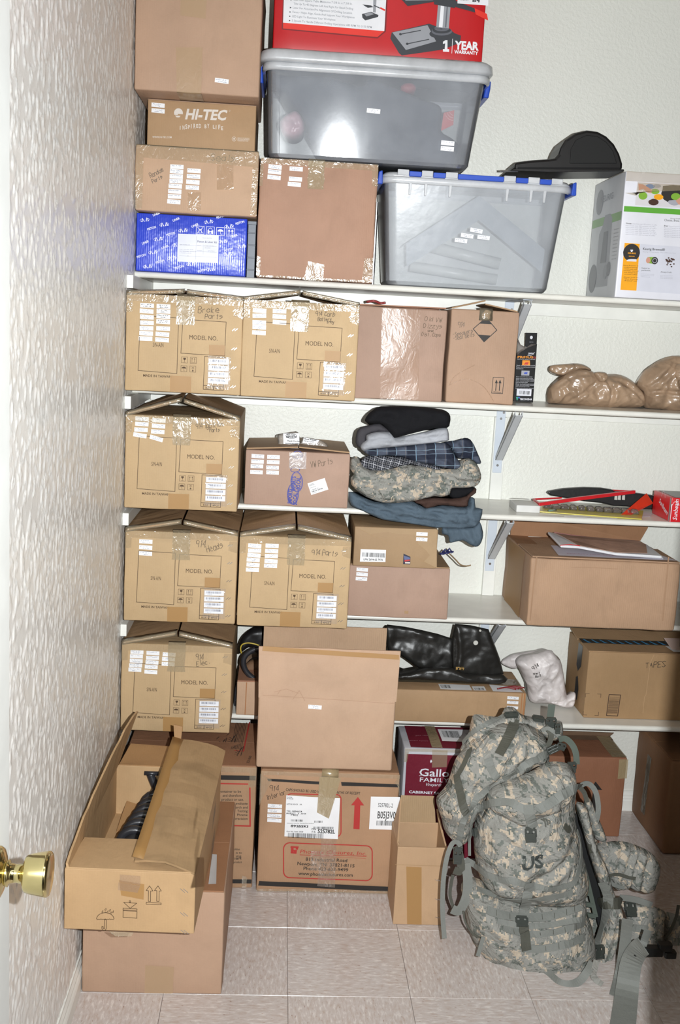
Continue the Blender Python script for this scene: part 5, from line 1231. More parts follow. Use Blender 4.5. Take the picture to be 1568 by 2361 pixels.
# ================================================================== lowest shelf
c = Carton((.3405, -.333, Z5+.0005), .255, .29, .108, 0, .004, .002, .0, 61).make('carton', 'small brown carton partly hidden on the lowest shelf beside the 914 Elec. carton', KRAFT_L)
q = MB(); c.front.line(q, [(.030, .106), (.029, .003)], .003, 0, .001); c.part('corner_crease', q, cardboard('kraft_orange_crease', (178, 120, 78)), fixn=False)
q = MB(); q.slab([c.top.P(.002, .002, .004), c.top.P(.25, .002, .004), c.top.P(.25, .14, .010), c.top.P(.002, .14, .010)], (0, 0, 1), .004); c.part('top_flap', q, KRAFT_R)
c = Carton((.605, -.345, Z5+.0005), .641, .22, .104, 0, .004, .002, .002, 62).make('carton', 'long low brown carton on the lowest shelf with three white labels at its right end', KRAFT_D)
c4b = cc(860, 1410, .45153)
c.scrawl_labels(c.front, [(715, 441, -.03), (713, 464, -.03), (712, 490, -.03)], tr=c4b, size=(.036, .0095))
q = MB(); c.front.line(q, [c.front.px(*c4b(775, 420)), c.front.px(*c4b(765, 560))], .004, 0, .001); c.front.line(q, [c.front.px(*c4b(762, 418)), c.front.px(*c4b(752, 560))], .003, 0, .001); c.part('corner_crease', q, cardboard('kraft_orange_crease', (178, 120, 78)), split=True, fixn=False)
q = MB(); f = c.top; f.quad(q, [(.37, .010), (.47, .010), (.47, .062), (.37, .062)], 0, .001); barcode(f, q, .375, .02, .03, .03, 1, off=.0014); f.quad(q, [(.475, .010), (.515, .010), (.515, .05), (.475, .05)], 0, .001); barcode(f, q, .48, .015, .03, .02, 1, off=.0014)
f.quad(q, [(.535, .006), (.63, .006), (.62, .06), (.535, .07)], 0, .0012)
c.part('address_label', q, [PAPER, INK_K], fixn=False)
q = MB(); f.quad(q, [(.0, .07), (.64, .07), (.64, .13), (.0, .13)], 0, .0022, 30, 3); c.part('top_tape', q, TAPE_O, smooth=True)
for k in range(4):
    q = MB(); a = f.P(.55+.01*k, .016+.006*k, .006); q.tube(catmull([a, a+Vector((.03, .004, .004)), a+Vector((.06, -.002, .001))], 4), .0025, 6); tag(q.build('red_wire', plain('dark_red_wire', (120, 30, 34), .4), smooth=True), 'dark red cord lying on the long low carton, %s of four' % ['leftmost', 'second from left', 'third from left', 'rightmost'][k], 'cord', 'dark red cords on the long carton')
# TAPES carton
cT = cc(1300, 1350, .1709)
c = Carton((1.458, -.262, Z5+.0005), .40, .235, .222, 0, .003, .002, .002, 63).make('carton', 'brown carton with handwritten TAPES, black printed tape and a boxed bar code', cardboard('kraft_tapes', (176, 138, 98), .08, .15))
f = c.front; ST = lambda x, y: f.px(*cT(x, y)); q = MB()
for pts in (((345, 1455), (290, 1457), (290, 1505)), ((450, 1460), (500, 1462), (495, 1510)), ((262, 1698), (260, 1745), (312, 1748)), ((470, 1705), (466, 1753), (415, 1752))): f.line(q, [ST(*p) for p in pts], .0012)
f.frame(q, [ST(608, 1468), ST(762, 1472), ST(725, 1758), ST(575, 1752)], .0022)
R_ = random.Random(2)
for k in range(22):
    y = 1500+k*10.5; f.line(q, [ST(616-k*1.3, y), ST(745-k*1.3, y+3)], R_.choice((.0005, .0009, .0013)))
c.part('printed_marks', q, plain('brown_black_print', (62, 40, 32), .6), fixn=False)
c.note(f, [('TAPES', cT(1100, 1112), cT(1365, 1090), 12)], m=INK_K, w=.0016)
q = MB(); f.line(q, [ST(1215, 935), ST(1165, 1040), ST(1120, 1360), ST(1105, 1470), ST(1085, 1500), ST(1065, 1720)], .0016, 0, .001); c.part('fold_crease', q, cardboard('kraft_light_crease', (198, 158, 116)), fixn=False)
q = MB(); tf = c.top; tf.quad(q, [(.002, .085), (.398, .085), (.398, .135), (.002, .135)], 0, .005, 10, 1)
for k in range(14): tf.poly(q, [(.02+k*.028, .087), (.032+k*.028, .087), (.024+k*.028, .105), (.018+k*.028, .125), (.012+k*.028, .125)], 1, .0056)
c.part('black_printed_tape', q, [plain('glossy_black_tape', (18, 22, 28), .2, bumpy=.3, bscale=30), plain('cyan_tape_print', (70, 150, 200), .4)], fixn=False)
q = MB(); tf.quad(q, [(.28, .015), (.345, .012), (.335, .075), (.275, .078)], 0, .005); c.part('paper_label', q, PAPER)
q = MB(); q.slab([c.W3(0, .10, .226), c.W3(.40, .10, .226), c.W3(.40, .004, .224), c.W3(0, .004, .224)][::-1], (0, 0, 1), .004); q.slab([c.W3(.0, .14, .224), c.W3(.40, .14, .224), c.W3(.40, .232, .236), c.W3(.0, .232, .236)], (0, 0, 1), .004); c.part('top_flap', q, KRAFT_D, split=True)
lf = c.left; q = MB()
lf.poly(q, [(.115, .218), (.165, .218), (.165, .15), (.135, .125), (.112, .14)], 0, .001); lf.poly(q, [(.08, .02), (.15, .03), (.16, .07), (.14, .11), (.12, .10), (.12, .05)], 0, .001)
c.part('side_black_tape', q, plain('black_grey_tape', (48, 52, 58), .3, var=.3), split=True)
q = MB(); q.slab([atY(*cT(1350, 705), -.16), atY(*cT(1568, 712), -.16), atY(*cT(1568, 900), -.235), atY(*cT(1490, 900), -.235)], (0, -.6, .8), .003); tag(q.build('paper_slip', plain('pinkish_paper', (196, 172, 162), .5), bevel=.001), 'pinkish paper sheet on top of the carton marked TAPES', 'paper')
# ================================================================== on the floor
c6b = cc(480, 1650, .36990)
# text-covered carton at the back left
c = Carton((.03, -.602, .0005), .385, .345, .374, 0, .005, .003, .001, 71).make('carton', 'tall brown carton with red-framed paragraphs and black scrawls on top, half hidden at left', cardboard('kraft_floor_left', (180, 140, 106), .1))
f = c.front; S = lambda x, y: f.px(*c6b(x, y)); q = MB()
W_ = c.W-.002
f.quad(q, [(.002, S(100, 398)[1]), (W_, S(250, 402)[1]), (W_, S(250, 374)[1]), (.002, S(100, 368)[1])], 0, .0012, 12, 2); f.quad(q, [(.002, S(250, 1045)[1]), (W_, S(250, 1045)[1]), (W_, S(250, 1020)[1]), (.002, S(250, 1020)[1])], 0, .0012, 12, 2)
f.line(q, [(.01, S(100, 422)[1]), S(246, 426)], .004, 1, .0014); f.line(q, [S(260, 450), S(262, 688), (.01, S(180, 684)[1])], .0042, 1, .0014)
for k, (st, y) in enumerate([('container to be', 478), ('and therefore', 503), ('product or use.', 528), ('evaluate', 553), ('search and', 577), ('Testing', 600), ('Phoenix', 624), ('precision', 648)]):
    x1_ = [205, 210, 222, 246, 246, 246, 246, 246][k]; f.textpx(q, st, c6b(x1_-len(st)*9.2, y), c6b(x1_, y+1), 6, bold=.006, off=.0014)
for k, (st, y, x1_) in enumerate([('golden', 838, 198), ('is to', 860, 210), ('sing.', 880, 210), ('100\u00b0F.', 897, 210), ('product', 918, 210)]): f.textpx(q, st, c6b(x1_-len(st)*7.5, y), c6b(x1_, y+1), 5, bold=.006 if k != 3 else .03, off=.0014)
for (x, y) in ((210, 478), (214, 503)): pass
c.part('printed_text', q, [INK_K, INK_R], fixn=False)
tf = c.top; q = MB()
def TS(x, y): w = atZ(*c6b(x, y), .376); return ((w-tf.o).dot(tf.u), (w-tf.o).dot(tf.v))
tf.line(q, [TS(258, 45), TS(220, 228), TS(60, 215)], .004, 1, .0052)
for k in range(8): tf.line(q, [TS(238-k*9, 50), TS(206-k*9, 216)], .0012, 0, .0052)
for (x0, y0, sz) in ((125, 150, 1), (165, 230, 1), (60, 175, 1.2)):
    for k in range(9):
        a = TS(x0+k*6-10, y0+((k*37) % 50)-20); b = TS(x0+k*6+8, y0+((k*53) % 60)-35); tf.line(q, [a, b], .0018, 0, .0054)
tf.text(q, 'E2 860', *TS(255, 300), .008, width=.05, ang=1.45, off=.0054)
c.part('top_print', q, [INK_K, INK_R], fixn=False)
c.seam(cardboard('kraft_floor_left_top', (158, 112, 82), .1))
q = MB()
for a0 in (c.W-.03,): f.quad(q, [(a0, .002), (a0+.014, .002), (a0+.014, .035), (a0, .04)], 0, .0018, 2, 4)
f.quad(q, [(.002, c.H-.014), (c.W-.0005, c.H-.016), (c.W-.0005, c.H-.0005), (.002, c.H-.0005)], 0, .0018, 20, 2); f.quad(q, [(c.W-.02, c.H-.06), (c.W-.0005, c.H-.058), (c.W-.0005, c.H-.016), (c.W-.02, c.H-.016)], 0, .0019, 3, 4)
c.part('edge_tape', q, TAPE, smooth=True, split=True)
# 914 Interior carton
c = Carton((.427, -.620, .0005), .401, .36, .372, 0, .006, .0025, .001, 72).make('carton', 'large brown carton with red arrow, shipping labels and handwritten 914 Interior', cardboard('kraft_interior', (184, 142, 108), .1))
f = c.front; S = lambda x, y: f.px(*c6b(x, y)); q = MB()
def band(pts, mi=0, off=.0012): f.quad(q, [S(*p) for p in pts], mi, off, 14, 2)
band([(375, 408), (692, 426), (692, 408), (368, 393)]); band([(832, 436), (1190, 447), (1190, 428), (828, 412)]); band([(312, 1058), (1150, 1096), (1150, 1066), (318, 1030)])
f.textpx(q, 'CAPS SHOULD BE USED WITHIN 12 MONTHS OF RECEIPT', c6b(484, 468), c6b(947, 492), 6.2, bold=.008, off=.0014)
f.poly(q, [S(905, 703), S(943, 706), S(948, 556), S(912, 554)], 1, .0014); f.poly(q, [S(890, 557), S(972, 558), S(933, 506)], 1, .0014)
def rr_px(x0, y0, x1, y1, r, sk=0):
    out = []
    for cx, cy, a in ((x1-r, y0+r, -90), (x1-r, y1-r, 0), (x0+r, y1-r, 90), (x0+r, y0+r, 180)):
        for i in range(6): t = math.radians(a+18*i); out.append(S(cx+r*math.cos(t), cy+r*math.sin(t)+sk*(cx-x0)/(x1-x0)))
    return out
f.frame(q, rr_px(470, 790, 1022, 1008, 38, 20), .0032, mi=1, off=.0014); f.frame(q, rr_px(488, 486, 828, 750, 30, 4), .0030, mi=1, off=.0013)
f.textpx(q, 'Phoenix Closures, Inc.', c6b(572, 856), c6b(985, 868), 9, mi=1, slant=.2, off=.0014); f.line(q, [S(572, 866), S(985, 874)], .0016, 1, .0014); f.line(q, [S(700, 876), S(982, 888)], .0007, 1, .0014)
for x, y, w_, h_ in ((512, 812, 50, 10), (514, 822, 16, 34), (530, 838, 20, 20), (545, 818, 14, 14), (522, 834, 30, 8)): f.poly(q, [S(x, y+h_), S(x+w_, y+h_+2), S(x+w_+3, y+2), S(x+3, y)], 1, .0015)
for st, x0, x1_, y0, y1_ in (('813 Industrial Road', 607, 866, 902, 912), ('Newport, TN  37821-8115', 556, 911, 930, 945), ('Phone 423-623-9499', 594, 872, 960, 971), ('www.phoenixclosures.com', 562, 901, 992, 1003)): f.textpx(q, st, c6b(x0, y0), c6b(x1_, y1_), 8.0, bold=.01, off=.0014)
c.part('printed_front', q, [INK_K, INK_R], fixn=False)
q = MB(); f.quad(q, [S(475, 750), S(808, 768), S(822, 512), S(487, 495)], 0, .0022, 6, 4)
for st, x0, x1_, y in (('892SSKI', 514, 622, 690), ('525782L', 682, 790, 728)): f.textpx(q, st, c6b(x0, y), c6b(x1_, y+4), 5.5 if x0 < 600 else 9, mi=1, off=.0028, bold=.03)
for k, (st, x0, x1_, y, h_) in enumerate([('SHIPPER', 490, 524, 508, 2.5), ('ST PHIL ME', 490, 530, 518, 2.5), ('LITTLE ROCK   AR', 490, 585, 553, 3), ('TEL 0894654', 488, 585, 598, 4), ('REC 1.00', 488, 610, 610, 3), ('P402', 516, 560, 620, 4), ('PIN', 645, 672, 708, 4), ('15', 646, 668, 724, 4), ('Our No. Item: 0500', 488, 592, 722, 3), ('contents must be checked by receiver', 490, 660, 668, 2), ('300', 690, 712, 592, 3), ('BIN', 560, 585, 690, 2)]): f.textpx(q, st, c6b(x0, y), c6b(x1_, y+2), h_, mi=1, off=.0028, bold=.015)
for x0, x1_, y0, h_ in ((517, 588, 655, 14), (662, 712, 664, 14), (655, 782, 702, 16), (497, 718, 758, 34)):
    a, b = S(x0, y0); a1, _ = S(x1_, y0); barcode(f, q, a, b, a1-a, h_*.00044, 1, off=.0028)
c.part('shipping_label', q, [PAPER, INK_K], fixn=False)
q = MB(); f.quad(q, [S(1002, 704), S(1188, 710), S(1196, 505), S(1014, 502)], 0, .0022, 4, 4)
f.textpx(q, '525782L-2', c6b(1058, 566), c6b(1150, 570), 9.5, mi=1, off=.0028); f.textpx(q, 'B05J3V0', c6b(1054, 636), c6b(1166, 640), 17, mi=1, off=.0028, bold=.012)
for k, x in enumerate((1053, 1167)): 
    pass
a, b = S(1048, 680); a1, _ = S(1172, 680); barcode(f, q, a, b, a1-a, .0148, 1, off=.0028)
c.part('code_label', q, [PAPER, INK_K], fixn=False)
c.note(f, [('914', c6b(380, 470), c6b(438, 470), 12), ('Interior', c6b(368, 526), c6b(484, 488), 10)], m=INK_K, w=.0012)
c.scrawl_labels(f, [(416,563),(415,593),(413,623),(413,652)], tr=c6b, size=(.041, .0115))
q = MB(); f.quad(q, [(.001, c.H-.012), (c.W-.001, c.H-.012), (c.W-.001, c.H-.0005), (.001, c.H-.0005)], 0, .0016, 34, 2)
f.quad(q, [S(318, 560), S(345, 500), S(398, 400), S(325, 360)], 0, .0017, 4, 8); f.quad(q, [S(1192, 560), S(1192, 440), S(1160, 420), S(1192, 370)], 0, .0017, 3, 6)
f.quad(q, [(.001, .001), (c.W-.001, .001), (c.W-.001, .012), (.001, .010)], 0, .0016, 34, 2)
f.quad(q, [S(1140, 1000), S(1148, 1096), S(1130, 1120), S(1135, 990)], 0, .0017, 2, 5)
c.part('edge_tape', q, TAPE, smooth=True, split=True)
q = MB(); f.quad(q, [S(680, 1060), S(790, 1070), S(800, 770), S(705, 765)], 0, .0018, 5, 12); f.quad(q, [S(635, 960), S(700, 965), S(705, 840), S(640, 840)], 0, .0018, 4, 6)
c.part('clear_tape', q, tape_mat('very_crinkled_clear_tape', (205, 185, 170), .18, .55, .14, 70), smooth=True, split=True)
q = MB(); pts = [(694, 375), (830, 380), (800, 540), (745, 655), (680, 645)]
tq_ = [S(*p) for p in pts]; f.quad(q, [S(678, 600), S(752, 640), S(828, 385), S(694, 378)], 0, .0030, 8, 10); top_tape(c, q, S(760, 380)[0], .048, .02, seed=8, back=.03)
c.part('torn_tape', q, tape_mat('torn_tan_tape', (176, 156, 120), .78, .4, .25), smooth=True)
c.seam(cardboard('kraft_interior_top', (166, 124, 92), .1))
# blank carton with raised flaps
c = Carton((.4125, -.614, .380), .390, .245, .213, 0, .006, .003, .003, 73).make('carton', 'plain pale brown carton with front and back flaps standing up, on the 914 Interior carton', cardboard('kraft_blank', (200, 162, 132), .08))
f = c.front
def flap(c, d, a0, a1, h, lean, name, m, wid=0, seed=0, t=.005):
    q = MB(); n = 14; vs = []
    for j in range(7):
        for i in range(n+1):
            u = i/n; v = j/6
            p = c.W3(a0+(a1-a0)*u+wid*v*(u-.5)*2, d+lean*v+.003*nz(u*4, v*3, seed), c.H-.004+h*v+.002*nz(u*9, seed) * (1 if j == 6 else 0)); vs.append(p)
    m_ = len(vs); vs += [v-c.N*t for v in vs]; fs = []
    for j in range(6):
        for i in range(n): k = j*(n+1)+i; fs += [(k, k+1, k+n+2, k+n+1), (m_+k, m_+k+n+1, m_+k+n+2, m_+k+1)]
    for i in range(n): fs += [(i, m_+i, m_+i+1, i+1), (6*(n+1)+i, 6*(n+1)+i+1, m_+6*(n+1)+i+1, m_+6*(n+1)+i)]
    for j in range(6): fs += [(j*(n+1), (j+1)*(n+1), m_+(j+1)*(n+1), m_+j*(n+1)), (j*(n+1)+n, m_+j*(n+1)+n, m_+(j+1)*(n+1)+n, (j+1)*(n+1)+n)]
    q.add(vs, fs); return c.part(name, q, m, smooth=False)
BL_ = cardboard('kraft_blank', (200, 162, 132))
flap(c, -.001, -.001, c.W+.001, .146, .012, 'front_flap', BL_, .005, 3)
flap(c, c.D-.01, .005, c.W-.012, .150, -.004, 'back_flap', cardboard('kraft_ribbed_inside', (190, 154, 122), .05, 1.2), 0, 5)
q = MB(); f.quad(q, [f.px(605, 1500), f.px(920, 1520), f.px(920, 1509), f.px(607, 1489)], 0, .004, 24, 1); c.part('torn_tape_strip', q, TAPE_B)
c.scrawl_labels(f, [(1075, 506, -.05)], tr=c3, size=(.038, .0115))
q = MB()
for pts in ([(632, 1595), (660, 1588), (688, 1598)], [(675, 1612), (690, 1592), (703, 1615)], [(606, 1602), (760, 1612), (912, 1622)], [(640, 1600), (648, 1590)]): f.line(q, [f.px(*p) for p in pts], .0011, 0, .0022)
c.part('crease_marks', q, cardboard('kraft_blank_crease', (182, 142, 114)), fixn=False)
# wine carton
WINE = cardboard('wine_red_board', (122, 28, 46), .0, .15, .3)
c = Carton((.864, -.408, .0005), .36, .19, .368, 0, .004, .002, .001, 74).make('carton', 'dark red and white wine carton behind the open narrow box, scrawled CARBS', cardboard('white_carton_edge', (206, 200, 200), .05))
f = c.front; S = lambda x, y: f.px(*c6b(x, y)); q = MB()
f.quad(q, [(S(1228, 505)[0], .01), (c.W-.004, .01), (c.W-.004, S(1240, 238)[1]), (S(1238, 238)[0], S(1240, 238)[1])], 0, .0012, 10, 10)
c.part('red_panel', q, WINE)
q = MB(); f.textpx(q, 'Gallo', c6b(1314, 372), c6b(1500, 380), 18, bold=.012, off=.0030); f.textpx(q, 'FAMILY', c6b(1318, 408), c6b(1500, 414), 10, bold=.005, off=.0030); f.textpx(q, 'Vineyards', c6b(1350, 434), c6b(1450, 438), 7, slant=.35, off=.0030); f.textpx(q, 'CABERNET SAUVIGNON', c6b(1250, 480), c6b(1580, 494), 6, bold=.03, off=.0030)
for (x, y, w_) in ((1321, 372, 12), (1352, 372, 8), (1398, 374, 12), (1424, 375, 12)): f.line(q, [S(x-w_*.5, y), S(x+w_*.6, y+.5)], .0012, 0, .0030)
a, b = S(1388, 282); f.poly(q, [(a, b-.006), (a+.004, b), (a, b+.006), (a-.003, b)], 0, .003)
c.part('white_lettering', q, plain('white_print', (228, 228, 236), .45), fixn=False)
c.note(f, [('CARBS', c6b(1250, 345), c6b(1370, 285), 16)], m=INK_K, w=.0012)
q = MB(); f.quad(q, [(.001, c.H-.010), (c.W-.001, c.H-.010), (c.W-.001, c.H-.0005), (.001, c.H-.0005)], 0, .0016, 20, 2); f.quad(q, [(.001, c.H-.045), (.010, c.H-.045), (.014, c.H-.01), (.001, c.H-.01)], 0, .002, 3, 4); f.quad(q, [S(1394, 320), S(1486, 318), S(1492, 215), S(1396, 212)], 0, .0034, 5, 6)
c.part('tan_tape', q, TAPE_O, smooth=True, split=True)
tf = c.top; q = MB()
tf.quad(q, [(.02, .004), (.34, .004), (.34, .185), (.02, .185)], 0, .002, 8, 4); c.part('red_top_panel', q, WINE)
q = MB(); tf.quad(q, [(.125, .055), (.27, .055), (.27, .16), (.125, .16)], 0, .004); barcode(tf, q, .135, .085, .055, .06, 1, off=.0046); tf.text(q, '5 LBS 1 OF 1', .21, .08, .006, mi=1, off=.0046); tf.text(q, 'GROUND', .21, .12, .007, mi=1, off=.0046); c.part('address_label', q, [PAPER, INK_K], fixn=False)
q = MB(); tf.quad(q, [(.085, .0), (.118, .0), (.118, .185), (.085, .185)], 0, .0048, 4, 12); c.part('centre_tape', q, tape_mat('torn_tan_tape', (176, 156, 120), .78), smooth=True)
q = MB(); tf.text(q, 'JULY 1933', .045, .09, .008, width=.04, ang=.1, off=.004); tf.text(q, 'ERNEST & JULIO', .02, .05, .006, width=.06, off=.004); c.part('top_lettering', q, plain('pink_fine_print', (186, 130, 140), .5), fixn=False)
# narrow open carton
c = Carton((.812, -.782, .0005), .139, .157, .231, 0, .004, .002, .002, 75)
c.root = root('carton', c.W3(c.W/2, c.D/2, 0), 'small narrow open carton with standing back flap, left of the backpack', 'box')
def openbox(c, m, t=.005, name='carton_body'):
    q = MB(); W, D, H = c.W, c.D, c.H
    def bx(a0, a1, d0, d1, b0, b1): q.hexa([c.W3(a0, d0, b0), c.W3(a1, d0, b0), c.W3(a1, d1, b0), c.W3(a0, d1, b0), c.W3(a0, d0, b1), c.W3(a1, d0, b1), c.W3(a1, d1, b1), c.W3(a0, d1, b1)])
    # outer shell with inner cavity in one skin
    o = [c.W3(0, 0, 0), c.W3(W, 0, 0), c.W3(W, D, 0), c.W3(0, D, 0)]; ot = [c.W3(0, 0, H), c.W3(W, 0, H), c.W3(W, D, H), c.W3(0, D, H)]
    it = [c.W3(t, t, H), c.W3(W-t, t, H), c.W3(W-t, D-t, H), c.W3(t, D-t, H)]; ib = [c.W3(t, t, t), c.W3(W-t, t, t), c.W3(W-t, D-t, t), c.W3(t, D-t, t)]
    vs = o+ot+it+ib; fs = [(0, 3, 2, 1), (12, 13, 14, 15)]
    for i in range(4):
        j = (i+1) % 4; fs += [(i, j, 4+j, 4+i), (4+i, 4+j, 8+j, 8+i), (8+i, 8+j, 12+j, 12+i)]
    q.add(vs, fs); return q.build(name, m, c.root, bevel=.0018)
NK = cardboard('kraft_narrow', (200, 160, 122), .12)
openbox(c, NK); c.amp = c.belly = 0
f = c.front; S = lambda x, y: f.px(*c6b(x, y))
q = MB(); f.line(q, [S(1165, 928), S(1468, 938)], .0012); c.part('fold_line', q, KRAFT_IN, fixn=False)
q = MB(); f.quad(q, [S(1240, 1300), S(1330, 1302), S(1330, 945), S(1235, 940)], 0, .0008, 3, 6); c.part('lower_tape', q, TAPE_B, smooth=True)
staples(c, f, [S(1430, 1025), S(1430, 1145), S(1432, 1258)], ang=-.5)
q = MB(); q.slab([c.W3(.012, c.D-.004, c.H-.002), c.W3(.127, c.D-.004, c.H-.002), c.W3(.119, c.D+.006, c.H+.078), c.W3(.022, c.D+.006, c.H+.078)], c.N+Vector((0, 0, .5)), .005); c.part('back_flap', q, cardboard('kraft_narrow_inside', (184, 150, 112), .08, 1.0), bevel=.001)
q = MB(); q.slab([c.W3(.002, .01, c.H), c.W3(.002, c.D-.01, c.H), c.W3(.018, c.D-.01, c.H+.075), c.W3(.0, .02, c.H+.004)], -c.U, .004); c.part('left_flap', q, NK)
q = MB(); q.slab([c.W3(c.W-.002, .01, c.H), c.W3(c.W-.002, c.D-.01, c.H), c.W3(c.W-.012, c.D-.02, c.H+.050), c.W3(c.W-.008, .06, c.H+.02)], c.U, .004); c.part('right_flap', q, NK)
# brown carton behind the backpack
c = Carton((1.16, -.218, .0005), .472, .205, .279, 0, .005, .002, .001, 76).make('carton', 'reddish brown carton with black up arrow and drooping olive tape, behind the backpack', cardboard('kraft_red_brown', (156, 104, 76), .06))
f = c.front; cB = cc(1300, 1750, .2587); S = lambda x, y: f.px(*cB(x, y)); q = MB()
f.poly(q, [S(343, 277), S(283, 200), S(232, 268)]); f.poly(q, [S(305, 270), S(262, 266), S(238, 460), S(290, 460)]); c.part('black_arrow', q, INK_K, fixn=False)
q = MB(); f.quad(q, [S(478, 175), S(560, 170), S(572, 0), S(492, 0)], 0, .0018, 4, 6); tf = c.top
tf.quad(q, [(c.W-.05, .0), (c.W-.001, .0), (c.W-.001, .2), (c.W-.05, .2)], 0, .0018, 4, 8); c.part('olive_tape', q, tape_mat('torn_tan_tape', (176, 156, 120), .78), smooth=True, split=True)
q = MB(); q.slab([c.W3(0, .19, c.H+.001), c.W3(c.W, .19, c.H+.001), c.W3(c.W+.012, .185, c.H+.016), c.W3(0, .185, c.H+.02)], c.N, .004); tf.quad(q, [(.0, .15), (c.W, .15), (c.W, .195), (.0, .195)], 0, .002, 6, 1); c.part('rear_flap', q, cardboard('kraft_dark_flap', (128, 100, 78)), split=True)
# big carton in the shade at the right
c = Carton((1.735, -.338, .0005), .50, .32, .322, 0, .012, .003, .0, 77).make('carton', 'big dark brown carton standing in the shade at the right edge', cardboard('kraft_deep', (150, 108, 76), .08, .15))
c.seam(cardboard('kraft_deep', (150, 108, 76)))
q = MB(); c.left.quad(q, [(.10, .05), (.14, .05), (.15, .26), (.11, .26)], 0, .0014, 3, 8); c.part('clear_tape', q, TAPE, smooth=True)
# lower front-left carton
c = Carton((.0155, -1.112, .0005), .339, .50, .270, -.008, .004, .002, .002, 78).make('carton', 'plain tan carton with pale tape on the floor, supporting the long open carton', KRAFT_T)
c5f = cc(120, 1600, .32237); f = c.front; S = lambda x, y: f.px(*c5f(x, y))
q = MB(); f.quad(q, [(S(664, 2060)[0], .0015), (S(866, 2060)[0], .0015), S(872, 1950), S(668, 1938)], 0, .0012, 5, 5); c.part('pale_tape', q, TAPE_P, smooth=True)
rf = c.right; q = MB(); rf.quad(q, [rf.px(*c5f(1108, 1360)), rf.px(*c5f(1168, 1358)), rf.px(*c5f(1172, 1148)), rf.px(*c5f(1140, 1145))], 0, .0015, 2, 2)
a, b = rf.px(*c5f(1120, 1340)); a1, b1 = rf.px(*c5f(1160, 1300)); barcode(rf, q, a+.01, b+.02, abs(a1-a)*.6, .03, 1, off=.002); barcode(rf, q, a+.02, b+.08, abs(a1-a)*.5, .02, 1, off=.002)
c.part('address_label', q, [PAPER, INK_K], fixn=False)
c.seam(cardboard('kraft_tan_top', (166, 118, 84)))
# long open carton on top
c = Carton((.0075, -1.300, .2805), .2885, .575, .144, -.040, .003, .0, .0, 79)
c.root = root('carton', c.W3(c.W/2, c.D/2, 0), 'long open carton with printed umbrella and arrows, leaning flaps, holding a coil spring', 'box')
LB = cardboard('kraft_long', (200, 160, 116), .10); LI = cardboard('kraft_long_inside', (176, 132, 88), .10, .5)
openbox(c, LB)
f = c.front; S = lambda x, y: f.px(*c5f(x, y)); q = MB(); lw = .0012
for x in (697, 757):
    f.frame(q, [S(x-8, 1482), S(x+8, 1483), S(x+9, 1408), S(x+25, 1408), S(x+1, 1372), S(x-24, 1405), S(x-7, 1406)], lw)
f.frame(q, [S(673, 1502), S(780, 1507), S(781, 1495), S(674, 1489)], lw)
f.frame(q, [S(508, 1597), S(607, 1603), S(608, 1554), S(509, 1548)], lw); f.frame(q, [S(508, 1544), S(608, 1547), S(608, 1537), S(509, 1530)], lw); f.frame(q, [S(513, 1490), S(606, 1496), S(559, 1532)], lw); f.frame(q, [S(553, 1490), S(562, 1490), S(562, 1478), S(553, 1478)], lw)
um = [S(381+62*math.cos(t), 1608-44*math.sin(t)) for t in [math.pi*i/12 for i in range(13)]]; f.line(q, um, lw)
f.line(q, [S(319+124*i/16, 1608+(5 if i % 4 in (1, 2, 3) else 0)-(3 if i % 4 == 2 else 0)) for i in range(17)], lw); f.line(q, [S(381, 1563), S(381, 1556)], lw)
f.frame(q, [S(376, 1613), S(388, 1614), S(388, 1675), S(382, 1690), S(366, 1690), S(357, 1678), S(357, 1662), S(366, 1662), S(367, 1676), S(376, 1676)], lw)
for (x, y) in ((360, 1556), (382, 1540), (396, 1558), (413, 1546), (419, 1564), (435, 1557)): f.frame(q, [S(x-6, y+4), S(x, y+8), S(x+5, y+4), S(x+5, y-8)], .0008)
c.part('printed_marks', q, INK, fixn=False)
staples(c, f, [S(945, 1405), S(945, 1575), S(948, 1700)], ang=-.7, L_=.013)
q = MB(); f.quad(q, [S(495, 1440), S(655, 1470), S(660, 1360), S(480, 1330)], 0, .0010, 4, 3); c.part('brown_tape', q, TAPE_B, smooth=True)
q = MB(); f.quad(q, [S(470, 1400), S(612, 1420), S(632, 1368), S(475, 1345)], 0, .0016, 6, 5); f.quad(q, [S(484, 1345), S(632, 1366), S(634, 1300), S(486, 1290)], 0, .0012, 4, 3); c.part('crumpled_clear_tape', q, tape_mat('very_crinkled_clear_tape', (205, 185, 170), .18), smooth=True, split=True)
q = MB(); q.slab([c.W3(.10, -.002, -.001), c.W3(.155, -.002, -.001), c.W3(.15, -.002, -.010), c.W3(.115, -.002, -.012)], c.N, .001); c.part('hanging_tape', q, TAPE)
# front minor flap lies level over the front end, rear one hangs back
q = MB(); q.slab([c.W3(.003, .0, .1475), c.W3(c.W-.003, 0, .1475), c.W3(c.W-.003, .148, .146), c.W3(.010, .150, .144)], (0, 0, 1), .004); c.part('front_flap', q, LB, bevel=.001)
q = MB(); q.slab([c.W3(.01, c.D-.003, .146), c.W3(c.W-.02, c.D-.003, .146), c.W3(c.W-.03, c.D+.12, .150), c.W3(.02, c.D+.12, .158)], (0, 0, 1), .004); c.part('rear_flap', q, LI, bevel=.001)
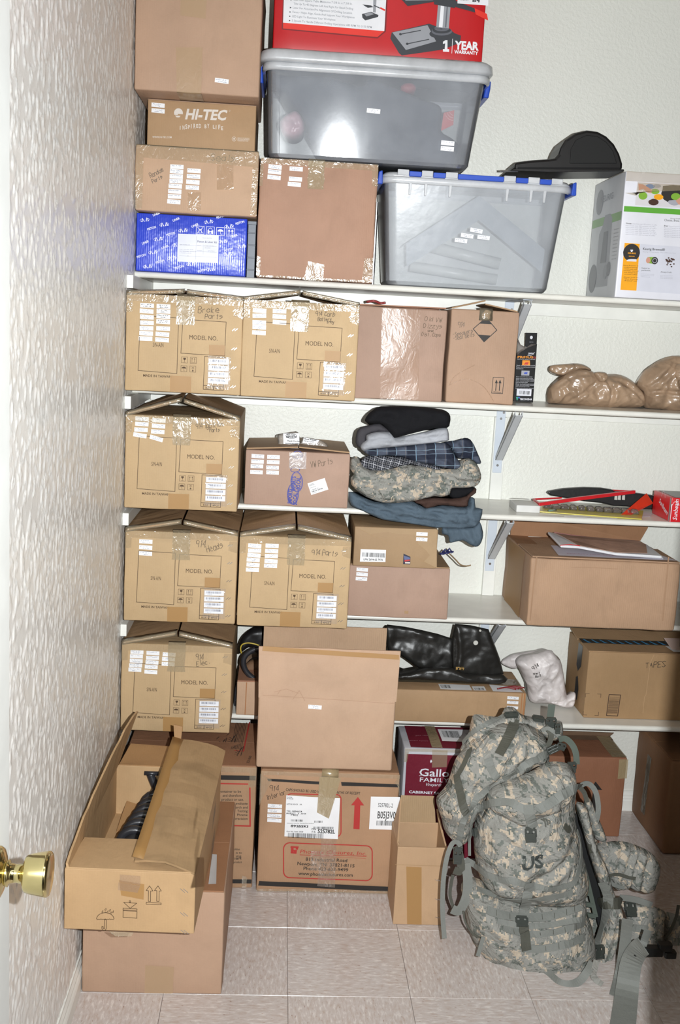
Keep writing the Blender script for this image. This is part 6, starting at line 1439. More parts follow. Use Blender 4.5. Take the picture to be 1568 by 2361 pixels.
# tall left flap leaning on the wall, torn edge
q = MB(); n = 16; vs = []
for i in range(n+1):
    u = i/n; d = .0+c.D*u; h = .012+.135*min(1, u*1.1)+.006*nz(u*14); base = c.W3(.003, d, .144); base.x = max(base.x, .012)
    tipx = .010+.072*u**1.5
    vs += [base, Vector((max(tipx, .009), base.y+.02*u, base.z+h)), Vector((max(tipx, .009)+.005, base.y+.02*u, base.z+h)), base+Vector((.006, 0, 0))]
fs = [(i*4+j, i*4+(j+1) % 4, (i+1)*4+(j+1) % 4, (i+1)*4+j) for i in range(n) for j in range(4)]+[(0, 1, 2, 3), (n*4, n*4+1, n*4+2, n*4+3)]
q.add(vs, fs); c.part('left_flap', q, LB)
# right flap folded over, creased
F1 = Face(c.W3(0, 0, .146), c.U, -c.N, c.V, c.W, c.D)
h0, h1 = c.W3(c.W, -.002, .1455), atY(520, 1731, -.71)
t0 = atY(310, 1984, -1.285); t1 = atY(402, 1706, -.71)
q = MB(); n, m_ = 10, 6; vs = []
for i in range(n+1):
    u = i/n; A = h0.lerp(h1, u); B = t0.lerp(t1, u)
    for j in range(m_+1):
        v = j/m_; vs.append(A.lerp(B, v)+Vector((0, 0, .012*math.sin(v*math.pi)+.004*(1 if i in (3, 5, 7) else 0)*math.sin(v*3)+.003*nz(u*5, v*3))))
k_ = len(vs); nn = (h1-h0).cross(t0-h0).normalized(); nn = nn if nn.z > 0 else -nn; vs += [v-nn*.005 for v in vs]; fs = []
for i in range(n):
    for j in range(m_): a = i*(m_+1)+j; fs += [(a, a+1, a+m_+2, a+m_+1), (k_+a, k_+a+m_+1, k_+a+m_+2, k_+a+1)]
for j in range(m_): fs += [(j, k_+j, k_+j+1, j+1), (n*(m_+1)+j, n*(m_+1)+j+1, k_+n*(m_+1)+j+1, k_+n*(m_+1)+j)]
for i in range(n): a = i*(m_+1); fs += [(a, a+m_+1, k_+a+m_+1, k_+a), (a+m_, k_+a+m_, k_+a+2*m_+1, a+2*m_+1)]
q.add(vs, fs); rfl = c.part('right_flap', q, cardboard('kraft_long_worn', (178, 142, 102), .22))
q = MB(); P = [t0.lerp(t1, u/12)+nn*.0025+Vector((.012, 0, .003)) for u in range(13)]; q.ribbon(P, (1, 0, -.25), .035, .0004); q.build('edge_tape', TAPE_B, rfl, smooth=True)
q = MB(); tip = t1; q.slab([tip, tip+Vector((.018, 0, -.003)), tip+Vector((.02, .01, .035)), tip+Vector((-.004, .01, .040))], (0, -1, .2), .004); q.build('torn_corner', LI, rfl)
# folded packing card inside
q = MB(); q.slab([c.W3(.03, c.D-.13, .014), c.W3(.09, c.D-.13, .012), c.W3(.10, c.D-.02, .030), c.W3(.035, c.D-.01, .045)], (0, 0, 1), .004)
c.part('packing_card', q, LI)
# shock spring
r = root('coil_spring', (.13, -.9, .29), 'black coil spring strut lying inside the long open carton', 'spring')
BR = plain('black_rubber', (44, 44, 48), .35, bumpy=.3, bscale=40)
A = Vector((.112, -1.02, .3285)); B = Vector((.150, -.765, .3295)); q = MB(); ax = (B-A).normalized(); e1 = ax.orthogonal().normalized(); e2 = ax.cross(e1); pts = []
for i in range(6*18+1):
    t = i/(6*18); th = i/18*2*math.pi; pts.append(A.lerp(B, t)+(e1*math.cos(th)+e2*math.sin(th))*.034)
q.tube(pts, .0115, 8); q.build('coil', BR, r, smooth=True)
q = MB(); q.tube([A, A.lerp(B, .5), B, Vector((.166, -.742, .345))], [.026, .026, .024, .016], 16); q.build('damper_tube', plain('black_metal', (30, 30, 33), .4), r, smooth=True)
q = MB(); q.tube(catmull([Vector((.128, -.745, .408)), Vector((.138, -.748, .385)), Vector((.152, -.752, .355))], 5), .011, 10); q.tube([Vector((.112, -.745, .410)), Vector((.150, -.745, .410))], .006, 8); tag(q.build('rubber_hose', BR, smooth=True), 'black rubber hose bend standing at the far end inside the long open carton', 'hose')
# ================================================================== cloth, bags and other soft things
def seg_dist(P, poly, closed=True):
    """P: (n,2); distance to polyline and nearest"""
    A = np.array(poly, float); B = np.roll(A, -1, axis=0) if closed else A[1:]; A = A if closed else A[:-1]
    d = np.full(len(P), 1e9)
    for a, b in zip(A, B):
        ab = b-a; t = np.clip(((P-a) @ ab)/max(ab @ ab, 1e-12), 0, 1); q = a+t[:, None]*ab
        d = np.minimum(d, np.hypot(*(P-q).T))
    return d
def inside(P, poly):
    A = np.array(poly, float); B = np.roll(A, -1, axis=0); c = np.zeros(len(P), bool)
    for (x0, y0), (x1, y1) in zip(A, B):
        if y0 == y1: continue
        m = ((y0 > P[:, 1]) != (y1 > P[:, 1])) & (P[:, 0] < (x1-x0)*(P[:, 1]-y0)/(y1-y0)+x0); c ^= m
    return c
def fbm(x, y, z=0, o=3):
    s = 0; a = 1
    for k in range(o): s += a*noise.noise(Vector((x, y, z+k*7))); x *= 2; y *= 2; a *= .5
    return s
class Pillow:
    """solid with a traced silhouette, rounded rim, bulged and wrinkled front, real thickness"""
    def __init__(s, px_out, Y, T=.1, bulge=.03, R=.04, spacing=.008, folds=(), wr=.004, ws=14, wst=(1, 1), wa=0, ridge=0, tr=None, smooth=3, seed=0, lean=0, yfun=None, taper=.88, shear=(.06, -.12)):
        o = [Vector((*(lambda w: (w.x, w.z))(atY(*(tr(*p) if tr else p), Y)), 0)) for p in px_out]
        o = [tuple(v)[:2] for v in catmull(o, smooth, True)] if smooth > 1 else [tuple(v)[:2] for v in o]
        s.o = o; s.Y = Y; A = np.array(o); x0, y0 = A.min(0); x1, y1 = A.max(0)
        xs = np.arange(x0, x1, spacing); ys = np.arange(y0, y1, spacing*.87); G = []
        for j, yy in enumerate(ys): G += [(xx+(spacing/2 if j % 2 else 0), yy) for xx in xs]
        G = np.array(G); d = seg_dist(G, o); G = G[inside(G, o) & (d > spacing*.55)]
        n = len(o); vin = [Vector(v) for v in o]+[Vector(v) for v in G]
        V, E_, F_, *_ = delaunay_2d_cdt(vin, [(i, (i+1) % n) for i in range(n)], [], 1, 1e-6)
        P = np.array([tuple(v) for v in V]); d = seg_dist(P, o)
        t = np.clip(d/R, 0, 1); h = bulge*np.sqrt(np.clip(1-(1-t)**2, 0, 1)); fade = np.clip(d/(R*.5), .12, 1)
        ca, sa = math.cos(wa), math.sin(wa)
        w = np.zeros(len(P))
        for i, (x, y) in enumerate(P):
            u = (x*ca+y*sa)*ws*wst[0]; v = (-x*sa+y*ca)*ws*wst[1]
            f1 = fbm(u+seed*9.7, v, seed, 3)
            if ridge: f1 = f1*(1-ridge)+ridge*(1-2*abs(fbm(u+3+seed, v+5, seed, 3))*1.4)
            w[i] = f1*wr
        for fo in folds:
            pts = [(lambda q_: (q_.x, q_.z))(atY(*(tr(*p) if tr else p), Y)) for p in fo[0]]
            pts = [tuple(v)[:2] for v in catmull([(*p, 0) for p in pts], 4)] if len(pts) > 2 else pts
            dd = seg_dist(P, pts, False); a_, wd_ = fo[1], fo[2]
            w += -a_*np.exp(-(dd/wd_)**2)+a_*.5*np.exp(-((dd-wd_*2.2)/wd_)**2)
        h = h+w*fade
        front = [Vector((x, Y-hh+(yfun(x, z) if yfun else 0), z)) for (x, z), hh in zip(P, h)]
        cx_, cz_ = (x0+x1)/2, (y0+y1)/2
        back = [Vector((cx_+(x-cx_)*taper+shear[0]*T, Y+T-min(T*.4, R*.5)*(1-tt)*.8+(yfun(x, z) if yfun else 0), cz_+(z-cz_)*taper+shear[1]*T)) for (x, z), tt in zip(P, t)]
        m = len(P); fs = [tuple(f) for f in F_]; ec = {}
        for f in fs:
            for a, b in zip(f, f[1:]+f[:1]): ec[(a, b)] = 1
        bd = [(a, b) for (a, b) in ec if (b, a) not in ec]
        s.mb = MB(); s.mb.add(front+back, fs+[tuple(m+i for i in reversed(f)) for f in fs]+[(b, a, m+a, m+b) for a, b in bd])
        s.uv = np.concatenate([P, P]); s.n = m
    def build(s, name, mat, parent=None, label=None):
        return s.mb.build(name, mat, parent, smooth=True, uvs=s.uv, label=label)

def camo(name='digital_camouflage', dull=1.0):
    if name in _M: return _M[name]
    k = NT(name); tc = k.n('ShaderNodeTexCoord')
    sn = k.n('ShaderNodeVectorMath', operation='SNAP'); sn.inputs[1].default_value = (.0034, .0034, .0034); k.l(tc.outputs['UV'], sn.inputs[0])
    mp = k.n('ShaderNodeMapping'); mp.inputs['Scale'].default_value = (1, 1.25, 1); k.l(sn.outputs[0], mp.inputs[0])
    n1 = k.noise(mp.outputs[0], 34, 3, .75, .3)
    mp2 = k.n('ShaderNodeMapping'); mp2.inputs['Location'].default_value = (3.1, 7.7, 0); k.l(sn.outputs[0], mp2.inputs[0]); n2 = k.noise(mp2.outputs[0], 36, 3, .75, .3)
    dk = lin((108, 112, 106)); md = lin((143, 142, 136)); tn = lin((186, 172, 154))
    c1 = k.ramp(n1, [(0, dk), (.44, md), (.56, md)], 'CONSTANT')
    mx = k.n('ShaderNodeMix', data_type='RGBA'); k.l(k.ramp(n2, [(0, g(0)), (.555, g(1))], 'CONSTANT'), mx.inputs[0]); k.l(c1, mx.inputs[6]); mx.inputs[7].default_value = (*tn, 1)
    k.l(mx.outputs[2], k.b.inputs['Base Color']); k.b.inputs['Roughness'].default_value = .75; k.b.inputs['Specular IOR Level'].default_value = .25
    co = k.coord(); k.l(k.bump(k.noise(co, 600, 2), .25, .001, k.bump(k.noise(k.coord('Object', (1, 1, 1)), 14, 4, .6, 1.2), .85, .024)), k.b.inputs['Normal'])
    _M[name] = k.m; return k.m
def cloth(name, c, rough=.85, weave=400, fold=.4, fs=20, var=.12, spec=.15, lint=0):
    if name in _M: return _M[name]
    k = NT(name); L = lin(c); co = k.coord()
    f = k.noise(co, 14, 4, .6); col = k.ramp(f, [(.3, tuple(x*(1-var) for x in L)), (.7, tuple(min(1, x*(1+var)) for x in L))])
    k.l(col, k.b.inputs['Base Color']); k.b.inputs['Roughness'].default_value = rough; k.b.inputs['Specular IOR Level'].default_value = spec
    k.l(k.bump(k.noise(co, weave, 2), .3, .0012, k.bump(k.noise(co, fs, 4, .6, .8), fold, .012)), k.b.inputs['Normal'])
    _M[name] = k.m; return k.m
def plaid(name, base, bands, rot=0, warp=.006):
    """bands: (axis, period, offset, width, colour, opacity)"""
    k = NT(name); tc = k.n('ShaderNodeTexCoord'); mp = k.n('ShaderNodeMapping'); mp.inputs['Rotation'].default_value = (0, 0, rot)
    nzv = k.n('ShaderNodeTexNoise'); nzv.inputs['Scale'].default_value = 12; k.l(tc.outputs['UV'], nzv.inputs['Vector'])
    sc = k.n('ShaderNodeVectorMath', operation='SCALE'); sc.inputs[3].default_value = warp*3; k.l(nzv.outputs['Color'], sc.inputs[0])
    ad = k.n('ShaderNodeVectorMath', operation='ADD'); k.l(tc.outputs['UV'], ad.inputs[0]); k.l(sc.outputs[0], ad.inputs[1]); k.l(ad.outputs[0], mp.inputs[0])
    sx = k.n('ShaderNodeSeparateXYZ'); k.l(mp.outputs[0], sx.inputs[0])
    rgb = k.n('ShaderNodeRGB'); rgb.outputs[0].default_value = (*lin(base), 1); col = rgb.outputs[0]
    for ax, per, off, w, c, op in bands:
        u = k.math('MODULO', k.math('ADD', k.math('ADD', sx.outputs[ax], off), 10*per), per)
        m_ = k.math('MULTIPLY', k.math('LESS_THAN', u, w), op)
        mx = k.n('ShaderNodeMix', data_type='RGBA'); k.l(m_, mx.inputs[0]); k.l(col, mx.inputs[6]); mx.inputs[7].default_value = (*lin(c), 1); col = mx.outputs[2]
    k.l(col, k.b.inputs['Base Color']); k.b.inputs['Roughness'].default_value = .9; k.b.inputs['Specular IOR Level'].default_value = .1
    co = k.coord(); k.l(k.bump(k.noise(co, 350, 2), .3, .0012, k.bump(k.noise(co, 24, 4, .6, .6), .4, .01)), k.b.inputs['Normal']); return k.m

CAMO = camo()
# ------------------------------------------------------------------ folded clothes on the third shelf
def garment(name, label, pts, Y, mat, T=.24, bulge=.02, R=.025, **k):
    k['wr'] = k.get('wr', .004)*1.25; k.setdefault('ridge', .35); k['ws'] = k.get('ws', 14)*1.25; k.setdefault('spacing', .0055); k.setdefault('wst', (.7, 1.5))
    p = Pillow(pts, Y, T, bulge*.85, R*.62, tr=c8, smooth=2, **k); o = p.build(name, mat); return tag(o, label, 'clothing', 'folded clothes pile on the third shelf')
DEN = cloth('blue_grey_denim', (84, 98, 110), fold=.8, fs=14)
garment('trousers', 'blue-grey jeans at the bottom of the clothes pile, hanging over the shelf edge', [(48,425),(90,440),(160,470),(240,478),(340,470),(400,500),(480,488),(560,496),(598,490),(606,452),(626,458),(630,498),(662,505),(650,560),(618,590),(540,592),(470,590),(440,590),(380,580),(300,568),(200,552),(110,512),(60,488)], -.345, DEN, T=.26, bulge=.022, R=.022,
    folds=[([(60,450),(150,500),(260,530),(420,560),(600,580)], .006, .006), ([(220,480),(300,500),(420,520),(580,530)], .005, .005), ([(600,470),(590,520),(612,580)], .005, .005), ([(340,478),(440,520),(520,560)], .005, .006), ([(90,450),(130,500)], .004, .005)], wr=.009, ws=22, wst=(.6, 1.6))
garment('trouser_leg', 'blue-grey jeans leg end with tan lining hanging at the right of the clothes pile', [(478,588),(500,592),(540,590),(618,588),(648,560),(664,610),(662,640),(650,668),(630,678),(600,665),(570,648),(515,660),(508,640),(502,625),(476,618)], -.345, DEN, T=.03, bulge=.012, R=.02, folds=[([(505,600),(520,650)], .004, .004), ([(560,592),(590,655)], .004, .006), ([(610,590),(640,660)], .004, .006)], wr=.003, ws=20)
garment('trousers', 'dark brown trousers folded between the camouflage shirt and the jeans', [(350,468),(440,452),(520,458),(590,445),(628,406),(632,430),(604,452),(596,478),(590,494),(540,494),(500,488),(460,488),(408,502),(380,485)], -.35, cloth('dark_brown_cloth', (72, 54, 48), fold=.6), T=.24, bulge=.02, R=.018, wr=.005, ws=26)
garment('shirt', 'small black folded garment corner above the brown trousers', [(508,440),(520,408),(580,406),(626,404),(612,432),(570,452),(530,456)], -.335, cloth('black_cotton', (24, 24, 27), fold=.3, var=.05), T=.2, bulge=.015, R=.015, wr=.003)
garment('camouflage_jacket', 'rolled digital camouflage jacket in the middle of the clothes pile', [(58,270),(90,265),(105,298),(150,328),(250,318),(330,302),(440,318),(540,318),(562,285),(600,272),(636,298),(655,345),(650,380),(625,402),(570,408),(520,410),(512,438),(470,450),(440,446),(350,468),(270,476),(200,475),(130,450),(85,420),(60,392),(58,360),(72,345),(55,320)], -.350, CAMO, T=.25, bulge=.032, R=.035,
    folds=[([(70,350),(150,372),(260,362),(400,372)], .006, .005), ([(400,350),(480,345),(560,380),(640,372)], .008, .006), ([(380,450),(440,405),(500,400)], .007, .005), ([(120,400),(180,425),(200,470)], .006, .005), ([(560,300),(590,340),(650,330)], .006, .006)], wr=.008, ws=18, seed=4)
garment('shirt', 'black and white small-check shirt folded under the blue plaid shirt', [(100,290),(130,262),(175,258),(300,268),(400,292),(482,318),(470,334),(400,318),(330,300),(240,322),(180,342),(150,332),(112,316)], -.338, plaid('black_white_check', (52, 54, 60), [(0,.013,0,.0022,(190,190,196),.8),(1,.013,0,.0022,(190,190,196),.8),(0,.013,.006,.001,(150,150,158),.6),(1,.013,.006,.001,(150,150,158),.6),(0,.026,.003,.006,(18,18,22),.55),(1,.026,.003,.006,(18,18,22),.55)], .25, .01), T=.22, bulge=.018, R=.016, wr=.006, ws=30, seed=2)
PL = plaid('blue_plaid_flannel', (80, 86, 100), [(0,.058,0,.024,(30,33,46),.75),(1,.050,.01,.016,(34,38,52),.7),(0,.058,.034,.0022,(120,160,190),.75),(1,.050,.032,.0020,(130,150,165),.7),(0,.029,.005,.001,(150,140,130),.5),(1,.050,.045,.0012,(150,170,190),.6)], -.08, .004)
garment('flannel_shirt', 'blue plaid flannel shirt folded in the upper clothes pile', [(120,236),(160,229),(270,220),(380,206),(490,200),(516,225),(540,265),(562,298),(560,320),(520,322),(470,312),(420,300),(340,284),(290,266),(220,258),(160,262),(130,252)], -.345, PL, T=.24, bulge=.024, R=.028, folds=[([(200,240),(350,235),(500,300)], .006, .006)], wr=.008, ws=18, seed=7)
garment('shirt_sleeve', 'blue plaid flannel sleeve sticking out at the right of the pile', [(490,196),(540,190),(580,178),(606,186),(625,215),(640,250),(656,290),(640,298),(600,276),(560,272),(540,262),(516,225)], -.318, PL, T=.2, bulge=.02, R=.02, wr=.008, ws=20, seed=3, folds=[([(560,200),(580,240),(560,270)], .008, .006)])
garment('sweater', 'light grey knit sweater folded under the black shirt', [(130,165),(180,150),(240,152),(262,176),(300,170),(400,150),(480,130),(502,138),(508,180),(494,194),(380,208),(270,220),(160,228),(118,240),(102,220),(112,200),(130,188)], -.342, cloth('light_grey_knit', (164, 166, 172), fold=.5, weave=250), T=.24, bulge=.022, R=.022, wr=.008, ws=22, folds=[([(120,205),(200,185),(300,190),(500,165)], .004, .005)])
garment('shirt', 'dark grey shirt peeking out at the left between black shirt and light sweater', [(100,132),(140,120),(190,112),(225,140),(240,152),(180,150),(132,166),(128,195),(112,215),(95,222),(80,200),(84,155)], -.325, cloth('dark_grey_jersey', (70, 68, 72)), T=.22, bulge=.018, R=.016, wr=.005)
garment('shirt', 'black shirt folded on top of the clothes pile', [(122,95),(135,72),(160,50),(195,33),(300,34),(440,42),(494,54),(514,78),(512,112),(500,132),(440,135),(340,158),(272,176),(252,176),(235,150),(210,122),(190,112),(150,112),(128,106)], -.350, cloth('black_cotton', (24, 24, 27)), T=.24, bulge=.026, R=.03, wr=.006, ws=16)

# ------------------------------------------------------------------ plastic packets on the VW Parts carton
PK = plastic('packet_plastic', (196, 186, 176), .45, .15, .5, bumpy=.6)
for nm, lab, pts, txt, tl in (('parts_packet', 'clear parts packet with black oval SO.CAL IMPORTS header card, on the VW Parts carton', [(1020,378),(1040,352),(1036,300),(1048,282),(1110,272),(1170,272),(1178,380),(1100,378),(1060,374)], 'SO.CAL', (1082, 303)), ('parts_packet', 'flat clear parts packet with small print, right one on the VW Parts carton', [(1178,368),(1192,320),(1200,302),(1300,318),(1350,345),(1358,376),(1270,372)], None, None)):
    p = Pillow(pts, -.25, .012, .004, .008, .006, wr=.003, ws=40, tr=c7, seed=1); o = root(nm, atY(*c7(pts[0][0], pts[0][1]), -.25), lab, 'packet', 'packets on the VW Parts carton'); p.build('packet_film', PK, o)
    fp = Face(atY(*c7(1070, 372), -.262), (1, 0, 0), (0, 0, 1), (0, -1, 0), .05, .04); q = MB(); Sp = lambda x, y: fp.px(*c7(x, y))
    if txt:
        fp.poly(q, [Sp(1074, 346), Sp(1178, 352), Sp(1176, 276), Sp(1072, 278)], 0)
        a, b = Sp(1125, 294); fp.frame(q, [(a+.0162*math.cos(t), b+.0078*math.sin(t)) for t in [i*math.pi/14 for i in range(28)]], .0012, mi=1, off=.001)
        fp.textpx(q, 'SO.CAL', c7(1098, 292), c7(1150, 293), 3.6, bold=.05, mi=1, off=.001); fp.textpx(q, 'IMPORTS', c7(1092, 305), c7(1158, 306), 3.4, bold=.05, mi=1, off=.001); fp.textpx(q, 'Thank You for', c7(1096, 330), c7(1180, 334), 3.4, bold=.03, mi=1, off=.001, slant=.2); fp.textpx(q, 'www.socalim', c7(1084, 344), c7(1178, 349), 3.4, bold=.04, mi=1, off=.001)
    else:
        fp.poly(q, [Sp(1196, 340), Sp(1290, 345), Sp(1306, 322), Sp(1206, 304)], 0); fp.textpx(q, 'Hose Repair', c7(1206, 316), c7(1290, 326), 3, bold=.04, mi=1, off=.001); fp.textpx(q, 'Clamps 4 pack', c7(1204, 328), c7(1270, 336), 2.6, bold=.02, mi=1, off=.001)
    q.build('header_card', [PAPER, INK_K], o, fixn=False)

# ------------------------------------------------------------------ brown plastic shopping bags
def bagmat(name, c, al=.0):
    k = NT(name); L = lin(c); co = k.coord()
    k.l(k.ramp(k.noise(co, 12, 4, .6), [(.3, tuple(x*.72 for x in L)), (.7, tuple(min(1, x*1.2) for x in L))]), k.b.inputs['Base Color'])
    k.b.inputs['Roughness'].default_value = .28; k.b.inputs['Specular IOR Level'].default_value = .6
    nv = k.n('ShaderNodeTexNoise'); nv.inputs['Scale'].default_value = 9; nv.inputs['Detail'].default_value = 3; k.l(co, nv.inputs['Vector'])
    sv = k.n('ShaderNodeVectorMath', operation='SCALE'); sv.inputs[3].default_value = .09; k.l(nv.outputs['Color'], sv.inputs[0]); av = k.n('ShaderNodeVectorMath', operation='ADD'); k.l(co, av.inputs[0]); k.l(sv.outputs[0], av.inputs[1])
    vo = k.n('ShaderNodeTexVoronoi', feature='F1'); vo.inputs['Scale'].default_value = 17; k.l(av.outputs[0], vo.inputs['Vector']); v2 = k.n('ShaderNodeTexVoronoi', feature='F1'); v2.inputs['Scale'].default_value = 48; k.l(av.outputs[0], v2.inputs['Vector'])
    k.l(k.bump(v2.outputs['Distance'], .22, .006, k.bump(vo.outputs['Distance'], .5, .020)), k.b.inputs['Normal']); return k.m
BG = bagmat('brown_grocery_bag_film', (162, 136, 112))
def softbag(name, label, parts, mat, cat, grp=None, loc=None):
    r = root(name, loc, label, cat, grp)
    for nm, a in parts: Pillow(*a[0], **a[1]).build(nm, mat, r)
    return r
rb = softbag('plastic_bag', 'tied brown plastic bag lying on the second shelf, left of the two', [
 ('bag_body', (([(943,498),(948,440),(985,398),(1010,378),(1060,352),(1120,345),(1160,362),(1185,385),(1230,372),(1290,376),(1338,400),(1372,432),(1398,470),(1396,520),(1350,531),(1250,530),(1150,530),(1040,516),(965,512)], -.15, .12), dict(bulge=.045, R=.045, spacing=.005, wr=.008, ws=16, ridge=.7, smooth=2, tr=c6, seed=11, folds=[([(1190,385),(1120,440),(1040,500)], .006, .005), ([(1200,390),(1230,450),(1220,525)], .006, .005), ([(1200,385),(1300,420),(1390,500)], .006, .005), ([(1170,370),(1060,380),(980,430)], .006, .004)]))),
 ('bag_handle', (([(950,352),(962,332),(1020,326),(1085,322),(1128,334),(1150,356),(1100,352),(1040,372),(1010,382),(965,368)], -.155, .04), dict(bulge=.015, R=.014, spacing=.005, wr=.006, ws=40, ridge=.5, tr=c6, seed=12))),
 ('bag_knot', (([(1165,372),(1178,362),(1215,364),(1228,380),(1222,400),(1200,410),(1180,398)], -.185, .05), dict(bulge=.016, R=.012, spacing=.004, wr=.006, ws=60, ridge=.5, tr=c6, seed=13)))], BG, 'bag', 'brown plastic bags on the second shelf', (1.38, -.12, Z2))
softbag('plastic_bag', 'bulkier brown plastic bag cut off by the right edge, on the second shelf', [
 ('bag_body', (([(1366,425),(1385,380),(1405,350),(1440,325),(1475,304),(1530,286),(1600,290),(1690,320),(1760,400),(1770,500),(1700,545),(1600,550),(1530,549),(1470,538),(1410,532),(1396,500),(1392,455)], -.155, .13), dict(bulge=.05, R=.05, spacing=.006, wr=.009, ws=14, ridge=.7, smooth=2, tr=c6, seed=21, folds=[([(1540,300),(1450,400),(1390,440)], .008, .006), ([(1400,455),(1480,450),(1568,460)], .010, .005), ([(1545,300),(1540,400),(1568,540)], .008, .006)]))),
 ('bag_knot', (([(1535,370),(1550,330),(1580,325),(1590,360),(1570,400),(1550,405)], -.205, .05), dict(bulge=.02, R=.015, spacing=.005, wr=.008, ws=50, ridge=.5, tr=c6, seed=22)))], BG, 'bag', 'brown plastic bags on the second shelf', (1.72, -.12, Z2))
# white bag on the lowest shelf
WBG = bagmat('white_bag_film', (214, 206, 204)); WBG.node_tree.nodes['Principled BSDF'].inputs['Roughness'].default_value = .45
rw = softbag('plastic_bag', 'crumpled white plastic bag with scrawled 914, between long low carton and TAPES carton', [
 ('bag_body', (([(730,262),(760,232),(830,218),(900,198),(930,218),(955,245),(968,290),(978,350),(988,420),(992,445),(960,462),(880,468),(810,462),(795,430),(792,395),(775,350),(752,300)], -.17, .13), dict(bulge=.035, R=.04, spacing=.006, wr=.010, ws=22, ridge=.6, tr=c4b, seed=31))),
 ('bag_top', (([(655,262),(680,240),(720,220),(820,203),(900,196),(918,210),(880,240),(800,252),(745,262),(735,290),(700,288)], -.10, .05), dict(bulge=.015, R=.02, spacing=.006, wr=.008, ws=26, ridge=.6, tr=c4b, seed=32))),
 ('bag_tail', (([(900,462),(930,448),(985,440),(1028,412),(1036,440),(1022,486),(985,492),(940,478)], -.19, .04), dict(bulge=.012, R=.014, spacing=.005, wr=.010, ws=34, ridge=.6, tr=c4b, seed=33)))], WBG, 'bag', None, (1.36, -.12, Z5))
fz = Face(atY(*c4b(810, 340), -.222), (1, 0, 0), (0, 0, 1), (0, -1, 0), .1, .1); q = MB()
for st, p0, p1, h in (('914', (818, 300), (850, 278), 9), ('swt', (818, 324), (854, 318), 5), ('Rail', (830, 338), (856, 332), 5)): fz.handpx(q, st, c4b(*p0), c4b(*p1), h, w=.0012)
q.build('handwritten_note', INK_K, rw, fixn=False)
# black leather-like cover on the long carton
LE = plain('black_vinyl_cover', (34, 33, 31), .38, bumpy=.9, bscale=24, var=.2)
r = root('vinyl_cover', (1.0, -.2, Z5+.11), 'creased black vinyl cover draped on the long low carton', 'cover')
Pillow([(60,80),(105,70),(240,92),(400,136),(415,180),(420,250),(400,300),(330,300),(240,290),(200,265),(135,220),(80,205)], -.22, .03, .012, .02, .006, tr=c4b, wr=.010, ws=14, seed=41, smooth=2).build('rear_panel', LE, r)
Pillow([(405,130),(420,62),(500,70),(590,90),(602,120),(626,180),(648,240),(668,320),(560,330),(470,322),(408,300),(402,220)], -.25, .03, .012, .02, .006, tr=c4b, wr=.006, ws=16, seed=42, smooth=1, folds=[([(412,90),(425,200),(410,300)], .006, .006)]).build('folded_panel', LE, r)
Pillow([(80,300),(135,325),(250,300),(400,290),(480,322),(668,325),(676,362),(600,370),(380,356),(240,346),(120,345)], -.275, .12, .012, .016, .006, tr=c4b, wr=.006, ws=20, seed=43, smooth=2).build('front_panel', LE, r)
for x, y, rr in ((525, 160, .0075), (548, 98, .0035)):
    a = atY(*c4b(x, y), -.268); q = MB(); q.tube([a, a+Vector((0, .004, 0))], rr, 16); q.build('punched_hole', plain('pale_gap', (200, 198, 190), .5), r)
a = atY(*c4b(445, 290), -.2705); q = MB()
R_ = random.Random(5)
for k in range(14): b = a+Vector((R_.uniform(-.011, .011), -.001, R_.uniform(-.005, .004))); q.box((b.x-.003, b.y, b.z-.0012), (b.x+.003, b.y+.001, b.z+.0014))
tag(q.build('gold_worn_mark', plain('worn_gold_leaf', (176, 142, 84), .4), r), kind='stuff')
# cables, dark round part and yellow wire beside the 914 Elec. carton
q = MB(); BR2 = plain('black_rubber', (44, 44, 48), .35)
q.tube(catmull([atY(*c3(p[0], p[1]), -.30) for p in ((800,190),(745,205),(705,235),(695,275),(715,325),(770,372),(790,385))], 6), .0085, 10)
tag(q.build('rubber_hose', BR2, smooth=True), 'thick black hose looping down beside the blank carton on the lowest shelf', 'hose')
q = MB(); q.tube(catmull([atY(*c3(p[0], p[1]), -.25) for p in ((668,360),(655,420),(650,480),(652,520))], 6), .004, 8); q.tube(catmull([atY(*c3(p[0], p[1]), -.25) for p in ((680,330),(668,400),(656,470))], 6), .004, 8)
tag(q.build('black_cord', BR2, smooth=True), 'thin black cords hanging beside the 914 Elec. carton', 'cord', kind='stuff')
q = MB(); q.tube(catmull([atY(*c3(p[0], p[1]), -.24) for p in ((684,222),(680,195),(690,175),(720,167),(760,174),(790,186))], 6), .0022, 8)
tag(q.build('yellow_wire', plain('yellow_wire', (190, 165, 60), .4), smooth=True), 'thin yellow wire curving in front of the black round part', 'wire')
p = Pillow([(668,200),(680,150),(705,115),(745,88),(800,84),(860,90),(862,250),(790,260),(740,190),(700,205),(676,225)], -.20, .10, .02, .02, .006, tr=c3, wr=.003, ws=20, seed=51)
tag(p.build('wheel_cover', BLK), 'black rounded plastic part behind the blank carton on the lowest shelf', 'part')
p = Pillow([(665,330),(690,300),(730,265),(800,262),(820,300),(820,370),(760,372),(700,366),(668,362)], -.22, .10, .015, .02, .006, tr=c3, wr=.004, ws=20, seed=52)
tag(p.build('brown_paper_wad', cloth('brown_paper', (120, 92, 70), .6)), 'crumpled brown paper on the small carton beside the black hose', 'paper')

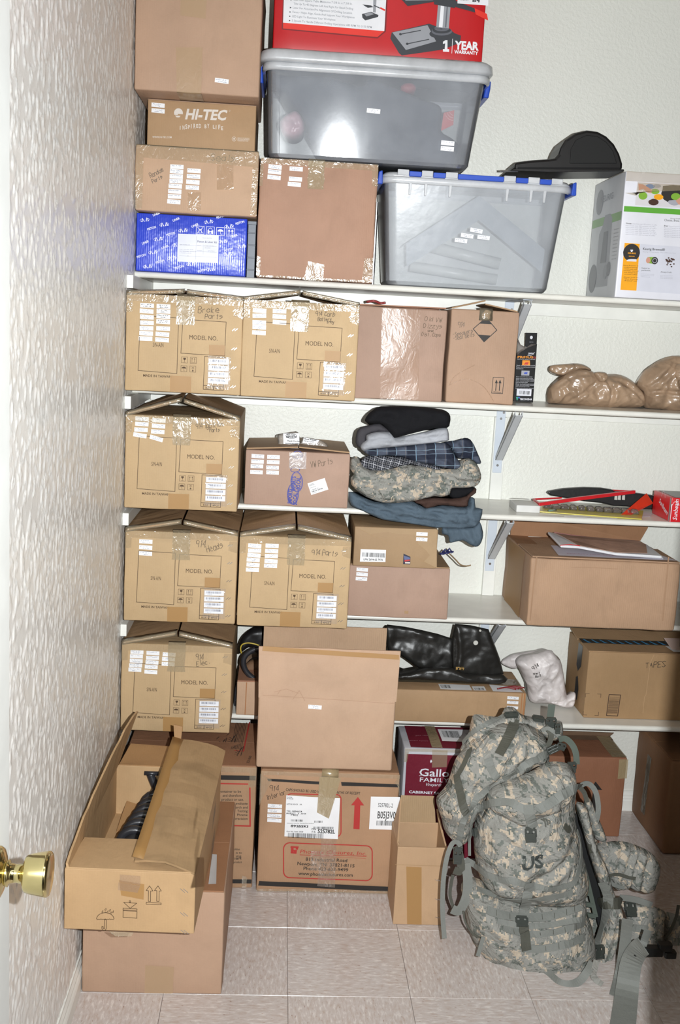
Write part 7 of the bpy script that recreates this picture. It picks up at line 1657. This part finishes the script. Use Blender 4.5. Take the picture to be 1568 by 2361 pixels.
# ------------------------------------------------------------------ black bag and bits inside the upper tote
c2 = cc(580, 0, .38265); YB_ = -.325
BB = cloth('dark_navy_nylon', (60, 64, 76), .6, fold=.5, fs=10)
p = Pillow([(118,445),(200,455),(350,455),(470,465),(560,490),(640,515),(690,510),(702,474),(770,492),(900,545),(1010,590),(1130,636),(1146,700),(1142,790),(1200,830),(1240,865),(1246,890),(1225,960),(1210,1010),(1100,985),(800,960),(600,900),(500,890),(352,850),(340,780),(300,690),(235,600),(140,530)], YB_, .24, .02, .03, .009, tr=c2, wr=.008, ws=9, seed=61)
tag(p.build('black_bag', BB), 'dark folded nylon bag inside the large upper tote', 'bag')
q = MB(); a, b, c_, d = [atY(*c2(x, y), YB_-.022) for x, y in ((1142, 788), (1216, 752), (1222, 664), (1158, 680))]; q.slab([a, b, c_, d], (0, -1, 0), .003)
o = q.build('red_sticker', plain('faded_red_card', (196, 64, 58), .5)); tag(o, 'faded red card with pale arcs inside the large upper tote', 'card')
q = MB(); cc_ = atY(*c2(1218, 668), YB_-.0235)
for rr in (.012, .019, .026): q.ribbon([cc_+Vector((-rr*math.cos(t), 0, -rr*math.sin(t))) for t in [i*math.pi/16 for i in range(0, 9)]], (0, 0, 1), .0022, .001)
q.build('pale_arc', plain('pale_pink_print', (220, 150, 145), .5), o)
p = Pillow([(170,740),(210,690),(270,670),(310,720),(315,790),(260,830),(190,810)], YB_+.03, .08, .02, .02, .006, tr=c2, wr=.01, ws=30, ridge=.5, seed=62)
tag(p.build('pink_wrapper', plain('pink_clear_wrapper', (196, 150, 160), .3)), 'crumpled pink and clear wrapper at the left inside the large upper tote', 'wrapper')
p = Pillow([(900,520),(930,500),(975,505),(990,540),(940,560),(905,545)], YB_+.02, .05, .01, .012, .006, tr=c2, wr=.002, seed=63)
tag(p.build('red_disc', plain('dull_red', (160, 70, 76), .5)), 'small dull red disc behind the bag inside the large upper tote', 'disc')
# ================================================================== large camouflage rucksack leaning against the shelf
cp = cc(880, 1600, .43878)
pk = root('rucksack', (1.13, -.82, 0), 'large digital camouflage military rucksack standing on the tile floor, straps trailing', 'backpack')
YP = -.80
bodies = []
def body(name, pts, Y, T, **k):
    k['wr'] = k.get('wr', .004)*1.35; p = Pillow(pts, Y, T, tr=cp, taper=.78, shear=(.12, -.30), **k); bodies.append(p); p.build(name, CAMO, pk); return p
lo = lambda x, z: -.10*max(0, min(1, (.70-z)/.70))      # lower parts stand further into the room
# lowest compartment with the belt rows
body('lower_compartment', [(402,1000),(395,930),(440,890),(560,930),(740,960),(1000,950),(1030,1050),(1060,1150),(1072,1260),(1052,1312),(960,1346),(840,1362),(740,1362),(620,1345),(540,1296),(470,1235),(425,1130)], YP, .22, bulge=.11, R=.13, spacing=.008, wr=.009, ws=9, seed=71, yfun=lo,
  folds=[([(500,1000),(640,1060),(800,1080),(1000,1055)], .006, .008), ([(440,1080),(520,1200),(640,1300)], .005, .008), ([(560,1300),(740,1330),(950,1310)], .005, .008)])
# main sack
body('main_sack', [(465,760),(470,640),(500,560),(540,500),(640,440),(800,370),(920,345),(985,380),(1000,430),(985,560),(1005,700),(1035,830),(1045,900),(1020,970),(940,1012),(840,1010),(700,1000),(560,960),(490,890)], YP, .15, bulge=.13, R=.15, spacing=.0075, wr=.013, ws=8, wst=(1.3, .8), wa=.7, seed=72, yfun=lo,
  folds=[([(480,740),(560,840),(660,890),(720,930),(745,1000)], .012, .010), ([(995,590),(930,680),(840,760),(740,810),(690,860)], .014, .010), ([(540,610),(640,660),(700,700),(760,720)], .008, .008), ([(600,930),(720,940),(850,960),(1000,930)], .007, .009), ([(700,860),(720,900),(800,990)], .007, .008), ([(880,700),(800,730),(700,800),(640,860)], .006, .007)])
# left lobe, hanging hood side
body('left_side_pocket', [(275,512),(300,480),(335,435),(375,330),(410,285),(470,225),(560,165),(660,140),(760,150),(840,200),(866,260),(860,330),(800,345),(700,400),(620,445),(545,480),(500,560),(470,610),(440,690),(400,722),(345,705),(312,660),(300,610),(282,560)], YP+.02, .13, bulge=.09, R=.10, spacing=.0075, wr=.011, ws=10, wst=(1.5, .7), wa=-.9, seed=73, yfun=lo,
  folds=[([(640,150),(560,260),(480,380),(430,520),(440,640)], .010, .010), ([(385,430),(440,330),(520,260),(600,190)], .009, .009), ([(760,165),(740,240),(700,300),(640,370)], .009, .008), ([(800,180),(835,240),(845,330)], .010, .008), ([(300,640),(340,600),(420,600)], .007, .009), ([(720,400),(640,420),(560,500)], .008, .008)])
# gathered top throat
body('top_throat', [(452,185),(462,140),(482,100),(540,104),(610,112),(630,90),(648,62),(690,64),(716,88),(745,104),(830,120),(900,130),(938,136),(944,185),(930,215),(870,225),(800,175),(750,150),(680,145),(600,165),(520,215),(450,275),(412,300),(405,270),(430,225)], YP+.05, .07, bulge=.05, R=.05, spacing=.007, wr=.011, ws=16, wst=(1.6, .7), wa=.5, seed=74, yfun=lo,
  folds=[([(480,110),(560,150),(700,135)], .008, .006), ([(450,230),(520,190),(600,150)], .008, .006), ([(700,70),(690,110)], .006, .006)])
# front lid bulge over the sack
body('lid_flap', [(536,540),(545,490),(590,450),(680,420),(770,385),(860,340),(930,338),(972,352),(1002,400),(1000,450),(960,520),(880,575),(800,600),(740,640),(680,640),(620,600),(560,570)], YP-.055, .14, bulge=.085, R=.08, spacing=.0075, wr=.010, ws=12, seed=75, yfun=lo,
  folds=[([(560,500),(640,470),(680,440)], .008, .007), ([(700,640),(760,600),(860,560)], .008, .008), ([(760,400),(830,420),(900,500)], .007, .008), ([(900,350),(920,420),(900,520)], .008, .007)])
# side frame sheet of green plastic with window slots, and padded back behind
GP = plain('foliage_green_plastic', (86, 94, 86), .35, spec=.6)
def slabpx(name, pts, Y, T, mat, parent=pk, bevel=.002, **k):
    o = pxo(pts, Y, cp); dy = lambda z: lo(0, z)
    q = MB(); n = len(o); fr = [Vector((x, Y+dy(z), z)) for x, z in o]; bk = [v+Vector((0, T, 0)) for v in fr]
    q.add(fr+bk, [tuple(range(n)), tuple(reversed(range(n, 2*n)))]+[(i, n+i, n+(i+1) % n, (i+1) % n) for i in range(n)]); return q.build(name, mat, parent, bevel=bevel, **k)
body('back_padding', [(985,560),(1040,540),(1062,580),(1100,720),(1150,900),(1170,1060),(1120,1180),(1090,1230),(1060,1280),(1000,1200),(960,900)], YP+.10, .10, bulge=.01, R=.03, spacing=.01, wr=.004, ws=12, seed=76, yfun=lo)
slabpx('dark_gap_slab', [(988,590),(1020,600),(1090,850),(1135,1000),(1140,1090),(1128,1180),(1100,1170),(1040,900),(1000,760)], YP+.03, .01, plain('gap_shade_black', (16, 17, 17), .8))  # black slab put in for the shade in the gap between pack and frame
fo = [(985,600),(1000,590),(1040,760),(1120,1010),(1148,1120),(1125,1175),(1060,1165),(1040,1080),(1020,990),(1045,900),(1020,800)]
q = MB(); rails = [[(990,600),(1030,790),(1075,960),(1125,1170)], [(1030,905),(1035,990),(1050,1090),(1068,1165)]]
def P3(x, y, dy=0): 
    w = atY(*cp(x, y), YP+dy); w2 = atY(*cp(x, y), YP+dy+lo(0, w.z)); return w2
for rl in rails: q.ribbon(catmull([P3(*p, .01) for p in rl], 4), (1, 0, .1), .012, .006)
for (a, b) in (((1035,905),(1062,930)), ((1036,975),(1085,985)), ((1045,1040),(1098,1050)), ((1053,1100),(1110,1110)), ((1065,1158),(1126,1168))): q.ribbon([P3(*a, .01), P3(*b, .01)], (0, 0, 1), .012, .006)
q.build('plastic_frame', GP, pk, label='foliage green slotted plastic frame')
# padded shoulder straps on the right side
body('shoulder_strap', [(1000,540),(1040,548),(1062,580),(1082,680),(1105,760),(1150,860),(1175,960),(1210,1040),(1222,1100),(1200,1170),(1160,1260),(1110,1360),(1086,1408),(1056,1400),(1042,1360),(1050,1300),(1085,1220),(1120,1140),(1134,1060),(1120,960),(1088,860),(1052,740),(1024,620)], YP-.02, .05, bulge=.028, R=.026, spacing=.006, wr=.005, ws=16, seed=77, yfun=lo, folds=[([(1040,560),(1090,740),(1150,920),(1185,1060),(1140,1220),(1070,1370)], .006, .006)])
body('shoulder_strap', [(1045,500),(1075,520),(1108,600),(1140,680),(1146,722),(1100,715),(1084,690),(1058,600),(1040,560)], YP+.06, .05, bulge=.02, R=.02, spacing=.006, wr=.004, ws=16, seed=78, yfun=lo)
# waist pads
body('kidney_pad', [(1090,740),(1150,722),(1225,718),(1300,738),(1370,772),(1412,820),(1414,862),(1390,930),(1356,962),(1296,956),(1240,940),(1180,948),(1150,900),(1112,830)], YP+.10, .06, bulge=.03, R=.03, spacing=.007, wr=.005, ws=14, seed=79, yfun=lo,
  folds=[([(1215,750),(1185,840),(1170,900)], .010, .007), ([(1250,770),(1215,860),(1205,910)], .010, .007), ([(1300,770),(1270,850),(1255,930)], .010, .006), ([(1345,800),(1320,870),(1310,940)], .008, .006)])
body('hip_belt', [(1205,1010),(1250,1020),(1330,1022),(1430,1056),(1428,1110),(1415,1210),(1392,1300),(1320,1308),(1250,1305),(1222,1230),(1240,1120),(1225,1060)], YP+.02, .05, bulge=.02, R=.025, spacing=.007, wr=.004, ws=12, seed=80, yfun=lo)
body('hip_belt_end', [(1428,1062),(1470,1064),(1525,1084),(1552,1110),(1556,1160),(1530,1240),(1496,1282),(1450,1288),(1412,1268),(1404,1220),(1424,1120)], YP+.06, .05, bulge=.02, R=.025, spacing=.007, wr=.003, ws=12, seed=81, yfun=lo)

# ------- webbing laid over the sack surfaces
vs, fs = [], []
for p in bodies:
    b = len(vs); vs += p.mb.v; fs += [tuple(b+i for i in f) for f in p.mb.f]
BV = BVHTree.FromPolygons([tuple(v) for v in vs], fs)
WEB = cloth('grey_green_webbing', (120, 122, 117), .6, 300, .15, 40, .06, .3)
WEBD = cloth('dark_green_webbing', (80, 80, 72), .6, 300, .15, 40, .06, .3)
BKL = plain('dark_green_buckle', (60, 64, 60), .35, spec=.6)
def hitpx(x, y, lift=.004, far=None):
    d = ray(*cp(x, y)).normalized(); h = BV.ray_cast(CAM, d)
    if h[0] is None:
        return (P3(x, y, far if far is not None else 0), Vector((0, -1, 0)))
    n = h[1] if h[1].dot(d) < 0 else -h[1]
    return (h[0]+n*lift, n)
def strap(name, pts, wpx, mat=WEB, lift=.004, conform=True, Y=None, n=5, t=.0018, twist=None, label=None, smoothp=True):
    P2 = [tuple(v)[:2] for v in catmull([(*p, 0) for p in pts], n)] if smoothp else pts
    C_, N_ = [], []
    for (x, y) in P2:
        if conform: c_, n_ = hitpx(x, y, lift)
        else: c_, n_ = P3(x, y, Y-YP), Vector((0, -1, 0))
        C_.append(c_); N_.append(n_)
    # smooth positions so the band spans hollows
    if conform:
        dep = [(c_-CAM).length for c_ in C_]
        for _ in range(3): dep = [dep[0]]+[min(dep[i], (dep[i-1]+dep[i+1])/2) if dep[i] > (dep[i-1]+dep[i+1])/2 else dep[i] for i in range(1, len(dep)-1)]+[dep[-1]]
        C_ = [CAM+(c_-CAM).normalized()*d_ for c_, d_ in zip(C_, dep)]
        N_ = [(N_[max(i-1, 0)]+N_[i]*2+N_[min(i+1, len(N_)-1)]).normalized() for i in range(len(N_))]
    w = wpx*.43878*2.72/CAM_F
    wd_ = []
    for i in range(len(C_)):
        tg = (C_[min(i+1, len(C_)-1)]-C_[max(i-1, 0)]).normalized(); x_ = N_[i].cross(tg)
        if x_.length < 1e-4: x_ = Vector((1, 0, 0))
        x_.normalize()
        if twist: x_ = (Matrix.Rotation(twist*i/len(C_), 3, tg) @ x_)
        if wd_ and x_.dot(wd_[-1]) < 0: x_ = -x_
        wd_.append(x_)
    q = MB(); q.ribbon(C_, wd_, w, t); return q.build(name, mat, pk, label=label)
def buckle(x, y, w, h, ang=0, Y=None, name='buckle'):
    c_, n_ = hitpx(x, y, .007) if Y is None else (P3(x, y, Y-YP), Vector((0, -1, 0)))
    k_ = .43878*2.72/CAM_F; u = Vector((math.cos(ang), 0, math.sin(ang))); u = (u-n_*u.dot(n_)).normalized(); v = n_.cross(u); v = v if v.z > 0 else -v
    W_, H_ = w*k_/2, h*k_/2; q = MB()
    def bx(x0, x1, y0, y1, z0, z1): q.hexa([c_+u*a+v*b+n_*c2_ for c2_ in (z0, z1) for a, b in ((x0, y0), (x1, y0), (x1, y1), (x0, y1))])
    bx(-W_*.86, W_*.86, -H_, H_*.15, -.004, .005); bx(-W_*.8, W_*.8, H_*.55, H_, -.003, .004); bx(-W_, -W_*.74, -H_*.3, H_*.7, -.003, .003); bx(W_*.74, W_, -H_*.3, H_*.7, -.003, .003); bx(-W_*.3, W_*.3, H_*.1, H_*.6, -.003, .003); bx(-W_*.6, W_*.6, -H_*.8, -H_*.6, .005, .0062)
    return q.build(name, BKL, pk, bevel=.0012)
strap('compression_strap', [(500,600),(540,588),(600,572),(680,575),(760,612)], 42)
strap('compression_strap', [(815,612),(880,575),(950,530),(1010,498),(1042,490)], 50)
strap('strap_loop', [(1040,490),(1065,472),(1095,476),(1122,510),(1135,560),(1138,620),(1124,680),(1108,716)], 30, conform=False, Y=YP+.05)
strap('strap_loop', [(1040,490),(1065,520),(1080,570)], 26, WEBD, conform=False, Y=YP+.04)
strap('front_strap', [(775,584),(782,640),(788,700)], 56, lift=.008)
buckle(788, 735, 62, 80, .1); strap('front_strap', [(775,745),(782,775)], 40, WEBD, lift=.009)
strap('side_strap', [(562,490),(510,540),(470,590),(440,640),(420,700),(412,770),(408,840)], 34)
strap('side_strap', [(500,600),(470,660),(462,740),(462,850)], 16)
strap('lower_strap', [(440,870),(500,905),(560,950),(640,975),(700,985),(770,1000)], 36)
strap('lower_strap', [(790,1008),(870,1022),(950,1012),(1005,990),(1030,930),(1042,850),(1036,770),(1020,720)], 30)
strap('bottom_strap', [(772,985),(762,1050),(750,1120),(742,1180)], 56, lift=.008)
buckle(733, 1198, 70, 58, -.02); strap('bottom_strap', [(742,1215),(748,1270),(756,1345)], 54, WEBD, lift=.008)
for pts, w in (([(500,1028),(600,1062),(720,1078),(860,1070),(1000,1040)], 34), ([(550,1135),(640,1165),(760,1178),(900,1165),(1045,1120)], 46), ([(605,1190),(720,1215),(860,1218),(1000,1195),(1060,1180)], 30), ([(635,1232),(760,1262),(900,1250),(1060,1205)], 34), ([(740,1335),(860,1335),(980,1310),(1062,1275)], 40)):
    strap('webbing_row', pts, w, lift=.004)
# bar tacks dividing the webbing rows
for i, (x, y) in enumerate(((600,1152),(670,1172),(840,1174),(905,1168),(970,1150),(1010,1135),(690,1250),(830,1258),(900,1250),(960,1238),(1015,1222),(860,1334),(930,1322),(1000,1300))):
    a, n_ = hitpx(x, y-14, .0062); b, n2 = hitpx(x+2, y+14, .0062); q = MB(); q.ribbon([a, b], Vector((1, 0, 0)), .0014, .001); q.build('bar_tack', WEBD, pk)
strap('dark_strap', [(700,150),(685,190),(665,235),(640,285),(620,320)], 58, WEBD)
strap('dark_strap', [(398,420),(408,480),(425,560),(440,630)], 46, WEBD)
strap('dark_strap', [(470,290),(450,340),(430,385),(405,430)], 28, WEBD)
strap('side_strap', [(560,340),(575,385),(605,440)], 44)
strap('lid_strap', [(640,445),(690,410),(760,370),(820,335),(862,318)], 38)
strap('top_strap', [(430,260),(480,205),(540,165),(620,130),(650,115)], 26)
buckle(680, 118, 80, 36, .1); buckle(820, 140, 70, 44, -.1); buckle(505, 728, 50, 40, -.6)
# green plastic cluster and loops at the upper right
strap('top_strap_end', [(895,55),(890,90),(885,130)], 40, GP, conform=False, Y=YP+.04)
buckle(890, 150, 62, 60, 0, YP-.0); strap('top_strap_end', [(840,195),(870,180),(900,195),(935,225)], 22, WEB, conform=False, Y=YP-.02)
strap('frame_loop', [(930,240),(965,235),(1000,265),(1020,310),(1025,370)], 34, GP, conform=False, Y=YP-.03)
strap('frame_loop', [(860,170),(890,210),(880,260),(850,290)], 30, WEBD, conform=False, Y=YP-.01)
for (x, y, w, h, a) in ((900,290,70,40,.5), (945,275,50,40,-.3), (997,385,56,60,.05), (925,180,30,60,.1)): buckle(x, y, w, h, a, YP-.035)
strap('hanging_strap', [(995,420),(990,460),(975,500)], 30, WEBD, conform=False, Y=YP-.05)
strap('sewn_patch', [(955,690),(975,715),(985,700)], 34, WEBD)
# elastic loops poking out by the front buckle
for (x0, y0, x1, y1) in ((835,660,862,700),(850,655,875,690),(865,665,885,685)): strap('elastic_loop', [(x0,y0),((x0+x1)/2+8,(y0+y1)/2-8),(x1,y1)], 8, WEBD, lift=.008)
# left hanging loop by the narrow carton
strap('long_side_strap', [(330,1285),(322,1180),(320,1080),(326,960),(345,850),(372,785),(400,780),(415,800)], 26, conform=False, Y=YP-.06)
strap('long_side_strap', [(392,800),(412,860),(415,930),(380,925)], 44, WEBD, conform=False, Y=YP-.04); buckle(400, 850, 52, 90, 0, YP-.065)
strap('side_band', [(440,890),(452,960),(450,1040),(432,1100),(405,1140),(370,1130)], 52, conform=False, Y=YP-.04)
strap('thin_strap', [(375,950),(365,1000),(360,1060),(380,1130),(395,1155)], 18, WEBD, conform=False, Y=YP)
strap('thin_strap', [(430,1140),(440,1200),(480,1260),(525,1282)], 10, WEBD, conform=False, Y=YP-.07)
strap('ladder_web', [(535,1275),(525,1310),(505,1378)], 22, conform=False, Y=YP-.13)
# right side straps, pads and buckles
strap('shoulder_webbing', [(1165,985),(1195,1060),(1188,1140),(1165,1240),(1140,1320)], 62, lift=.006)
strap('strap_keeper', [(1140,1095),(1185,1098),(1250,1100)], 60, WEBD, lift=.008); strap('strap_keeper', [(1100,785),(1108,830)], 20, WEBD, lift=.006)
buckle(1302, 1130, 70, 90, 0); buckle(1152, 1360, 78, 76, -.15)
strap('belt_webbing', [(1250,1070),(1330,1080),(1420,1110)], 36, lift=.005); strap('belt_webbing', [(1245,1215),(1320,1225),(1395,1235)], 40, lift=.005)
strap('pad_strap', [(1180,960),(1240,948),(1300,965),(1335,970)], 18, WEBD, conform=False, Y=YP+.05)
strap('belt_strap', [(1180,960),(1215,1000),(1275,1020)], 22, WEB, conform=False, Y=YP+.03)
strap('belt_edge', [(1560,1110),(1545,1180),(1500,1270),(1440,1290)], 18, WEBD, conform=False, Y=YP+.03)
def floorpt(x, y, z=.003): return atZ(*cp(x, y), z)
def drape(name, specs, wpx, mat=WEB, w2=None):
    """specs: (x, y, height above the floor) ; last points lie on the tiles"""
    P = [atZ(*cp(x, y), z) for x, y, z in specs]; P = catmull(P, 5); n_ = len(P); w = wpx*.43878*2.6/CAM_F
    ws_ = [w+(w2*.43878*2.6/CAM_F-w)*i/(n_-1) if w2 else w for i in range(n_)]; view = (CAM-P[0]).normalized(); wd_ = []
    for i in range(n_):
        tg = (P[min(i+1, n_-1)]-P[max(i-1, 0)]).normalized(); x_ = view.cross(tg); wd_.append(x_.normalized())
    q = MB(); q.ribbon(P, wd_, ws_, .0018); return q.build(name, mat, pk)
drape('trailing_strap', [(1292,1185,.20),(1285,1260,.15),(1270,1380,.08),(1252,1480,.02),(1225,1588,.004)], 60)
drape('trailing_strap', [(1375,1325,.16),(1345,1350,.13),(1310,1420,.08),(1290,1560,.02),(1268,1740,.004),(1262,1800,.004)], 96, WEB, 140)
drape('belt_drop', [(1400,1240,.18),(1380,1300,.14),(1370,1330,.13)], 40)
drape('floor_strap', [(905,1385,.02),(860,1382,.022),(842,1412,.012),(880,1470,.004),(930,1515,.004),(985,1528,.004),(1040,1508,.01),(1080,1460,.03),(1108,1410,.06)], 44)
drape('strap_tail', [(1130,1400,.07),(1118,1450,.04),(1112,1480,.02),(1135,1510,.006),(1158,1528,.004)], 34, CAMO)
q = MB(); c_ = atZ(*cp(1425, 1350), .12); 
for (dx, dz, w_, h_) in ((0, 0, .05, .022), (.03, .012, .035, .018), (.045, -.008, .03, .016), (-.035, -.002, .03, .018)): loft(q, [rring(c_.x+dx-w_/2, c_.x+dx+w_/2, c_.y-.01, c_.y+.012, c_.z+dz-h_/2, .005, 3), rring(c_.x+dx-w_/2, c_.x+dx+w_/2, c_.y-.01, c_.y+.012, c_.z+dz+h_/2, .005, 3)])
q.build('waist_buckle', plain('black_plastic_buckle', (26, 28, 28), .4), pk, bevel=.001)
# US letters printed on the sack
def lay(name, st, x0, y0, x1, y1, hpx, mat):
    v, f_, asp = text_geo(st, .035); out = []
    for a, b in v:
        x = x0+(x1-x0)*a; y = y0+(y1-y0)*a-hpx*b; out.append(hitpx(x, y, .0035)[0])
    q = MB(); q.add(out, f_); q.build(name, mat, pk, fixn=False)
lay('printed_letters', 'US', 738, 925, 850, 912, 72, cloth('faded_black_stencil', (66, 70, 68), .8))
